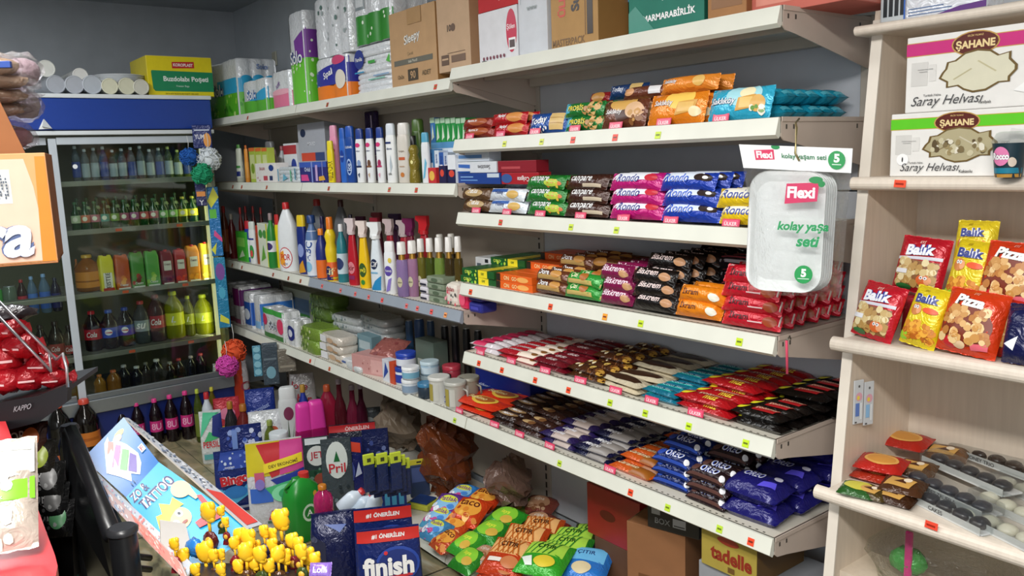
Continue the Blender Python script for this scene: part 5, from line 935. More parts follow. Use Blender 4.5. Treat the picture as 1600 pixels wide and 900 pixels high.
pouch(394, 482, 684, 820, 'dfe2ec', 'white detergent bag with yellow and red top, largest on the floor', [('p', [(.02, .62), (.98, .62), (.98, .99), (.02, .99)], 'd8c82a'), ('p', [(.2, .97), (.75, .98), (.55, .62), (.42, .6)], 'c82c34'), ('p', [(.6, .99), (.98, .99), (.98, .66), (.56, .62)], 'd84a98'), ('p', [(.4, .58), (.98, .66), (.98, .5), (.6, .46)], '2a3a9a'), ('r', .05, .34, .42, .5, '3a6ac8'), ('p', [(.3, .5), (.98, .58), (.98, .5), (.6, .42), (.4, .42)], '4ab87a'), ('e', .66, .42, .26, .1, '8ae0b0'), ('e', .66, .42, .14, .06, '3aa868'), ('p', [(.3, .66), (.96, .74), (.96, .84), (.3, .76)], 'f0d830'), ('t', 'DEV EKONOMİ', .63, .75, .045, '5a4a10', dict(mw=.56, rot=7)), ('r', .14, .52, .3, .68, 'c85a7a'), ('e', .22, .55, .08, .06, '8a7ac8'), ('t', 'ARIEL', .58, .2, .1, 'c8283a', dict(mw=.6, b=.05)), ('r', .3, .11, .85, .14, '4a6a5a')], dr=.4)
p, w_, h = G(448, 505, 742, 840)
t = empty('detergent_jug', p, face(p) + .5, 'green liquid detergent jug with white round emblem', 'bottle'); mb = MB()
loft(mb, [(0, w_*.4, w_*.3), (h*.05, w_*.5, w_*.36), (h*.7, w_*.52, w_*.38), (h*.86, w_*.42, w_*.32), (h*.97, w_*.2, w_*.2), (h, w_*.1, w_*.12)], M('1f8a2e', 'plastic'), n=3, seg=28, dec=[('e', .5, .48, .2, .14, 'c8e0c8'), ('e', .5, .48, .15, .1, '1f7a2e'), ('t', 'A', .5, .48, .1, 'e8f0e8'), ('e', .7, .75, .06, .05, 'd89a38')]); child('body', mb, t)
mb = MB(); mb.tube([(-w_*.3, 0, h*.72), (-w_*.42, 0, h*.86), (-w_*.2, 0, h*.99), (w_*.05, 0, h*.98)], .011, M('1d7f2a', 'plastic')); child('handle', mb, t)
mb = MB(); mb.lathe([(h*.97, .022), (h*1.06, .02)], M('c8302c', 'plastic'), 14, (w_*.1, 0, 0)); child('cap', mb, t)
p = atd(506, 806, dep(on(520, 905, 2, 0)) ); 
def NB(px0, px1, pt, pb, dref, body, cap, label, kind='round', **k):
    """bottle standing on the dark blue pack (its base hidden in the heap)"""
    pass
# dark blue transparent pack of bottles: bag with bottles standing in it
pouch(492, 566, 795, 915, '141c4c', 'dark navy shrink wrapped pack of bottles in the front of the heap', [('p', [(.0, .1), (.28, .1), (.3, .7), (.05, .8)], '2a2e48'), ('dots', .03, .15, .25, .75, 10, .01, ['4a4e68', '38384a']), ('p', [(.3, .9), (.75, .88), (.6, .8), (.5, .84)], '3a5aa8')], dr=.8, n=4, prof='bag')
pn, wn_, hn = G(492, 566, 795, 915)
def top(px, py, h, w_, body, cap, label, kind='round', tilt=(0, 0), nm='bottle', bk='plastic', ck='plastic'):
    p = atd(px, py, dep(pn) + .0); p.z = max(p.z - h*.5, hn*.86)
    o = bottle(nm, kind, w_, w_*.8, h, body, cap, None, loc=p, rz=face(p), label=label, cat='bottle', bk=bk, ck=ck); o.rotation_euler = (tilt[0], tilt[1], o.rotation_euler.z); return o
top(505, 782, .115, .066, 'd83a80', 'b8701c', 'pink bottle with amber cap standing in the navy pack', bk='liquid')
top(532, 775, .10, .06, 'c8d4e0', 'c02c30', 'white bottle with red cap lying in the heap, left one', tilt=(0, .9)); top(552, 788, .10, .06, 'b8c8d8', 'c02c30', 'white bottle with red cap lying in the heap, middle one', tilt=(0, .8)); top(572, 800, .10, .055, 'c0ccd8', 'c8303a', 'white bottle with red cap lying in the heap, right one', tilt=(0, .6))
RED = 'd8322c'
fin = lambda: [('r', .02, .86, .98, .985, RED), ('t', '#1 ÖNERİLEN', .5, .925, .06, W_, dict(mw=.8, b=.04, sh=.1)), ('e', .62, .62, .34, .19, '2a4aa8'), ('e', .62, .62, .30, .16, '1a2f7a'), ('t', 'finish', .48, .62, .2, W_, dict(mw=.8, b=.04, out='1a2a6a', ow=.07)), ('p', [(.12, .5), (.84, .53), (.84, .5), (.12, .465)], 'c8303a'), ('e', .45, .755, .03, .02, 'd8303a'), ('p', [(.6, .02), (.98, .04), (.95, .2), (.7, .22)], 'd8b038')]
pouch(564, 664, 818, 960, '1a2c72', 'blue dishwasher tablet pouch with red top band, front one', fin(), dr=.42)
pouch(560, 652, 786, 930, '1a2c6e', 'blue dishwasher tablet pouch with red top band, behind', fin(), dr=.3)
p, w_, h = G(585, 636, 742, 800)
one(carton(w_, .12, h*1.3, '1c2f70', [('r', .35, .05, .5, .75, '4a9ac0'), ('r', .56, .05, .7, .75, '4a9ac0'), ('r', .77, .05, .92, .75, '4a9ac0'), ('r', 0, .85, 1, 1, '5a6ab0'), ('e', .16, .25, .13, .16, '2a6ab0')], kind='print', seam=False, top=[('r', .1, .1, .25, .8, '8a9ad8'), ('r', .45, .1, .6, .8, '8a9ad8'), ('r', .78, .1, .9, .8, '8a9ad8')]), 'wipe_box', 'navy box with light blue stripes in the detergent heap', 'box', p, face(p))
for i in range(9):   # refills hanging cards with lime tabs
    px_ = 577 + i*7; py_ = 716 + (i % 3)*5 - i*.5; p = on(px_, 800, 2, .057) if 0 else atd(px_, py_ + 24, 2.62 + .03*(i % 3))
    w_ = .036; mb = MB(); mb.box(-w_/2, w_/2, -.004, .004, 0, .11, M('1f2c58', 'foil'), .002); o = one(mb, 'air_freshener_card', f'hanging navy card with a lime green tab, {ROW(i)} from the left', 'card', (p.x, p.y, p.z - .06), face(p) + .3)
    t_ = MB(); t_.box(-w_/2, w_/2, -.0045, .0045, .09, .125, M('b8c838', 'print'), .002); t_.box(-.006, .006, -.006, -.0046, .1, .112, M('3a4020', 'print')); child('header_tab', t_, o)
pS = on(610, 762, 2, .057)
def card(px0, px1, pt, pb, hd, body, label, d, extra=()):
    p = on((px0+px1)/2, pb, 2, .058); p.y = min(p.y, .3); d = dep(p); w_ = (px1-px0)*d/FPX; h = (pb-pt)*d/FPX; mb = MB()
    mb.box(-w_/2, w_/2, -.012, 0, 0, h*.86, M(body, 'print'), .003); S = lambda u, v, e=0: ((u-.5)*w_, -.012 - e, v*h); mb.decals(S, w_, h, list(extra), curved=False)
    o = one(mb, 'hanging_pack', label, 'pack', p, face(p) + .2); t_ = MB(); t_.box(-w_/2, w_/2, -.009, -.003, h*.86, h, M(hd, 'print'), .001); t_.box(-w_*.12, w_*.12, -.0095, -.0089, h*.91, h*.95, M('2a2a20', 'print')); child('header_card', t_, o); return o
card(641, 672, 714, 774, 'c8c038', '2c3a5a', 'hanging pack with yellow header card and dark blue body', 2.55, [('r', .1, .4, .9, .8, '4a5a8a')])
p = on(662, 790, 2, .057); mb = MB(); mb.box(-.05, .05, -.045, .045, 0, .022, M('c8cc48', 'print'), .003); mb.box(-.04, .04, -.035, .035, .022, .03, M('24407a', 'print'), .002)
one(mb, 'sponge_pack', 'yellow green sponge pack with blue scourer on the base shelf', 'sponge', (p.x, min(p.y, .25), .057), .4)
p = on(655, 772, 2, .058); mb = MB(); loft(mb, [(0, .03, .012), (.03, .022, .012), (.05, .012, .01), (.075, .01, .008)], M('e4e6e8', 'plastic'), n=2.5)
one(mb, 'plastic_hook', 'small white plastic piece above the sponge pack', 'hook', (p.x, p.y, p.z), .3)
# packs in the middle of the heap
def bagh(px0, px1, pt, pb, col, label, dec, tilt=0, dr=.3, **k): return pouch(px0, px1, pt, pb, col, label, dec, tilt=tilt, dr=dr, **k)
bagh(480, 522, 680, 790, '3f4a4e', 'dark green and silver pouch with round white emblem', [('r', .1, .9, .9, .99, 'dfe8ea'), ('e', .5, .74, .36, .14, 'd8dcd8'), ('t', 'JET', .5, .74, .12, 'b83040'), ('r', .1, .3, .9, .55, '28503a'), ('dots', .1, .3, .9, .7, 10, .008, ['6a8a7a', '1a3a2a']), ('e', .6, .42, .25, .08, '9a4a3a')])
bagh(508, 556, 682, 800, '4a545a', 'silver pouch with pine tree emblem', [('e', .5, .72, .34, .24, 'dce4e0'), ('p', [(.5, .84), (.6, .7), (.4, .7)], '1f6a38'), ('t', 'Pril', .5, .62, .12, 'c82c38'), ('dots', .05, .1, .95, .4, 12, .01, ['6a7a80', '2a343a'])])
bagh(530, 572, 682, 775, '22286a', 'navy pouch with tilted red label', [('p', [(.15, .98), (.9, .9), (.9, .74), (.15, .82)], 'd8442c'), ('e', .4, .45, .25, .2, '4a5aa0'), ('r', .2, .3, .6, .6, '38448a'), ('p', [(.65, .35), (.9, .4), (.8, .6)], 'b8c0d8')], rz=None)
bagh(518, 592, 660, 740, '262a3a', 'dark metallic pouch with red banner at the top', [('r', .02, .86, .98, .99, 'b8282c'), ('t', 'ÖNERİLEN', .6, .925, .09, 'e8c8c8', dict(mw=.5)), ('dots', .05, .1, .95, .8, 22, .012, ['4a506a', '8a90a0', '1a1e30', '2a3a7a'])])
bagh(570, 612, 668, 760, '1f2858', 'dark blue pouch right of the silver ones', [('dots', .05, .2, .95, .8, 12, .01, ['3a4a8a', '6a78a8'])])
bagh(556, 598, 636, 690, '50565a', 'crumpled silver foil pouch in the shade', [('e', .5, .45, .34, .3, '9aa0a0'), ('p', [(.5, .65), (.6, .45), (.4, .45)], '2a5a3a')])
bagh(388, 434, 606, 680, '22378a', 'royal blue pack lying on white ones', [('t', 'koroplast', .5, .6, .12, '8a9ad0', dict(mw=.6, rot=20)), ('r', .1, .1, .9, .2, 'd8dce4')], dr=.5)
bagh(392, 446, 640, 700, 'd8dce0', 'white pack with small red and green print', [('e', .7, .5, .12, .1, 'c85a3a'), ('e', .6, .3, .1, .1, '4a9a5a'), ('p', [(.4, .1), (.9, .05), (.9, .2), (.5, .25)], '6a3a98')], dr=.4)
bagh(338, 392, 565, 640, 'd8d4d8', 'white laundry bag with orange stripe and red lettering', [('p', [(.52, 0), (.82, 0), (.82, 1), (.55, 1)], 'd8401c'), ('t', 'MİS', .26, .45, .2, 'b82848', dict(mw=.4, rot=-8)), ('t', 'bebek', .26, .25, .1, 'b82848', dict(mw=.4)), ('t', 'O', .9, .5, .2, 'a83848'), ('p', [(.1, .85), (.5, .8), (.5, 1), (.1, 1)], 'e0b090')], dr=.5, prof='bag')
bagh(338, 378, 620, 680, 'c83a48', 'red and yellow pack under the striped laundry bag', [('r', .02, .1, .98, .3, 'e0b030'), ('e', .5, .6, .3, .15, 'd87a9a')], dr=.4)
bagh(456, 496, 583, 650, 'b8b4b4', 'grey white bag with red hearts lettering', [('t', 'love', .4, .75, .16, 'b02838', dict(mw=.6, rot=-10)), ('t', 'bar', .55, .45, .18, 'b02838', dict(mw=.6, rot=-10))], dr=.4, prof='bag')
GB(440, 470, 603, 695, 'shampoo', 'd0d4d4', 'd8dcdc', 'white bottle with a plant drawing in the heap', dec=[('e', .5, .7, .25, .14, '7a3050'), ('p', [(.4, .2), (.45, .6), (.5, .2)], '5a6a5a'), ('p', [(.6, .15), (.75, .5), (.66, .2)], '6a7a68')])
def pinkb(px0, px1, pt, pb, label): GB(px0, px1, pt, pb, 'bag', 'e84ab0', 'e84ab0', label, dr=.5) if 0 else pouch(px0, px1, pt, pb, 'e040a8', label, [], kind='plastic', dr=.6, prof='bagp', wr=0, n=3, nm='softener_cap', cat='bottle')
BP['bagp'] = [(0, .9, .9), (.05, 1, 1), (.85, .82, .82), (.95, .74, .74), (1, .55, .55)]
def pinkcap(px0, px1, pt, pb, label, z=.06):
    p, w_, h = G(px0, px1, pt, pb); t = empty('softener_bottle', p, face(p) + .2, label, 'bottle'); mb = MB()
    loft(mb, [(0, w_*.5, w_*.35), (h*.5, w_*.55, w_*.4), (h*.55, w_*.5, w_*.36)], M('c02878', 'liquid'), n=3); child('body', mb, t)
    mb = MB(); loft(mb, [(h*.5, w_*.5, w_*.36), (h*.93, w_*.42, w_*.3), (h*.98, w_*.38, w_*.26), (h, w_*.3, w_*.2)], M('e03ca4', 'plastic'), n=3.5, seg=24); child('cap', mb, t)
pinkcap(466, 492, 628, 720, 'softener bottle with tall bright pink cap, left one'); pinkcap(485, 513, 624, 716, 'softener bottle with tall bright pink cap, right one')
GB(500, 534, 600, 700, 'jug', 'b02a4a', 'a84a28', 'crimson bottle with amber neck behind the pink caps', bk='liquid'); GB(470, 488, 600, 690, 'round', '2a3a9a', 'b0883a', 'blue bottle with gold cap in the heap')
for i, (a, b, t_, c_) in enumerate(((526, 546, 590, '6a2430'), (545, 566, 600, '8a2a48'), (560, 578, 598, '5a1c34'))): GB(a, b, t_, 700, 'wine', c_, 'a89aa0', f'dark red bottle with clear pump at the back of the heap, {ROW(i)} from the left', bk='liquid')
for i, (a, b, t_, c_, cc) in enumerate(((356, 376, 626, '3a3a40', 'a8742a'), (374, 398, 630, '8a3430', 'a86a28'), (396, 416, 642, '9a6a3a', 'b8782a'))): GB(a, b, t_, 712, 'round', c_, cc, ['dark bottle with amber cap in the heap', 'red liquid bottle with amber cap in the heap', 'honey coloured bottle with amber cap in the heap'][i], bk='liquid')
GB(424, 452, 674, 712, 'jar', '5aa8b8', 'd8e0e4', 'small tub with white and blue lid', cat='tub', nm='tub')
GB(416, 436, 655, 720, 'round', '7a8a38', '8a9a48', 'olive bottle behind the white and blue tub', bk='liquid')
# crumpled paper and clear brown bags at the back
def crumple(px0, px1, pt, pb, col, label, kind='paper', seed=1, nm='paper_bag', y=.18):
    p = on((px0+px1)/2, pb, 1, y); p.z = max(p.z, .057); d = dep(p); w_ = (px1-px0)*d/FPX; h = zat(pt, p.x, p.y) - p.z
    random.seed(seed); mb = MB(); mb.blob((0, 0, h*.5), (w_/2, min(w_/2, .14), h*.52), M(col, kind), 22, 15, .13); mb.sm = [False]*len(mb.sm); mb.v = [(a + .02*math.sin(c*55 + a*30), b + .012*math.sin(c*40), max(0, c + .012*math.sin(a*60))) for a, b, c in mb.v]
    return one(mb, nm, label, 'bag', p, .2)
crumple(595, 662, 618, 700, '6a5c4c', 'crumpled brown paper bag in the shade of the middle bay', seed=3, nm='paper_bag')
crumple(662, 742, 645, 775, '6a3418', 'reddish brown clear bag of goods under the lower shelf', kind='foil', seed=5, nm='plastic_bag')
crumple(765, 830, 718, 790, '6a5248', 'shiny dark bag with glinting folds near the upright', kind='foil', seed=8, nm='foil_bag')
mb = MB(); mb.lathe([(0, .016), (0, .035), (.045, .035), (.045, .016), (0, .016)], M('d8d4cc', 'paper'), 22, cap=False, ax='y')
p = on(624, 696, 2, .092); p.y = min(p.y, .28); one(mb, 'tape_roll', 'white paper roll with open core lying in the heap', 'roll', p, face(p))
# ---- hanging bath puffs
def puff(px, py, x_, r, col, label, nm='bath_puff'):
    p = Vector((x_, yat(px, x_, .9), 0)); p.z = zat(py, p.x, p.y); d = dep(p); R_ = r*d/FPX
    t = empty(nm, p, 0, label, 'bath puff'); mb = MB(); random.seed(int(px))
    mb.blob((0, 0, 0), R_*.86, M(col, 'matte'), 14, 9, .1)
    for k in range(34):   # ruffles
        a = random.uniform(0, 6.28); b = random.uniform(-1.3, 1.3); dv = Vector((math.cos(a)*math.cos(b), math.sin(a)*math.cos(b), math.sin(b)))
        u = dv.cross(Vector((.3, .2, 1))).normalized(); v = dv.cross(u); pts = [dv*R_*(.9 + .12*math.sin(3*q)) + u*R_*.4*math.cos(q) + v*R_*.4*math.sin(q) for q in [i*PI/5 for i in range(11)]]
        mb.tube(pts, R_*.05, M(col, 'matte'), 5)
    child('mesh_ball', mb, t); mb = MB(); mb.tube([(0, 0, R_*.8), (.01, 0, R_*1.6), (-.005, 0, R_*2.4)], .0016, M('e8e8e4', 'matte'), 5); child('cord', mb, t)
xq = -3.32
puff(312, 245, xq, 13.5, '1f62b8', 'blue bath puff hanging by the cooler'); puff(342, 249, xq + .02, 17.5, 'e0e6ea', 'white bath puff hanging by the cooler'); puff(330, 272, xq + .05, 16, '1fa070', 'green bath puff hanging lowest of three by the cooler')
puff(354, 549, xq, 18, 'e85a2c', 'orange bath puff hanging under the lower shelf end'); puff(341, 572, xq + .04, 16.5, 'e050b8', 'pink bath puff hanging below the orange one')
def hangstrip(px0, px1, pt, pb, x_, col, label, dec, nm='hanging_pack', cat='pack', th=.006):
    y = yat((px0+px1)/2, x_, 1); z1 = zat(pt, x_, y); z0 = zat(pb, x_, y); d = dep((x_, y, z1)); w_ = (px1-px0)*d/FPX; h = z1 - z0; mb = MB()
    mb.box(-w_/2, w_/2, -th, th, 0, h, M(col, 'foil'), min(.004, th*.7)); mb.decals(lambda u, v, e=0: ((u-.5)*w_, -th - e, v*h), w_, h, dec, curved=False)
    return one(mb, nm, label, cat, (x_, y, z0), face((x_, y)))
hangstrip(318, 346, 195, 232, -3.36, '1c2c6c', 'navy hanging card with orange fruit behind the puffs', [('e', .75, .35, .2, .3, 'e89a38'), ('r', .1, .75, .9, .8, 'c8d0e0'), ('t', 'YUM', .35, .5, .2, 'e8e8f0', dict(mw=.5))])
hangstrip(314, 330, 284, 322, -3.36, '24285a', 'narrow navy and orange card below the puffs', [('r', .1, .4, .9, .6, 'd8883a'), ('t', 'Y', .5, .15, .2, 'e0e0e8')])
hangstrip(331, 348, 292, 400, -3.37, '2a78b8', 'long blue strip with yellow and green shapes hanging on the bay end', [('p', [(0, .8), (.6, 1), (1, .85), (.3, .7)], 'd8d838'), ('r', .1, .55, .7, .68, '5ab83a'), ('p', [(.3, .3), (1, .2), (1, .26), (.4, .38)], 'd84a8a'), ('p', [(0, .1), (.5, .2), (.3, .02)], 'd8d838')], nm='paper_strip', cat='strip')
hangstrip(332, 349, 402, 512, -3.37, '2a86b0', 'lower blue strip with purple loops hanging on the bay end', [('e', .5, .8, .4, .12, '7a4a9a'), ('p', [(.1, .1), (.9, .05), (.9, .12), (.2, .2)], 'd8d848'), ('e', .5, .5, .3, .08, '4aa8c8')], nm='paper_strip', cat='strip')
hangstrip(381, 394, 540, 588, -3.0, '5a98b0', 'turquoise bubble strip hanging under the lower shelf', [('e', .5, .15, .4, .1, '8ac0d0'), ('e', .5, .4, .4, .1, '8ac0d0'), ('e', .5, .65, .4, .1, '8ac0d0'), ('e', .5, .88, .4, .09, '8ac0d0')])
hangstrip(396, 420, 536, 600, -2.95, '4a5660', 'grey clear bag hanging beside the turquoise strip', [('e', .5, .3, .3, .15, '7aa8b8'), ('r', .1, .6, .9, .65, '6a7880')], th=.015)
hangstrip(421, 448, 545, 580, -2.85, '7a7468', 'pale clear bag hanging under the lower shelf', [('r', .1, .2, .9, .3, '989080')], th=.015)
# ================================================================== SNACK BAGS ON THE BASE SHELF
random.seed(21)
def snack(px, py, w_, h, t, col, dec, label, lift=0, rz=.3, rx=.35, seed=2):
    mb = pillow(w_*.88, h*.88, t*.9, col, dec, ends='v', seed=seed, nu=12, nv=10); p = on(px, py, 2, .09 + lift)
    o = one(mb, 'snack_bag', label, 'snack', p, rz, rx=rx); return o
def sdec(kind):
    if kind == 'blue': return [('e', .5, .45, .38, .3, '8ac0e8'), ('e', .5, .62, .3, .14, 'd8e048'), ('t', 'Patlak', .5, .62, .16, '7a2a8a', dict(mw=.7)), ('dots', .1, .1, .9, .4, 8, .012, ['e8f0f8', 'c84a8a', '4a8ad8'])]
    if kind == 'orange': return [('e', .5, .5, .4, .32, 'e8a03c'), ('t', 'taco', .5, .66, .2, '5a1c10', dict(mw=.7)), ('dots', .1, .1, .9, .5, 10, .014, ['d8842c', 'f0b850', 'b8441c'])]
    if kind == 'green': return [('e', .5, .5, .38, .36, '8ad03a'), ('t', 'lays', .5, .55, .2, 'e8f048', dict(mw=.6)), ('e', .7, .3, .18, .16, 'd8b048')]
    if kind == 'lattice': return [('p', [(.1, .45), (.9, .45), (.9, .92), (.1, .92)], 'e8b070')] + [('p', [(.1+.12*i, .46), (.13+.12*i, .46), (.3+.12*i, .9), (.27+.12*i, .9)], 'b8601c') for i in range(5)] + [('p', [(.3+.12*i, .46), (.33+.12*i, .46), (.16+.12*i, .9), (.13+.12*i, .9)], 'b8601c') for i in range(5)] + [('t', 'ÇITIR', .5, .68, .14, '3a1208', dict(mw=.6)), ('e', .7, .25, .2, .14, 'c87a4a'), ('r', .2, .2, .5, .3, 'f0e8e0')]
    if kind == 'glat': return [('p', [(.1, .45), (.9, .45), (.9, .92), (.1, .92)], 'a8d84a')] + [('p', [(.1+.12*i, .46), (.13+.12*i, .46), (.3+.12*i, .9), (.27+.12*i, .9)], '2a7a2a') for i in range(5)] + [('t', 'ÇITIR', .5, .68, .14, '0f3a12', dict(mw=.6)), ('e', .6, .25, .22, .15, 'e0c838'), ('p', [(.1, .3), (.3, .35), (.4, .1), (.25, .1)], 'e8f0e8')]
    if kind == 'bluelat': return [('p', [(.1, .45), (.9, .45), (.9, .92), (.1, .92)], '6ab8e8'), ('t', 'ÇITIR', .5, .68, .14, '10306a', dict(mw=.6)), ('e', .5, .25, .2, .15, 'd8c8a0')]
    return [('e', .5, .5, .35, .3, 'b88a6a'), ('t', 'cips', .5, .6, .2, 'e0d0c0', dict(mw=.5)), ('dots', .2, .1, .8, .4, 6, .012, ['8a5a3a', 'c8a080'])]
SNK = [ # px, py, w, h, colour, print, label, lift, rz
 (724, 782, .13, .15, '3a8ad8', 'blue', 'light blue popcorn bag at the back left of the snacks', .0, .4), (702, 800, .14, .16, '6a3a9a', 'blue', 'blue and purple snack bag on the left edge', .02, .5), (690, 818, .13, .14, '5aa8d0', 'blue', 'sky blue snack bag, lower left', .0, .3), (684, 838, .12, .12, '4a90c0', 'blue', 'sky blue snack bag at the very front left', 0, .2),
 (758, 790, .15, .15, 'd8401c', 'orange', 'orange red corn snack bag in the upper middle', .02, .3), (735, 808, .15, .16, 'd8441c', 'orange', 'orange corn snack bag over the red edge', .03, .4), (716, 828, .13, .14, 'd04a20', 'orange', 'orange corn snack bag near the front', .0, .2), (702, 855, .11, .12, 'c8502a', 'orange', 'small orange snack bag at the front rail', 0, -.1),
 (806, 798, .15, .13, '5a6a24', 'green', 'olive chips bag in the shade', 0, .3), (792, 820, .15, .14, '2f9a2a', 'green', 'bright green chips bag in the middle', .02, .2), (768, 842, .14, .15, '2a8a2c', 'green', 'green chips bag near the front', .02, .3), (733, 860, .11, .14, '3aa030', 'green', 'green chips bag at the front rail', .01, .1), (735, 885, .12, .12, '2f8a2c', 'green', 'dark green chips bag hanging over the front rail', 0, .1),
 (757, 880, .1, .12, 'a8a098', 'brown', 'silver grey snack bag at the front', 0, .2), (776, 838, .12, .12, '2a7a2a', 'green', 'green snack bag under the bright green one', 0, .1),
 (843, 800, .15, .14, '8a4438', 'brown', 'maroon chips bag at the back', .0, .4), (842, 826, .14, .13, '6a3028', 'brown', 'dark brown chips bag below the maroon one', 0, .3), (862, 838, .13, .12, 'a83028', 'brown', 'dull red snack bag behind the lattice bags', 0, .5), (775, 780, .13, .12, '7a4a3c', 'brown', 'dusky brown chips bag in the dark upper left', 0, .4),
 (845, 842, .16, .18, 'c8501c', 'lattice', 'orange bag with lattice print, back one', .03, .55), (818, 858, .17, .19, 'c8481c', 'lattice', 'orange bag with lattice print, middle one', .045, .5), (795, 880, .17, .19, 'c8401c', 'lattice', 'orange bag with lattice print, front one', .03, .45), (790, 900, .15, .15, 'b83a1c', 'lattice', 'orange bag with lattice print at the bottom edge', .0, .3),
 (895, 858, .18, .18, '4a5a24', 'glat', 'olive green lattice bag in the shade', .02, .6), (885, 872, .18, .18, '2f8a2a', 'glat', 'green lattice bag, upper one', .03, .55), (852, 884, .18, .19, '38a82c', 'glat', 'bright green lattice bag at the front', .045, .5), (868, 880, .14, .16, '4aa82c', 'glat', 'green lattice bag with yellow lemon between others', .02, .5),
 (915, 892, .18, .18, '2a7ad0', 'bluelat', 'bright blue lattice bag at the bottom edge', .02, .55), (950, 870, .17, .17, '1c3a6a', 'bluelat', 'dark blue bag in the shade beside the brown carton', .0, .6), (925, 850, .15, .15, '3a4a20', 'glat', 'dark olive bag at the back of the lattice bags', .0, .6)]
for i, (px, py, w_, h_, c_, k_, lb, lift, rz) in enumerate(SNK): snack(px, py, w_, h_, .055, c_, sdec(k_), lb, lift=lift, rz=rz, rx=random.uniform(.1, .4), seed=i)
# cartons beneath the right bay
def bc(px0, px1, pt, z0, y, d, col, label, fr=(), right=(), kind='card', rz=0, h=None, **k):
    x, wd = xs(px0, px1, y, z0 + .05); hh = h or (zat(pt, x, y) - z0); one(carton(wd, d, hh, col, fr, right, kind=kind, **k), 'cardboard_box', label, 'box', (x, y + d/2, z0), rz)
bc(918, 1000, 770, .2, .16, .14, '8a1c1c', 'dull red carton under the sixth shelf', [('e', .4, .5, .15, .1, '5a1010')], kind='print', seam=False); bc(930, 1010, 0, .057, .16, .14, '5a3a24', 'dark brown carton supporting the red one', h=.142)
bc(978, 1052, 822, .057, .09, .2, '8a5c38', 'brown carton under the black box', [('r', .2, .4, .6, .5, '6a4224'), ('r', .1, .1, .3, .16, '4a2c18')], rz=.25)
x, wd = xs(1010, 1080, .1, .25); hz = zat(822, xat(1015, .09, .2), .09)
one(carton(wd*.95, .17, .085, '1c1a1a', [('r', .08, .5, .25, .8, '8a8a88'), ('r', .5, .2, .75, .5, '98989a'), ('r', .52, .24, .73, .28, '2a2a2a'), ('t', 'BOX', .3, .3, .2, '7a7a7a')], [('r', .6, .1, .85, .4, 'a8a8a8')], kind='print', seam=False), 'cardboard_box', 'black carton with white stickers on the brown one', 'box', (x - .005, .185, hz + .003), .25)
ZT = zat(882, xat(1110, .03, .2), .03)
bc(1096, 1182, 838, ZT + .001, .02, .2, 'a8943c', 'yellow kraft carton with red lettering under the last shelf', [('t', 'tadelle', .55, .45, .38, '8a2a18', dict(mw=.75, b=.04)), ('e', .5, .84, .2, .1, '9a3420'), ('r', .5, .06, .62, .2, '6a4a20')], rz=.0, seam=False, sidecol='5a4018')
bc(1092, 1240, 0, .003, .03, .22, '8f9298', 'grey white panel box supporting the yellow carton', h=ZT - .004, kind='print', seam=False)
# ================================================================== HANGING BAG OF PLATES
p = on(1238, 345, 1, -.095); d = dep(p); Wb = 172*d/FPX; Hb = 236*d/FPX
rzf = math.atan2(CAM.x - p.x, -(CAM.y - p.y)) - .12
t = empty('plate_bag', p, rzf, 'clear bag of white disposable plates with pink and green print, hanging from the second shelf', 'plate pack')
t.rotation_euler = (0, math.radians(2), rzf)
mb = MB(); L = [(-.5, .5), (.46, .46), (.455, -.1), (.47, -.36), (.40, -.46), (-.28, -.5), (-.36, -.3), (-.38, 0), (-.37, .2), (-.40, .32)]
def bagS(sgn):
    def S(u, v, e=0):
        x0 = -.5 + .1*min(1, (1-v)*2.4) + .04*(1-v); x1 = .47 - .02*(1-v); x = (x0 + (x1-x0)*u)*Wb; z = (-.5 + v + .0)*Hb - (.03*Hb*u if v > .8 else 0) - .03*Hb*u*(1-v)*-1
        k = max(0, 1 - abs(2*u-1)**4)**.5*max(0, 1 - abs(2*v-.84)**6 if v < .9 else 0)**.5
        return (x, sgn*(.004 + .034*k + .002*math.sin(17*u + 9*v)) , z)
    return S
BG = M('fafcfc', 'film')
mb.grid(bagS(-1), 22, 22, BG, 0, 0, 1, .845); mb.grid(bagS(1), 22, 22, BG, 0, 0, 1, .845, flip=True)
child('clear_film', mb, t)
mb = MB(); HW, HH = Wb*.97, Hb*.16
def HS(u, v, e=0):
    x = (-.5 + .97*u + .05*(1-v)*(1-u))*Wb; return (x, -.006 - e + .003*math.sin(7*u), (.345 + .155*v)*Hb - .028*Hb*u)
mb.grid(HS, 14, 4, M('eef0f0', 'print')); mb.grid(lambda u, v, e=0: (HS(u, v)[0], HS(u, v)[1] + .002, HS(u, v)[2]), 14, 4, M('e4e6e6', 'print'), flip=True)
mb.decals(HS, HW, HH, [('p', [(.13, .36), (.31, .42), (.31, .84), (.13, .78)], 'd82a5c'), ('t', 'Flexi', .22, .6, .3, 'f8eef0', dict(mw=.15, b=.04)), ('e', .33, .95, .04, .1, '1f8a4a'), ('t', 'kolay yaşam seti', .58, .56, .26, '1f7a4a', dict(mw=.4)), ('e', .87, .5, .075, .38, '1f9a50'), ('t', '5', .87, .58, .36, W_, dict(b=.05)), ('r', .83, .3, .91, .34, 'd8f0e0')], eps=.0008)
child('header_card', mb, t)
mb = MB()   # stacked oblong plates
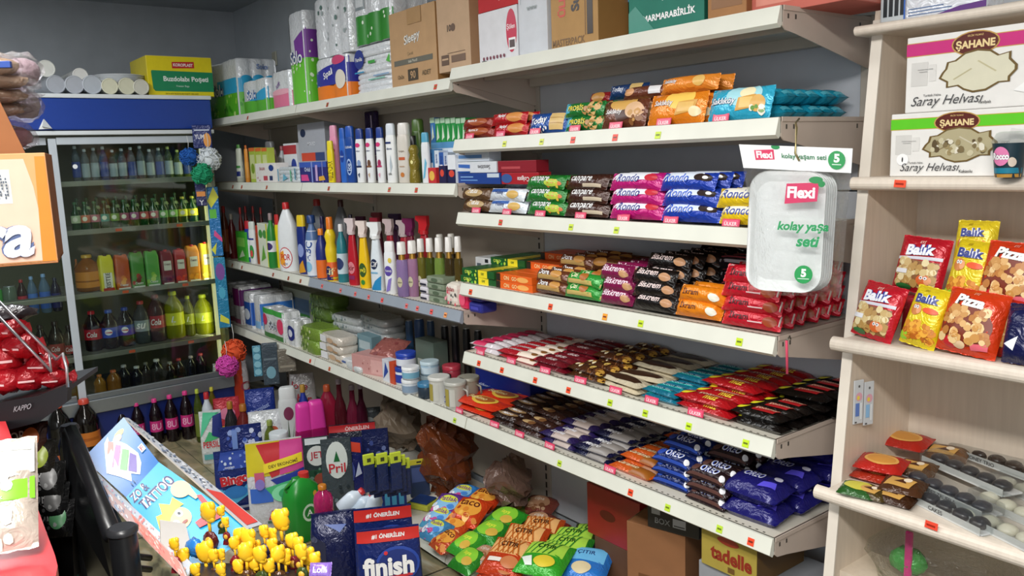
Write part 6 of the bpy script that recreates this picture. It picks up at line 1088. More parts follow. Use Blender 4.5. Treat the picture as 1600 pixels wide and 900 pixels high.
for k in range(6):
    o_ = (-.016 + k*.0062); s_ = 1 - .02*k
    pts = []; w2, h2, cr = Wb*.33, Hb*.40, Wb*.17
    for cx, cz, a0 in ((w2-cr, h2-cr, 0), (-w2+cr, h2-cr, 90), (-w2+cr, -h2+cr, 180), (w2-cr, -h2+cr, 270)):
        for q in range(7): a = math.radians(a0 + q*15); pts.append((cx + cr*math.cos(a), cz + cr*math.sin(a)))
    dx = .03*Wb - (5-k)*.016*Wb; dz = -.07*Hb
    rings = [(1, 0), (.99, .003), (.82, .009), (.78, .009)]
    vs = [(x*r + dx, o_ + dy, z_*r + dz) for r, dy in rings for x, z_ in pts]; N = len(pts)
    fs = [(j*N+i, j*N+(i+1) % N, (j+1)*N+(i+1) % N, (j+1)*N+i) for j in range(3) for i in range(N)] + [tuple(range(3*N, 4*N))]
    pl = MB(); pl.add(vs, fs, M('f2f3f3', 'plastic'), False); child('plate', pl, t)
mb = MB()
def PS(u, v, e=0): return ((-.5 + .97*u)*Wb, -.0395 - e + .03*abs(2*u-1)**5, (-.5 + v)*Hb)
mb.decals(PS, Wb, Hb, [('p', [(.46, .62), (.74, .64), (.75, .76), (.47, .75)], 'd02a5e'), ('t', 'Flexi', .6, .695, .075, 'f8eef0', dict(mw=.24, b=.04)), ('e', .72, .775, .06, .022, '1f8a4a'), ('e', .77, .75, .03, .02, '1f8a4a')], eps=.0006); child('printed_logo', mb, t); mb = MB()
mb.decals(PS, Wb, Hb, [('e', .66, .165, .08, .06, '1f9a50'), ('t', '5', .66, .175, .055, W_, dict(b=.05)), ('r', .61, .135, .71, .14, 'd8f0e0')], eps=.0006); child('round_badge', mb, t); mb = MB()
mb.decals(PS, Wb, Hb, [('t', 'kolay yaşa', .63, .47, .075, '1f9a5a', dict(mw=.64, sh=.2, b=.035))], eps=.0006); child('printed_lettering', mb, t); mb = MB()
mb.decals(PS, Wb, Hb, [('t', 'seti', .68, .38, .07, '1f9a5a', dict(sh=.2, b=.035))], eps=.0006)
child('printed_lettering', mb, t)
mb = MB(); hk = on(1238, 190, 0, -.003); A = Vector(p); loc = lambda P: (Vector(P) - A)
cf_, sf_ = math.cos(-rzf), math.sin(-rzf)
def lc(P): q = Vector(P) - A; return (q.x*cf_ - q.y*sf_, q.x*sf_ + q.y*cf_, q.z)
q0 = on(1243, 186, 1, -.004); mb.tube([lc(q0), lc(q0 + Vector((.012, -.03, -.01))), (0.0, -.012, .115 + .07), (.0, -.012, .135), (.008, -.01, .12)], .0022, M('b8a878', 'metal'), 6); child('wire_hook', mb, t)
mb = MB(); q0 = on(1229, 532, 1, -.012); mb.tube([(0, 0, 0), (0, .002, -.03), (.003, 0, -.075)], .0028, M('d84a68', 'matte'), 6); mb.tube([(0, 0, 0), (0, .012, .008), (0, .016, 0)], .0016, M('6a6a60', 'metal'), 6)
one(mb, 'ribbon', 'thin pink ribbon hanging from the fourth shelf corner', 'ribbon', q0)
# ================================================================== GOODS IN THE WOODEN UNIT
def halva(px0, py1, label, z0, y, band, winc, x1=.75, h=.17, green=False):
    xl = xat(px0, y, z0 + .05); w_ = .275; mb = MB(); mb.box(-w_/2, w_/2, 0, .05, 0, h, M('e8e6e2', 'print'), .002); S = lambda u, v, e=0: ((u-.5)*w_, -e, v*h)
    wp = [(.26, .42), (.28, .47), (.30, .50), (.31, .56), (.36, .57), (.42, .63), (.50, .65), (.58, .63), (.63, .58), (.70, .60), (.70, .54), (.74, .48), (.74, .44), (.70, .38), (.70, .34), (.64, .34), (.56, .28), (.48, .27), (.42, .30), (.38, .34), (.31, .33), (.31, .38)]
    wp = [(u, (v-.455)*1.3 + .475) for u, v in wp]
    wp2 = [((u-.5)*1.08 + .5, (v-.475)*1.1 + .475) for u, v in wp]
    L = [('r', 0, .74, 1, .92, 'c8a048'), ('r', 0, .75, 1, .91, band), ('p', [(.04, .35), (.16, .35), (.16, .66), (.04, .66)], 'd4d2ce'), ('p', [(.17, .4), (.22, .4), (.22, .62), (.17, .62)], 'dcdad6'), ('p', [(.8, .35), (.98, .35), (.98, .65), (.84, .7)], 'dad8d4'),
         ('e', .48, .83, .16, .155, 'c09850'), ('e', .48, .83, .15, .14, '5a1c14'), ('t', 'ŞAHANE', .48, .81, .13, 'e8d098', dict(mw=.26, b=.04)), ('t', 'SELİM YILMAZ', .48, .93, .03, 'd8b878', dict(mw=.16)), ('p', wp2, '6a5428'), ('p', wp, winc)]
    L += [('p', [(.34, .4), (.46, .52), (.47, .51), (.35, .39)], 'b8b08c' if not green else '8a7a58'), ('p', [(.5, .6), (.62, .45), (.63, .46), (.51, .61)], 'c0b894' if not green else 'c8c0a8')]
    if green: L += [('dots', .32, .35, .68, .55, 40, .006, ['7a6a48', 'c8c0a0', '9a8a60', 'e0dac8', '5a4a30']), ('e', .1, .27, .045, .095, 'fafafa'), ('e', .1, .27, .006, .04, '444444'), ('dots', .8, .05, .9, .3, 8, .006, '9ab858')]
    else: L += [('p', [(.74, .2), (.9, .12), (1, .16), (1, .32), (.86, .36)], 'f2f2f0')]
    L += [('t', 'Saray Helvası', .3, .13, .16, '4a4a4c', dict(mw=.54, sh=.4, b=0)), ('t', 'Turkish Halva', .2, .22, .03, '6a6a6a'), ('r', .09, .56, .2, .565, '8a8a8a'), ('r', .1, .53, .16, .535, '8a8a8a'), ('t', 'Vanilyalı' if not green else 'Kakaolu', .56, .08, .045, '3a3a3a')]
    mb.decals(S, w_, h, L, curved=False, eps=.0004)
    return one(mb, 'halva_box', label, 'box', (xl + w_/2, y, z0), 0)
zu, yu = US['U2']; h2 = zat(180, .16, yu + .03) - zu
halva(1391, 0, 'white halva box with green band, standing on the unit shelf', zu + .0005, yu + .022, '5ec820', 'b0a684', h=h2, green=True)
h1 = zat(64, .17, yu + .03) - zu - h2
halva(1415, 0, 'white halva box with magenta band on top of the green banded box', zu + h2 + .001, yu + .022, 'c8287a', 'd8d4bc', h=h1)
x = xat(1580, yu + .0, zu + .04); wc = .058
t = empty('dessert_cup', (x, yu - .0 - .012 + .005, zu), 0, 'dark teal dessert cup with pink round logo and clear dome lid', 'cup'); mb = MB()
loft(mb, [(0, wc*.38, wc*.38), (.008, wc*.4, wc*.4), (.062, wc*.5, wc*.5)], M('14303c', 'print'), n=2, seg=22, dec=[('r', 0, 0, 1, .1, 'b8883a'), ('r', 0, .12, 1, .28, '1c7a94'), ('e', .42, .62, .25, .28, 'e080b0'), ('t', 'Rocco', .42, .62, .2, 'f4f0f4', dict(mw=.5, b=.05, out='3a1a3a')), ('e', .74, .45, .1, .14, 'd8c8b8')]); child('body', mb, t)
mb = MB(); mb.lathe([(.062, wc*.53), (.066, wc*.53), (.07, wc*.48), (.08, wc*.4), (.083, wc*.3)], M('fafcfc', 'film'), 22); child('lid', mb, t)
# top of the unit
zt_, yt_ = US['U1']
mb = MB(); mb.box(-.03, .03, 0, .08, 0, .06, M('c8d0d4', 'plastic'), .004)
for k in range(4): mb.box(-.022 + k*.012, -.014 + k*.012, -.001, .001, .012, .05, M('2a3034', 'print'))
one(mb, 'plastic_basket', 'pale slotted plastic basket on top of the wooden unit', 'basket', (xat(1384, yt_, zt_), yt_ + .03, zt_))
x0 = xat(1402, yt_, zt_); mb = MB(); mb.box(0, .16, 0, .08, 0, .06, M('e4e8f0', 'foil'), .006); mb.decals(lambda u, v, e=0: (u*.16, -e, v*.06), .16, .06, [('r', .06, .1, .6, .13, '4a6a9a'), ('r', .06, .2, .6, .23, '4a6a9a'), ('r', .06, .3, .5, .33, '4a6a9a'), ('p', [(.4, .02), (.7, .2), (1, .25), (1, .05)], '5a2a7a'), ('r', 0, .0, .02, 1, '3a6ac0')], curved=False)
one(mb, 'tissue_pack', 'white pack with blue lines and purple wave on top of the wooden unit', 'pack', (x0, yt_ + .025, zt_))
# snack bags on the third shelf
zu3, yu3 = US['U3']
def stand(px, y, z0, w_, h, t_, col, dec, label, rx=1.3, rz=0, seed=1, nm='snack_bag', roll_=0):
    mb = pillow(w_, h, t_, col, dec, ends='v', seed=seed, nu=18, nv=16); x = xat(px, y, z0 + h/2)
    o = one(mb, nm, label, 'snack', (x, y + h/2*math.cos(rx), z0 + h/2*math.sin(rx)*.97), rz, rx=rx)
    m_ = Matrix.Rotation(rz, 4, 'Z') @ Matrix.Rotation(rx, 4, 'X') @ Matrix.Rotation(roll_, 4, 'Z'); o.rotation_euler = m_.to_euler(); return o
FISH = lambda u, v, c='d8642c': [('e', u, v, .14, .1, c), ('e', u + .09, v, .07, .07, 'e8a070'), ('e', u - .04, v + .04, .035, .03, W_), ('e', u + .04, v + .04, .035, .03, W_), ('e', u - .04, v + .04, .014, .013, '1a1a1a'), ('e', u + .04, v + .04, .014, .013, '1a1a1a')]
def red_(): return [('p', [(.1, .08), (.9, .08), (.9, .56), (.1, .56)], '8a5a34'), ('dots', .12, .1, .88, .54, 42, .0085, ['d8c088', 'c8a868', 'e8d8a8', 'b89050']), ('p', [(.06, .55), (.94, .6), (.94, .66), (.06, .6)], 'd8d8e4')] + FISH(.68, .22) + [('t', 'Balık', .5, .75, .2, 'f0f2fa', dict(mw=.7, b=.05, out='2a3a9a', ow=.1, sh=.15, rot=6)), ('t', 'ETİ', .5, .9, .06, 'f8d0c8'), ('r', .1, .3, .34, .38, 'e4e4e8'), ('e', .3, .07, .16, .05, '2a7a3a')]
def yel_(): return [('dots', .12, .06, .88, .36, 36, .008, ['c87a1c', 'd88c28', 'b8641c', 'e8a838']), ('e', .15, .12, .14, .08, '9ad030')] + FISH(.28, .58, 'c8782c') + [('e', .68, .6, .2, .05, 'e85a2c'), ('t', 'Balık', .5, .78, .15, '2a3a8a', dict(mw=.72, b=.04, out='f4f4f8', ow=.07, rot=3)), ('t', 'ETİ', .4, .92, .04, '7a5a10')]
def piz_(): return [('e', .48, .42, .42, .32, '7a2c14'), ('dots', .12, .15, .86, .68, 60, .0085, ['d8a868', 'c8904a', 'e8c890', 'b87838']), ('e', .3, .14, .12, .09, 'c8202c'), ('e', .45, .12, .1, .06, 'e8c8a0'), ('p', [(.62, .16), (.9, .2), (.9, .1), (.64, .07)], 'e86a7a'), ('t', 'Pizza', .46, .8, .17, 'f6f4f0', dict(mw=.66, b=.05, out='2a1a1a', ow=.06, sh=.15, rot=-4)), ('t', 'ETİ', .5, .94, .05, 'f0b8a8')]
B3 = zu3 + .001
stand(1374, yu3 + .045, B3, .098, .118, .04, 'c8182c', red_(), 'red fish cracker bag at the front left of the unit', rx=1.25, roll_=-.12, rz=-.1)
stand(1446, yu3 + .04, B3, .074, .122, .036, 'e8d020', yel_(), 'yellow fish cracker bag in the front row', rx=1.25, roll_=-.16, seed=2)
stand(1520, yu3 + .035, B3, .112, .125, .045, 'd83c14', piz_(), 'orange red pizza snack bag in the front row', rx=1.25, roll_=-.08, seed=3)
stand(1571, yu3 + .07, B3, .08, .12, .045, 'b82414', piz_()[:2], 'dark red snack bag tucked behind the pizza bag', rx=1.3, seed=9)
stand(1600, yu3 + .03, B3, .06, .11, .04, '151a4a', [('p', [(.1, .3), (.5, .45), (.4, .2)], 'e8ecf4')], 'navy snack bag cut by the picture edge', rx=1.3, seed=8)
RB = zu3 + .095
stand(1440, yu3 + .13, RB, .105, .118, .035, 'c0162a', red_(), 'red fish cracker bag in the raised back row', rx=1.3, roll_=-.08, seed=5)
stand(1515, yu3 + .11, RB - .01, .075, .13, .036, 'e4cc20', yel_(), 'yellow fish cracker bag in the raised back row', rx=1.3, roll_=-.12, seed=6)
stand(1524, yu3 + .16, RB + .035, .08, .12, .036, 'e0c828', yel_(), 'yellow fish cracker bag standing highest at the back', rx=1.35, seed=7)
stand(1585, yu3 + .10, RB - .005, .112, .125, .045, 'd43814', piz_(), 'orange red pizza snack bag in the raised back row', rx=1.3, roll_=-.06, seed=8)
for i, (px, dx) in enumerate(((1440, .105), (1520, .09), (1590, .12))):
    x = xat(px, yu3 + .12, zu3 + .04); mb = MB(); loft(mb, [(0, dx*.42, .035), (.01, dx*.48, .04), (.08, dx*.46, .035), (.09, dx*.4, .02)], M(['a8182a', 'c8b020', 'b83018'][i], 'foil'), n=4, wr=.04)
    one(mb, 'snack_bag', ['hidden red snack bag carrying the raised red one', 'yellow snack bag lying under the raised yellow ones', 'hidden orange snack bag carrying the raised pizza one'][i], 'snack', (x, yu3 + .155, zu3))
# card hanging on the side panel
for i, (px, py, cc) in enumerate(((1341, 628, '5a7ac0'), (1357, 630, '8ab8e0'))):
    q = on(px, py, 0, UX + UT + .006 + i*.012) if 0 else on(px, py, 0, UX + UT + .006 + .006*i)
    mb = MB(); mb.box(-.014, .014, -.0015, .0015, -.05, .05, M('c8ccd0', 'print'), .001); mb.decals(lambda u, v, e=0: ((u-.5)*.028, -.0015-e, (v-.5)*.1), .028, .1, [('e', .5, .86, .1, .03, '5a5a5a'), ('e', .5, .62, .34, .1, 'd8a0b0'), ('e', .42, .6, .15, .05, 'e8d048'), ('r', .15, .18, .55, .48, cc), ('r', .6, .1, .8, .48, 'dfe4e8'), ('r', .1, .03, .3, .06, '333333')], curved=False)
    one(mb, 'lighter_card', ['grey blister card hung on the unit side panel, left one', 'blister card with blue field hung on the unit side panel, right one'][i], 'card', q, PI/2 - .25)
# fourth shelf: wafers and trays
zu4, yu4 = US['U4']; z4 = zu4 + .0005
def flat(px, py, lift, w_, h, t_, col, dec, label, rz=0, rx=.12, nm='wafer_pack', ends='u', seed=1):
    q = on(px, py, 2, z4 + lift + t_*.6); mb = pillow(w_, h, t_, col, dec, ends=ends, seed=seed); return one(mb, nm, label, 'sweets', (q.x, q.y, z4 + lift), rz, rx=rx)
WR = [('e', .5, .5, .36, .3, 'e0a858'), ('e', .5, .5, .3, .22, 'd09040'), ('t', 'Çokoprens', .5, .82, .13, 'e8c868', dict(mw=.6))]
GD = [('p', [(.1, .2), (.7, .15), (.8, .6), (.2, .7)], 'c89a50'), ('p', [(.3, .4), (.6, .35), (.5, .6)], '4a2414'), ('e', .6, .55, .1, .12, 'e8d8c0')]
for (a, b, l_, w_, h_, c_, d_, lb, rz) in (
 (1414, 686, .036, .11, .085, 'b0281c', WR, 'red and gold wafer pack at the back left of the lower shelf', .1), (1378, 722, .03, .10, .08, 'b8241c', WR, 'red wafer pack, upper one near the side panel', .2), (1374, 738, .004, .10, .08, 'a8301c', WR, 'red wafer pack, lower one near the side panel', .1),
 (1342, 763, .0, .075, .06, '2a5a24', [('e', .5, .5, .4, .3, 'c8c048')], 'green and yellow pack at the front left corner', .2), (1362, 768, .0, .07, .05, '4a3a18', GD, 'brown gold pack at the front rail', .1),
 (1478, 706, .02, .09, .075, '6a4420', GD, 'gold brown wafer pack at the back middle', .3), (1432, 730, .02, .08, .07, '5a3a1c', GD, 'gold brown wafer pack in the middle', .25), (1412, 757, .018, .085, .07, '4a2c18', GD, 'brown wafer pack with shiny folds, front', .2), (1400, 775, .0, .08, .06, '3a2010', GD, 'dark brown pack beneath the shiny one', .1)):
    flat(a, b, l_, w_, h_, .022, c_, d_, lb, rz=rz, seed=int(a))
def tray(px, py, lift, n, col, lab, label, rz=.0, r=.0195, txt=None, rows=1):
    q = on(px, py, 2, z4 + lift); L_ = n*r*2.1; t = empty('cake_tray', (q.x, q.y, z4 + lift), rz, label, 'sweets'); D = rows*r*2.1
    for j in range(rows):
        for i in range(n):
            mb = MB(); mb.blob((-L_/2 + r*1.05 + i*r*2.1, -D/2 + r*1.05 + j*r*2.1, r*.62), (r, r, r*.6), M(col, 'plastic'), 12, 7, .04); child('cake', mb, t)
    mb = MB(); mb.box(-L_/2 - .006, L_/2 + .006, -D/2 - .004, D/2 + .004, .0, .004, M('dfe0e2', 'plastic'), .001); child('tray', mb, t)
    mb = MB(); mb.box(-L_/2 - .004, L_/2 + .004, -D/2 - .007, -D/2 - .0055, .0, .016, M('c8cac8', 'print'), .0004)
    if txt: mb.decals(lambda u, v, e=0: ((u-.5)*L_, -D/2 - .007 - e, v*.016), L_, .016, [('t', txt, .5, .5, .55, '3a3a3c', dict(mw=.7))], curved=False)
    child('label_strip', mb, t)
    mb = MB(); mb.box(-L_/2 - .012, L_/2 + .012, -D/2 - .008, D/2 + .006, 0, r*1.4, M('fafcfc', 'film'), .006); child('clear_wrap', mb, t)
tray(1478, 800, .0, 5, '2a2c34', 0, 'clear tray of dark round cakes with white label, front', -.35, txt='CAKES', rows=1); tray(1482, 776, .012, 5, '30343e', 0, 'clear tray of slate blue round cakes, second', -.35, txt='SWEET TRUFFLE')
tray(1515, 745, .02, 5, '23262e', 0, 'clear tray of blackish cakes with shiny wrap, third', -.35, rows=1); tray(1545, 722, .02, 6, '2c1c14', 0, 'clear tray of brown cakes at the back', -.3, txt='HONEY TRIO')
tray(1580, 712, .0, 6, '241812', 0, 'clear tray of dark cakes furthest back', -.3, txt='HONEY DUO')
for k in range(3): tray(1560 + k*26, 830 - k*26, .0, 4, 'dcd8c4', 0, ['clear tray of cream white cakes at the front rail', 'clear tray of cream white cakes, middle one', 'clear tray of cream white cakes, back one'][k], -.35, r=.019)
# bottom compartment: clear bag with pink and green things
q = on(1470, 900, 1, .12); mb = MB(); random.seed(4); mb.blob((0, 0, .06), (.16, .1, .085), M('f8f8f4', 'film'), 18, 10, .08); t = one(mb, 'plastic_bag', 'clear plastic bag with pink and green things in the bottom compartment', 'bag', (xat(1470, .12, .4), .13, zat(900, xat(1470, .12, .4), .12) - .05))
mb = MB(); mb.box(-.075, -.06, -.03, -.02, .0, .13, M('d8348a', 'plastic'), .003); child('pink_handle', mb, t); mb = MB(); mb.blob((-.08, 0, .05), (.04, .03, .03), M('4aa850', 'foil'), 10, 6, .1); child('green_pack', mb, t)
mb = MB(); mb.box(0, 1.0, .02, YB - .22 - .0, -.02, 0, woodmat('d8cab8')); o = mb.build('shelf', bpy.data.objects['wooden_shelf_unit']); o.location = (UT, -.15, t.location.z)
# ================================================================== ON THE COOLER
zc = 1.796
def cups(px, py, r, col, label, L_=.3, lid='e4e4dc', x=FX + .0, stack=0):
    y = yat(px, x, zc + .03); d = dep((x, y, zc)); R_ = r*d/FPX; z = max(zat(py, x, y), zc + R_ + .001)
    t = empty('cup_sleeve', (x, y, z), .06, label, 'cups'); mb = MB(); mb.lathe([(-L_, R_*.75), (-.012, R_*.96), (0, R_)], M(col, 'foil'), 18, ax='x'); child('sleeve', mb, t)
    mb = MB(); mb.lathe([(0, R_), (.002, R_*.98), (.0022, R_*.86), (.001, R_*.84)], M(lid, 'print'), 20, ax='x'); child('end_face', mb, t)
cups(88, 137, 14, 'b8bcc4', 'clear sleeve of cups on the cooler, leftmost', lid='a8acb4'); cups(117, 138, 14, 'b8bcc4', 'clear sleeve of cups on the cooler, second from the left', lid='b0b4bc'); cups(145, 138, 14.5, 'c0c4cc', 'clear sleeve of cups on the cooler, third from the left', lid='b8bec6')
cups(172, 140, 12.5, 'd8d8cc', 'white paper cup sleeve, left of the three front ones', lid='e0dec4'); cups(199, 141, 13, 'd0d0c8', 'white paper cup sleeve, middle of the three front ones', lid='dcdac0'); cups(221, 139, 12, 'c8c8c0', 'white paper cup sleeve, right of the three front ones', lid='d8d6c8')
cups(128, 118, 11.5, 'd8d8d4', 'white cup sleeve lying on top, middle one', x=FX - .06, lid='e4e2dc'); cups(76, 107, 13, 'd0d0cc', 'white cup sleeve lying on top at the far left', x=FX - .06, lid='dcdcd4')
y = yat(187, FX - .16, 1.86); z = zc + .062; mb = MB()
for k in range(5): mb.lathe([(0 + k*.009, .10), (.006 + k*.009, .125), (.008 + k*.009, .125)], M('dfe2e4', 'plastic'), 28)
one(mb, 'plate_stack', 'stack of white plastic plates on top of the cup sleeves', 'plates', (FX - .15, y, z))
y0, y1 = yat(233, FX - .02, 1.83), yat(335, FX - .02, 1.83); yc = (y0+y1)/2; wk = abs(y1-y0); hk_ = zat(86, FX - .02, y0) - zc
mb = MB(); mb.box(-wk/2, wk/2, 0, .32, 0, hk_, M('ecd81c', 'print'), .002); mb.decals(lambda u, v, e=0: ((u-.5)*wk, -e, v*hk_), wk, hk_, [('p', [(.10, .12), (1, .12), (1, .62), (.07, .64), (.06, .6), (.07, .18)], '1f8a5a'), ('t', 'Buzdolabı Poşeti', .58, .42, .16, 'eef4ee', dict(mw=.85, b=.03)), ('t', 'Freezer Bags', .52, .25, .06, 'c8e0d0'), ('p', [(.38, .70), (.72, .72), (.72, .88), (.38, .86)], 'c8282c'), ('t', 'KOROPLAST', .55, .79, .08, 'f4e4e0', dict(mw=.3, b=.04)), ('t', 'ORTA BOY BUZDOLABI POŞETİ 1000 ADET', .5, .06, .05, '7a6a10', dict(mw=.85))], curved=False, eps=.0006)
mb.box(-wk/2*.98, wk/2*.98, .002, .31, hk_, hk_ + .0015, M('e4d48a', 'card'), 0)
one(mb, 'freezer_bag_box', 'yellow and green freezer bag box on top of the cooler', 'box', (FX - .03, yc, zc), PI/2)
# ================================================================== LEFT FOREGROUND
# open cardboard display box, orange printed with a big letter
def at_axes(px, py, d): return atd(px, py, d)
d0 = 1.25; P0 = atd(-70, 410, d0); P1 = atd(91, 410, d0 + .02); wx = (P1 - P0); wx.z = 0; w_ = wx.length; rzb = math.atan2(wx.y, wx.x)
r1 = P1 - CAM; rbx = math.atan2(r1.y, r1.x) - PI/2 - .06; P0 = P1 - Vector((math.cos(rbx), math.sin(rbx), 0))*w_; hb_ = 172*d0/FPX
t = empty('display_box', (P0 + P1)/2 , rbx, 'open orange cardboard display box with a big blue letter, at the upper left edge', 'box'); mb = MB()
th_ = .004; dp = .16
mb.box(-w_/2, w_/2, 0, th_, 0, hb_, M('dca06a', 'card'), .001); mb.box(w_/2 - th_, w_/2, th_, dp, 0, hb_*1.0, M('a8683a', 'card'), .001); mb.box(-w_/2, w_/2, dp - th_, dp, 0, hb_, M('a8683a', 'card')); mb.box(-w_/2, w_/2, 0, dp, 0, th_, M('a8683a', 'card'))
S = lambda u, v, e=0: ((u-.5)*w_, -e, v*hb_)
mb.decals(S, w_, hb_, [('p', [(.3, .03), (.93, .03), (.86, .7), (.8, .95), (.3, .95)], 'e6bda6'), ('p', [(.86, .02), (.99, .02), (.99, .97), (.9, .97)], 'd8842c'), ('r', .44, .56, .66, .86, 'e4e4e2')], curved=False)
rr_ = random.Random(3)
mb.decals(S, w_, hb_, [('r', .46 + .02*(k % 9), .6 + .028*(k // 9), .475 + .02*(k % 9), .62 + .028*(k // 9), '5a6470') for k in range(72) if rr_.random() > .45], curved=False, eps=.0007)
mb.decals(S, w_, hb_, [('t', 'ra', .55, .22, .29, 'd0d8ea', dict(b=.03, out='5a6a94', ow=.05, sh=.2))], curved=False, eps=.004)
child('body', mb, t)
# torn upper flap behind the letters and goods in cellophane
mb = MB(); fl_ = [(w_/2 - .001, hb_*.3), (w_/2 - .028, hb_*1.0), (w_/2 - .045, hb_*1.32), (w_/2 - .060, hb_*1.6), (w_/2 - .074, hb_*1.87), (w_/2 - .079, hb_*2.1), (w_/2 - .09, hb_*2.5), (w_/2 - .15, hb_*2.5), (w_/2 - .15, hb_*.3)]
mb.prism(fl_, dp - .004 - .12, dp - .12, M('9a5f34', 'card'), 'y'); mb.v = [(a, b, c) for a, b, c in mb.v]; child('torn_flap', mb, t)
for i, (px, py, rx_, rz_, col, nmz) in enumerate(((-12, 104, .036, .024, 'c8ad90', 'kraft'), (-22, 128, .062, .02, 'd0b498', 'k'), (-18, 150, .064, .02, 'c8ab8e', 'k'), (-20, 172, .06, .02, 'bb9c82', 'k'), (34, 112, .026, .036, 'b8a0a8', 'p'), (4, 215, .045, .034, '9a6a74', 'p'), (38, 165, .022, .034, 'b8a8a8', 'p'))):
    q = atd(px, py, 1.3 + .02*i); mb = MB(); random.seed(30 + i); mb.blob((0, 0, 0), (rx_, .04, rz_*.62), M(col, 'foil'), 14, 8, .12)
    o = one(mb, 'sweet_bag', ['torn kraft sachet at the top of the orange display box', 'beige wrapped sachet, upper one in the stack over the orange box', 'beige wrapped sachet, middle one in the stack over the orange box', 'beige wrapped sachet, lowest one in the stack over the orange box', 'pinkish cellophane bag beside the beige sachets', 'mauve cellophane bag just above the orange box edge', 'small mauve cellophane bag at the box corner'][i], 'bag', q, rzb)
    mb = MB(); mb.blob((0, 0, 0), (rx_*1.18, .05, rz_*.85), M('f8f6f8', 'film'), 14, 8, .16); child('cellophane', mb, o)
q = atd(4, 100, 1.24); mb = MB(); mb.box(-.02, .012, -.004, .004, -.006, .004, M('2a4a9a', 'print'), .001); one(mb, 'blue_label', 'small blue label on the beige sachets at the left edge', 'label', q, rzb)
# wire display with red wrapped sweets on a black tray
t = empty('wire_display', atd(40, 640, 1.5), rzb, 'black counter display tray with a chrome wire rail at the left edge', 'display')
A = t.location; cz_, sz_ = math.cos(-rzb), math.sin(-rzb)
def lt(P): q = Vector(P) - A; return (q.x*cz_ - q.y*sz_, q.x*sz_ + q.y*cz_, q.z)
q0, q1 = lt(atd(-60, 632, 1.5)), lt(atd(104, 606, 1.5))
def strip(pts, depth, m, mb):
    n = len(pts); vs = [(x, y, z) for x, y, z in pts] + [(x, y + depth, z) for x, y, z in pts]
    mb.add(vs, [tuple(range(n)), tuple(range(2*n-1, n-1, -1))] + [(i, (i+1) % n, n + (i+1) % n, n + i) for i in range(n)], m)
mb = MB(); strip([lt(atd(-60, 640, 1.5)), lt(atd(-60, 690, 1.5)), lt(atd(60, 660, 1.5)), lt(atd(105, 628, 1.5)), lt(atd(106, 600, 1.5)), lt(atd(60, 618, 1.5))], .02, M('141518', 'plastic'), mb)
mb.decals(lambda u, v, e=0: tuple(Vector(lt(atd(15 + 40*u, 648 - 14*v - 8*u, 1.495))) + Vector((0, -e, 0))), .05, .015, [('t', 'KAPPO', .5, .5, .6, '8a8c90', dict(mw=.7, sh=.3))], curved=False); child('tray_front', mb, t)
mb = MB(); strip([lt(atd(-60, 642, 1.51)), lt(atd(-60, 648, 1.51)), lt(atd(104, 614, 1.51)), lt(atd(104, 606, 1.51))], .16, M('1a1b1e', 'plastic'), mb); child('tray_floor', mb, t)
for a, b in (((-10, 462), (88, 562)), ((-10, 486), (80, 580))):
    mb = MB(); mb.tube([lt(atd(*a, 1.5)), lt(atd((a[0]+b[0])/2, (a[1]+b[1])/2, 1.5)), lt(atd(*b, 1.5))], .0028, M('a8aaae', 'metal'), 7); child('wire_rail', mb, t)
mb = MB(); mb.tube([lt(atd(76, 548, 1.5)), lt(atd(80, 582, 1.5))], .002, M('c8cace', 'metal'), 6); mb.tube([lt(atd(88, 562, 1.5)), lt(atd(98, 552, 1.5)), lt(atd(104, 575, 1.5)), lt(atd(106, 605, 1.5))], .0028, M('c8cace', 'metal'), 7); child('wire_rail', mb, t)
for i, (px, py, a, b) in enumerate(((34, 540, .036, .024), (8, 560, .03, .03), (70, 568, .034, .02), (10, 595, .036, .024), (45, 590, .03, .024), (84, 590, .03, .018), (20, 515, .028, .02), (-12, 530, .03, .03))):
    q = atd(px, py, 1.54 + .01*(i % 3)); mb = MB(); random.seed(50 + i); mb.blob((0, 0, 0), (a, .03, b), M('a81622', 'foil'), 12, 8, .14); k = a*1.25
    mb.prism([(a*.7, -b*.2), (k, -b*.7), (k*1.1, 0), (k, b*.7), (a*.7, b*.2)], -.002, .002, M('c83038', 'foil'), 'y'); mb.box(-a*.4, a*.5, -.031, -.03, -b*.1, b*.05, M('e8c8c8', 'print'))
    one(mb, 'wrapped_sweet', f'shiny red wrapped sweet bag in the wire display, {NTH[i]} of the heap', 'sweets', q, rzb, group='red wrapped sweets') if 0 else one(mb, 'wrapped_sweet', ['upper red foil sweet bag in the black tray', 'red foil sweet bag at the left edge of the tray', 'red foil sweet bag under the wire rail', 'lower left red foil sweet bag in the tray', 'lower middle red foil sweet bag in the tray', 'red foil sweet bag at the right tip of the tray', 'topmost red foil sweet bag behind the wire', 'red foil sweet bag cut by the left picture edge'][i], 'sweets', q, rzb + random.uniform(-.3, .3))
q = atd(15, 490, 1.56); mb = MB(); mb.blob((0, 0, 0), (.045, .03, .016), M('3a3438', 'foil'), 12, 7, .2); one(mb, 'foil_bag', 'dark foil bag above the red sweets', 'bag', q, rzb)
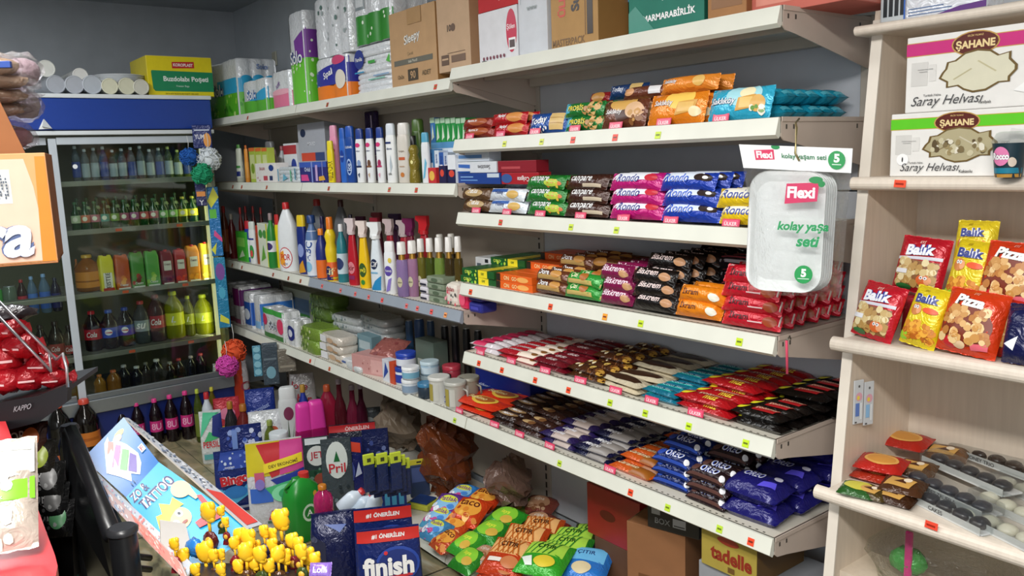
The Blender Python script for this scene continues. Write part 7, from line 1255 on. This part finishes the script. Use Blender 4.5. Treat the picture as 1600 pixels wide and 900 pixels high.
# black chips bags stacked below the tray, leaning along a dark rack
t = empty('black_rack', atd(70, 800, 1.62), rzb, 'black metal snack rack seen edge on at the lower left', 'rack'); A = t.location
mb = MB(); mb.tube([lt(atd(44, 658, 1.6)), lt(atd(75, 710, 1.6)), lt(atd(108, 770, 1.6))], .003, M('8a8c90', 'metal'), 7); child('edge_rail', mb, t)
mb = MB(); strip([lt(atd(20, 655, 1.62)), lt(atd(46, 660, 1.62)), lt(atd(110, 775, 1.62)), lt(atd(116, 905, 1.62)), lt(atd(60, 905, 1.62))], .03, M('0f1012', 'plastic'), mb); child('side_plate', mb, t)
for i, (px, py, c_) in enumerate(((38, 690, '3a1c14'), (52, 718, '22201c'), (66, 752, '1a1a1a'), (72, 785, '151516'), (80, 812, '131314'))):
    q = atd(px, py, 1.58 - .0); mb = pillow(.09, .07, .03, c_, [('t', 'DORI', .45, .55, .3, ['c8b8a8', 'a8a848', 'b8b8b8', '9a9a9a', '8a8a8a'][i], dict(mw=.5, rot=10)), ('e', .75, .5, .16, .3, ['c8642c', '8a9a28', '6a6a6a', '5a5a5a', '4a8a5a'][i]), ('dots', .1, .1, .9, .4, 6, .003, ['9a9a9a', '5a5a5a'])], seed=i)
    one(mb, 'chips_bag', ['black chips bag with orange flame, top of the rack', 'black chips bag with lime mark, second in the rack', 'black chips bag with grey letters, third in the rack', 'black chips bag with dull letters, fourth in the rack', 'black chips bag with a green dot, lowest in the rack'][i], 'snack', q, rzb, rx=1.1)
# red counter corner with a bag of seeds
d1 = .95; zt = atd(0, 800, d1).z
pts = [atd(0, 660, d1 + .35), atd(96, 880, d1), atd(60, 935, d1 - .04), atd(-90, 935, d1 - .04), atd(-90, 660, d1 + .35)]; zt = atd(80, 878, d1).z
pts = [on(2, 640, 2, zt), on(86, 868, 2, zt), on(90, 884, 2, zt), on(82, 925, 2, zt), on(-160, 960, 2, zt), on(-200, 640, 2, zt)]
A = Vector(pts[1]); mb = MB(); mb.prism([(q.x - A.x, q.y - A.y) for q in pts], -.03, 0, M('d83a40', 'plastic'))
t = one(mb, 'red_counter', 'bright red counter top corner at the lower left edge', 'counter', A); mb = MB(); mb.prism([((q.x - A.x)*.97 - .01, (q.y - A.y)*.97) for q in pts], -zt + .002, -.03, M('3a1618', 'dark')); child('counter_base', mb, t)
q = on(10, 800, 2, zt + .01); W2, H2 = .12, .17
mb = pillow(.105, .135, .03, 'b8aca0', [('p', [(.02, .38), (.98, .42), (.98, .62), (.02, .46)], '7ac82c'), ('p', [(.02, .48), (.98, .66), (.98, .98), (.02, .98)], 'e4e2dc'), ('dots', .1, .05, .95, .36, 8, .007, 'e8e4d4'), ('dots', .1, .5, .9, .7, 5, .007, 'f0ece0'), ('r', .05, .86, .95, .88, 'a8aca8'), ('t', 'Çekirdek', .55, .44, .05, 'd8e8b8', dict(mw=.6))], ends='v', seed=12)
p_ = atd(-16, 782, .98); o = one(mb, 'seed_bag', 'bag of pumpkin seeds with a green band lying on the red counter', 'snack', (p_.x, p_.y, max(p_.z, zt + .05)), rzb + .25, rx=.95)
# black folding stand
t = empty('folding_stand', (*on(150, 900, 2, 0).xy, 0), rzb, 'black plastic folding stand with round topped posts at the lower left', 'stand'); A = t.location
BK = M('17181a', 'plastic')
def post(px, pt, r, d, nm='post'):
    q = atd(px, pt, d); mb = MB(); L_ = lt(q); mb.lathe([(0 - 0, r), (L_[2] - .008, r), (L_[2], r*.85)], BK, 16, (L_[0], L_[1], 0)); mb.lathe([(L_[2] - .004, r*1.12), (L_[2] + .002, r*1.12), (L_[2] + .006, r*.9)], M('2c2d30', 'plastic'), 16, (L_[0], L_[1], 0)); child(nm, mb, t)
post(191, 828, .022, 1.35); post(108, 668, .016, 1.62)
mb = MB(); mb.tube([lt(atd(110, 672, 1.6)), lt(atd(124, 706, 1.56)), lt(atd(150, 770, 1.5)), lt(atd(176, 836, 1.4))], [.014, .015, .015, .016], M('1c1d20', 'plastic'), 8); child('side_arm', mb, t)
mb = MB(); strip([lt(atd(104, 690, 1.6)), lt(atd(124, 712, 1.58)), lt(atd(186, 835, 1.45)), lt(atd(176, 912, 1.5)), lt(atd(140, 912, 1.6)), lt(atd(112, 800, 1.6))], .03, M('101113', 'plastic'), mb); child('side_panel', mb, t)
for k in range(2):
    mb = MB(); mb.tube([lt(atd(196, 868 + 18*k, 1.45)), lt(atd(235, 872 + 18*k, 1.5))], .006, BK, 7); child('cross_bar', mb, t)
q = atd(100, 885, 1.7); mb = MB(); mb.blob((0, 0, 0), (.05, .04, .035), M('1f8a98', 'foil'), 12, 8, .15); one(mb, 'snack_bag', 'teal foil bag on the floor behind the red counter', 'snack', q, .2)
# lollipop display box (blue) leaning on the stand, with yellow topped candies
d = 1.42
def quad(mb, pxs, m, ds, n=1):
    vs = [atd(*p_, dd) for p_, dd in zip(pxs, ds)]; mb.add([v - A for v in vs], [(0, 1, 2, 3)], m)
BC = [Vector(atd(112, 712, 1.72)), Vector(atd(193, 652, 1.78)), Vector(atd(248, 723, 1.62)), Vector(atd(196, 778, 1.56))]    # back flap: left, top, right, lower
Q0 = BC[0]; A = Q0.copy()
t = empty('lollipop_display', A, 0, 'open blue cardboard lollipop display box tilted on the black stand', 'display box')
def bil(c, off=0):
    n = ((c[1]-c[0]).cross(c[3]-c[0])).normalized()
    if n.dot(CAM - c[0]) < 0: n = -n
    return (lambda u, v, e=0: tuple(c[0] + (c[1]-c[0])*u*(1-v) + (c[2]-c[0])*u*v + (c[3]-c[0])*(1-u)*v + n*(e+off) - A)), n
# panel A (header) corners: (u along width from left-low to right-high), v downwards
LA, LB = Vector(atd(130, 716, 1.70)), Vector(atd(193, 652, 1.80)); RA, RB_ = Vector(atd(197, 777, 1.56)), Vector(atd(248, 722, 1.66))
def panel(name, c00, c10, c11, c01, col, dec, w_, h_, par=None, th=.003, side=None):
    """c00 lower-left, c10 lower-right, c11 upper-right, c01 upper-left of the print"""
    n = ((c10-c00).cross(c01-c00)).normalized(); 
    if n.dot(CAM - c00) < 0: n = -n
    S = lambda u, v, e=0: tuple(c00*(1-u)*(1-v) + c10*u*(1-v) + c11*u*v + c01*(1-u)*v + n*e - A)
    mb = MB(); mb.grid(S, 8, 8, M(col, 'print')); mb.grid(lambda u, v, e=0: S(u, v, -th), 8, 8, M(side or 'b8b0a4', 'card'), flip=True)
    for a_, b_ in (((0, 0), (1, 0)), ((1, 0), (1, 1)), ((1, 1), (0, 1)), ((0, 1), (0, 0))): mb.add([S(*a_), S(*b_), S(*b_, -th), S(*a_, -th)], [(0, 1, 2, 3)], M(side or 'b8b0a4', 'card'))
    mb.decals(S, w_, h_, dec, curved=False, eps=.0006); return child(name, mb, par or t)
# print runs along the slope: text baseline goes from lower-left to upper-right
wA = (LB - LA).length; hA = (RA - LA).length
panel('header_flap', RA, RB_, LB, LA, '1d68b0', [('e', .74, .84, .12, .05, 'e8c83c'), ('e', .66, .8, .1, .06, 'd8a07a'), ('p', [(.08, .5), (.42, .9), (.55, .95), (.5, .85), (.62, .8), (.72, .6), (.78, .35), (.7, .2), (.52, .08), (.4, .2), (.3, .1), (.2, .3)], 'e4e8f0'), ('p', [(.2, .62), (.5, .88), (.56, .8), (.3, .55)], 'd84a2c'), ('p', [(.22, .5), (.56, .74), (.62, .66), (.3, .42)], 'b83a8a'), ('p', [(.3, .38), (.6, .6), (.68, .5), (.38, .28)], '4aa83a'), ('p', [(.4, .26), (.66, .46), (.72, .34), (.5, .14)], '5a3a98'), ('r', .84, .3, .96, .42, 'd8dce4'), ('t', 'F', .9, .36, .08, 'c8303a'), ('t', '11.', .32, .06, .06, '22406a')], wA, hA)
c0, c1 = Vector(atd(300, 895, 1.36)), Vector(atd(362, 760, 1.50)); FRa, FRb = Vector(atd(270, 885, 1.38)), Vector(atd(398, 800, 1.40))
L0, L1 = RA, RB_; E0, E1 = Vector(atd(290, 905, 1.34)), Vector(atd(400, 830, 1.42))
panel('front_panel', E0, E1, L1, L0, '22a0d8', [('t', 'ZO &', .26, .93, .1, '2a1a5a', dict(mw=.42, out='f0f0f8', ow=.07)), ('t', 'TATTOO', .50, .80, .11, '2a1a5a', dict(mw=.78, out='f0f0f8', ow=.07)), ('e', .42, .47, .22, .11, 'e0b088'), ('p', [(.12, .5), (.2, .62), (.3, .6), (.38, .7), (.5, .62), (.62, .66), (.66, .54), (.5, .55), (.36, .52), (.2, .42)], 'f0d02c'), ('e', .5, .5, .055, .036, W_), ('e', .5, .5, .024, .016, '1a1a1a'), ('e', .36, .44, .055, .036, W_), ('e', .36, .44, .024, .016, '1a1a1a'), ('e', .47, .405, .05, .012, '8a3a2c'), ('e', .82, .66, .17, .085, 'd8bc94'), ('p', [(.82, .62), (.96, .62), (.9, .5), (.84, .5)], 'd8bc94'), ('p', [(.9, .52), (.96, .5), (.86, .24), (.55, .28), (.56, .34), (.8, .34)], 'c82c34')], (L1-L0).length, (E0-L0).length)
SL = [Vector(atd(120, 716, 1.66)), Vector(atd(288, 885, 1.27)), Vector(atd(276, 912, 1.25)), Vector(atd(112, 722, 1.64))]
def sidep(name, a, b, wd, col, dec):
    panel(name, *[Vector(q) for q in (a[0], b[0], b[1], a[1])], col, dec, (b[0]-a[0]).length, wd)
V = lambda px, py, d_: Vector(atd(px, py, d_))
sidep('side_flap', (V(200, 776, 1.55), V(122, 712, 1.69)), (V(288, 905, 1.33), V(262, 855, 1.26)), .05, 'a8b8c8', []) if 0 else None
panel('side_flap', V(292, 905, 1.31), V(300, 880, 1.33), V(126, 714, 1.70), V(118, 716, 1.66), 'b8c0cc', [('dots', .1, .4, .9, .98, 60, .004, ['8aa8c8', 'd8dce4', 'c8a0b0']), ('dots', .1, .02, .9, .4, 40, .004, ['e89a98', 'd87a7a', 'e8b0a8'])], .03, .5)
panel('side_flap', V(300, 918, 1.26), V(283, 880, 1.31), V(118, 714, 1.675), V(120, 735, 1.64), 'c8b0b0', [('dots', .05, .45, .95, .98, 60, .005, ['a8b8d0', 'e0e4ea', '8a98b0']), ('p', [(.05, .02), (.95, .02), (.95, .42), (.05, .36)], 'e08a80'), ('dots', .05, .02, .95, .4, 40, .005, ['e8a8a0', 'c86a6a', 'f0c8c0'])], .05, .55)
panel('side_flap', V(388, 826, 1.42), V(410, 819, 1.48), V(201, 653, 1.86), V(193, 652, 1.80), 'c0c4cc', [('dots', .02, .3, .98, .98, 70, .005, ['8a98a8', 'e0e4ea', '6a7a98']), ('p', [(.1, .02), (.9, .02), (.9, .25), (.1, .3)], 'd8403a')], .04, .6)
panel('inner_tab', V(252, 862, 1.37), V(300, 862, 1.40), V(290, 818, 1.43), V(250, 812, 1.40), 'c8c4c0', [], .05, .05)
panel('base_tray', V(300, 930, 1.22), V(520, 930, 1.24), V(500, 880, 1.42), V(300, 880, 1.36), '2a2224', [], .3, .1)
# candies: yellow cast toppers on dark wrapped sweets
random.seed(99)
TOPS = [(325, 805, 13), (352, 790, 8), (310, 832, 12), (365, 815, 12), (395, 800, 14), (420, 828, 13), (345, 850, 13), (318, 858, 12), (375, 850, 13), (405, 855, 12), (385, 872, 12), (440, 862, 13), (470, 845, 12), (455, 878, 12), (490, 868, 12), (428, 885, 12), (350, 885, 12), (325, 890, 12), (300, 880, 11), (300, 850, 10), (370, 895, 12), (480, 888, 11), (405, 890, 12), (505, 885, 11), (360, 832, 9), (340, 826, 10), (440, 835, 9), (460, 820, 12)]
YL = M('fbc526', 'plastic')
TOPS = [(325, 800, 14), (345, 798, 7), (352, 816, 7), (375, 838, 12), (388, 842, 14), (399, 855, 10), (412, 830, 9), (425, 836, 10), (438, 812, 15), (320, 862, 15), (333, 868, 9), (345, 866, 8), (366, 848, 9), (384, 862, 13), (406, 866, 12), (396, 880, 10), (372, 885, 10), (425, 852, 10), (434, 866, 12), (445, 870, 11), (456, 845, 11), (466, 850, 10), (470, 862, 11), (480, 870, 12), (492, 874, 10), (305, 890, 9), (345, 890, 9), (420, 884, 10), (272, 850, 9), (286, 868, 10)]
rk_ = lambda q: 0 if q[1] < 835 else 1 if q[1] < 868 else 2
TOPS.sort(key=lambda q: (rk_(q), q[0])); cnt_ = [0, 0, 0]
for i, (px, py, r) in enumerate(TOPS):
    rw_ = rk_((px, py)); cnt_[rw_] += 1
    dd = 1.30 + (900 - py)*.0009 + random.uniform(-.02, .02); q = atd(px, py, dd); R_ = r*dd/FPX*1.18
    t2 = empty('candy_stick', q, random.uniform(-.4, .4) + .9, f'yellow topped candy stick, {NTH[cnt_[rw_]-1]} from the left in the {["back", "middle", "front"][rw_]} row', 'candy')
    mb = MB(); mb.blob((0, 0, 0), (R_*.8, R_*.42, R_), YL, 10, 7, .12); mb.blob((R_*.45, 0, R_*.6), (R_*.4, R_*.3, R_*.5), YL, 8, 5, .1); mb.blob((-R_*.5, 0, R_*.3), (R_*.3, R_*.28, R_*.55), YL, 8, 5, .1); mb.blob((R_*.2, 0, -R_*.7), (R_*.55, R_*.3, R_*.4), YL, 8, 5, .1); child('topper', mb, t2)
    mb = MB(); c_ = ['5a1c1c', '3a4a20', '7a1c24', '2a2a50', '5a3a20', '8a2430'][i % 6]; mb.tube([(0, 0, -R_*.8), (0, .001, -R_*2.2)], R_*.16, YL, 6); mb.blob((0, 0, -R_*2.9), (R_*.85, R_*.4, R_*1.0), M(c_, 'foil'), 10, 6, .06); mb.prism([(-R_*.7, -R_*3.7), (R_*.7, -R_*3.7), (R_*.9, -R_*4.6), (-R_*.9, -R_*4.6)], -R_*.1, R_*.1, M(c_, 'foil'), 'y'); child('wrapped_candy', mb, t2)
    mb = MB(); mb.blob((0, -R_*.3, -R_*2.85), (R_*.45, R_*.2, R_*.5), M('d8a83c', 'plastic'), 8, 5, .03); child('round_emblem', mb, t2)
q = atd(270, 850, 1.32); mb = MB(); mb.blob((0, 0, 0), (.022, .012, .016), M('2a7ac8', 'foil'), 10, 6, .15); one(mb, 'wrapped_sweet', 'blue foil sweet beside the yellow toppers', 'sweets', atd(305, 856, 1.36), .2)
q = atd(500, 890, 1.3); mb = pillow(.034, .024, .01, '8a6ac0', [('t', 'Lolli', .5, .5, .4, 'e8e0f4', dict(mw=.7))]); one(mb, 'wrapped_sweet', 'violet wrapped sweet at the right end of the candy display', 'sweets', atd(502, 892, 1.3), .9, rx=.9)
q = atd(440, 935, 1.32)
dups = {k: v for k, v in LABELS.items() if len(v) > 1}
if dups: print('DUPLICATE LABELS', len(dups), list(dups.items())[:12])
bpy.data.scenes.remove(TS)
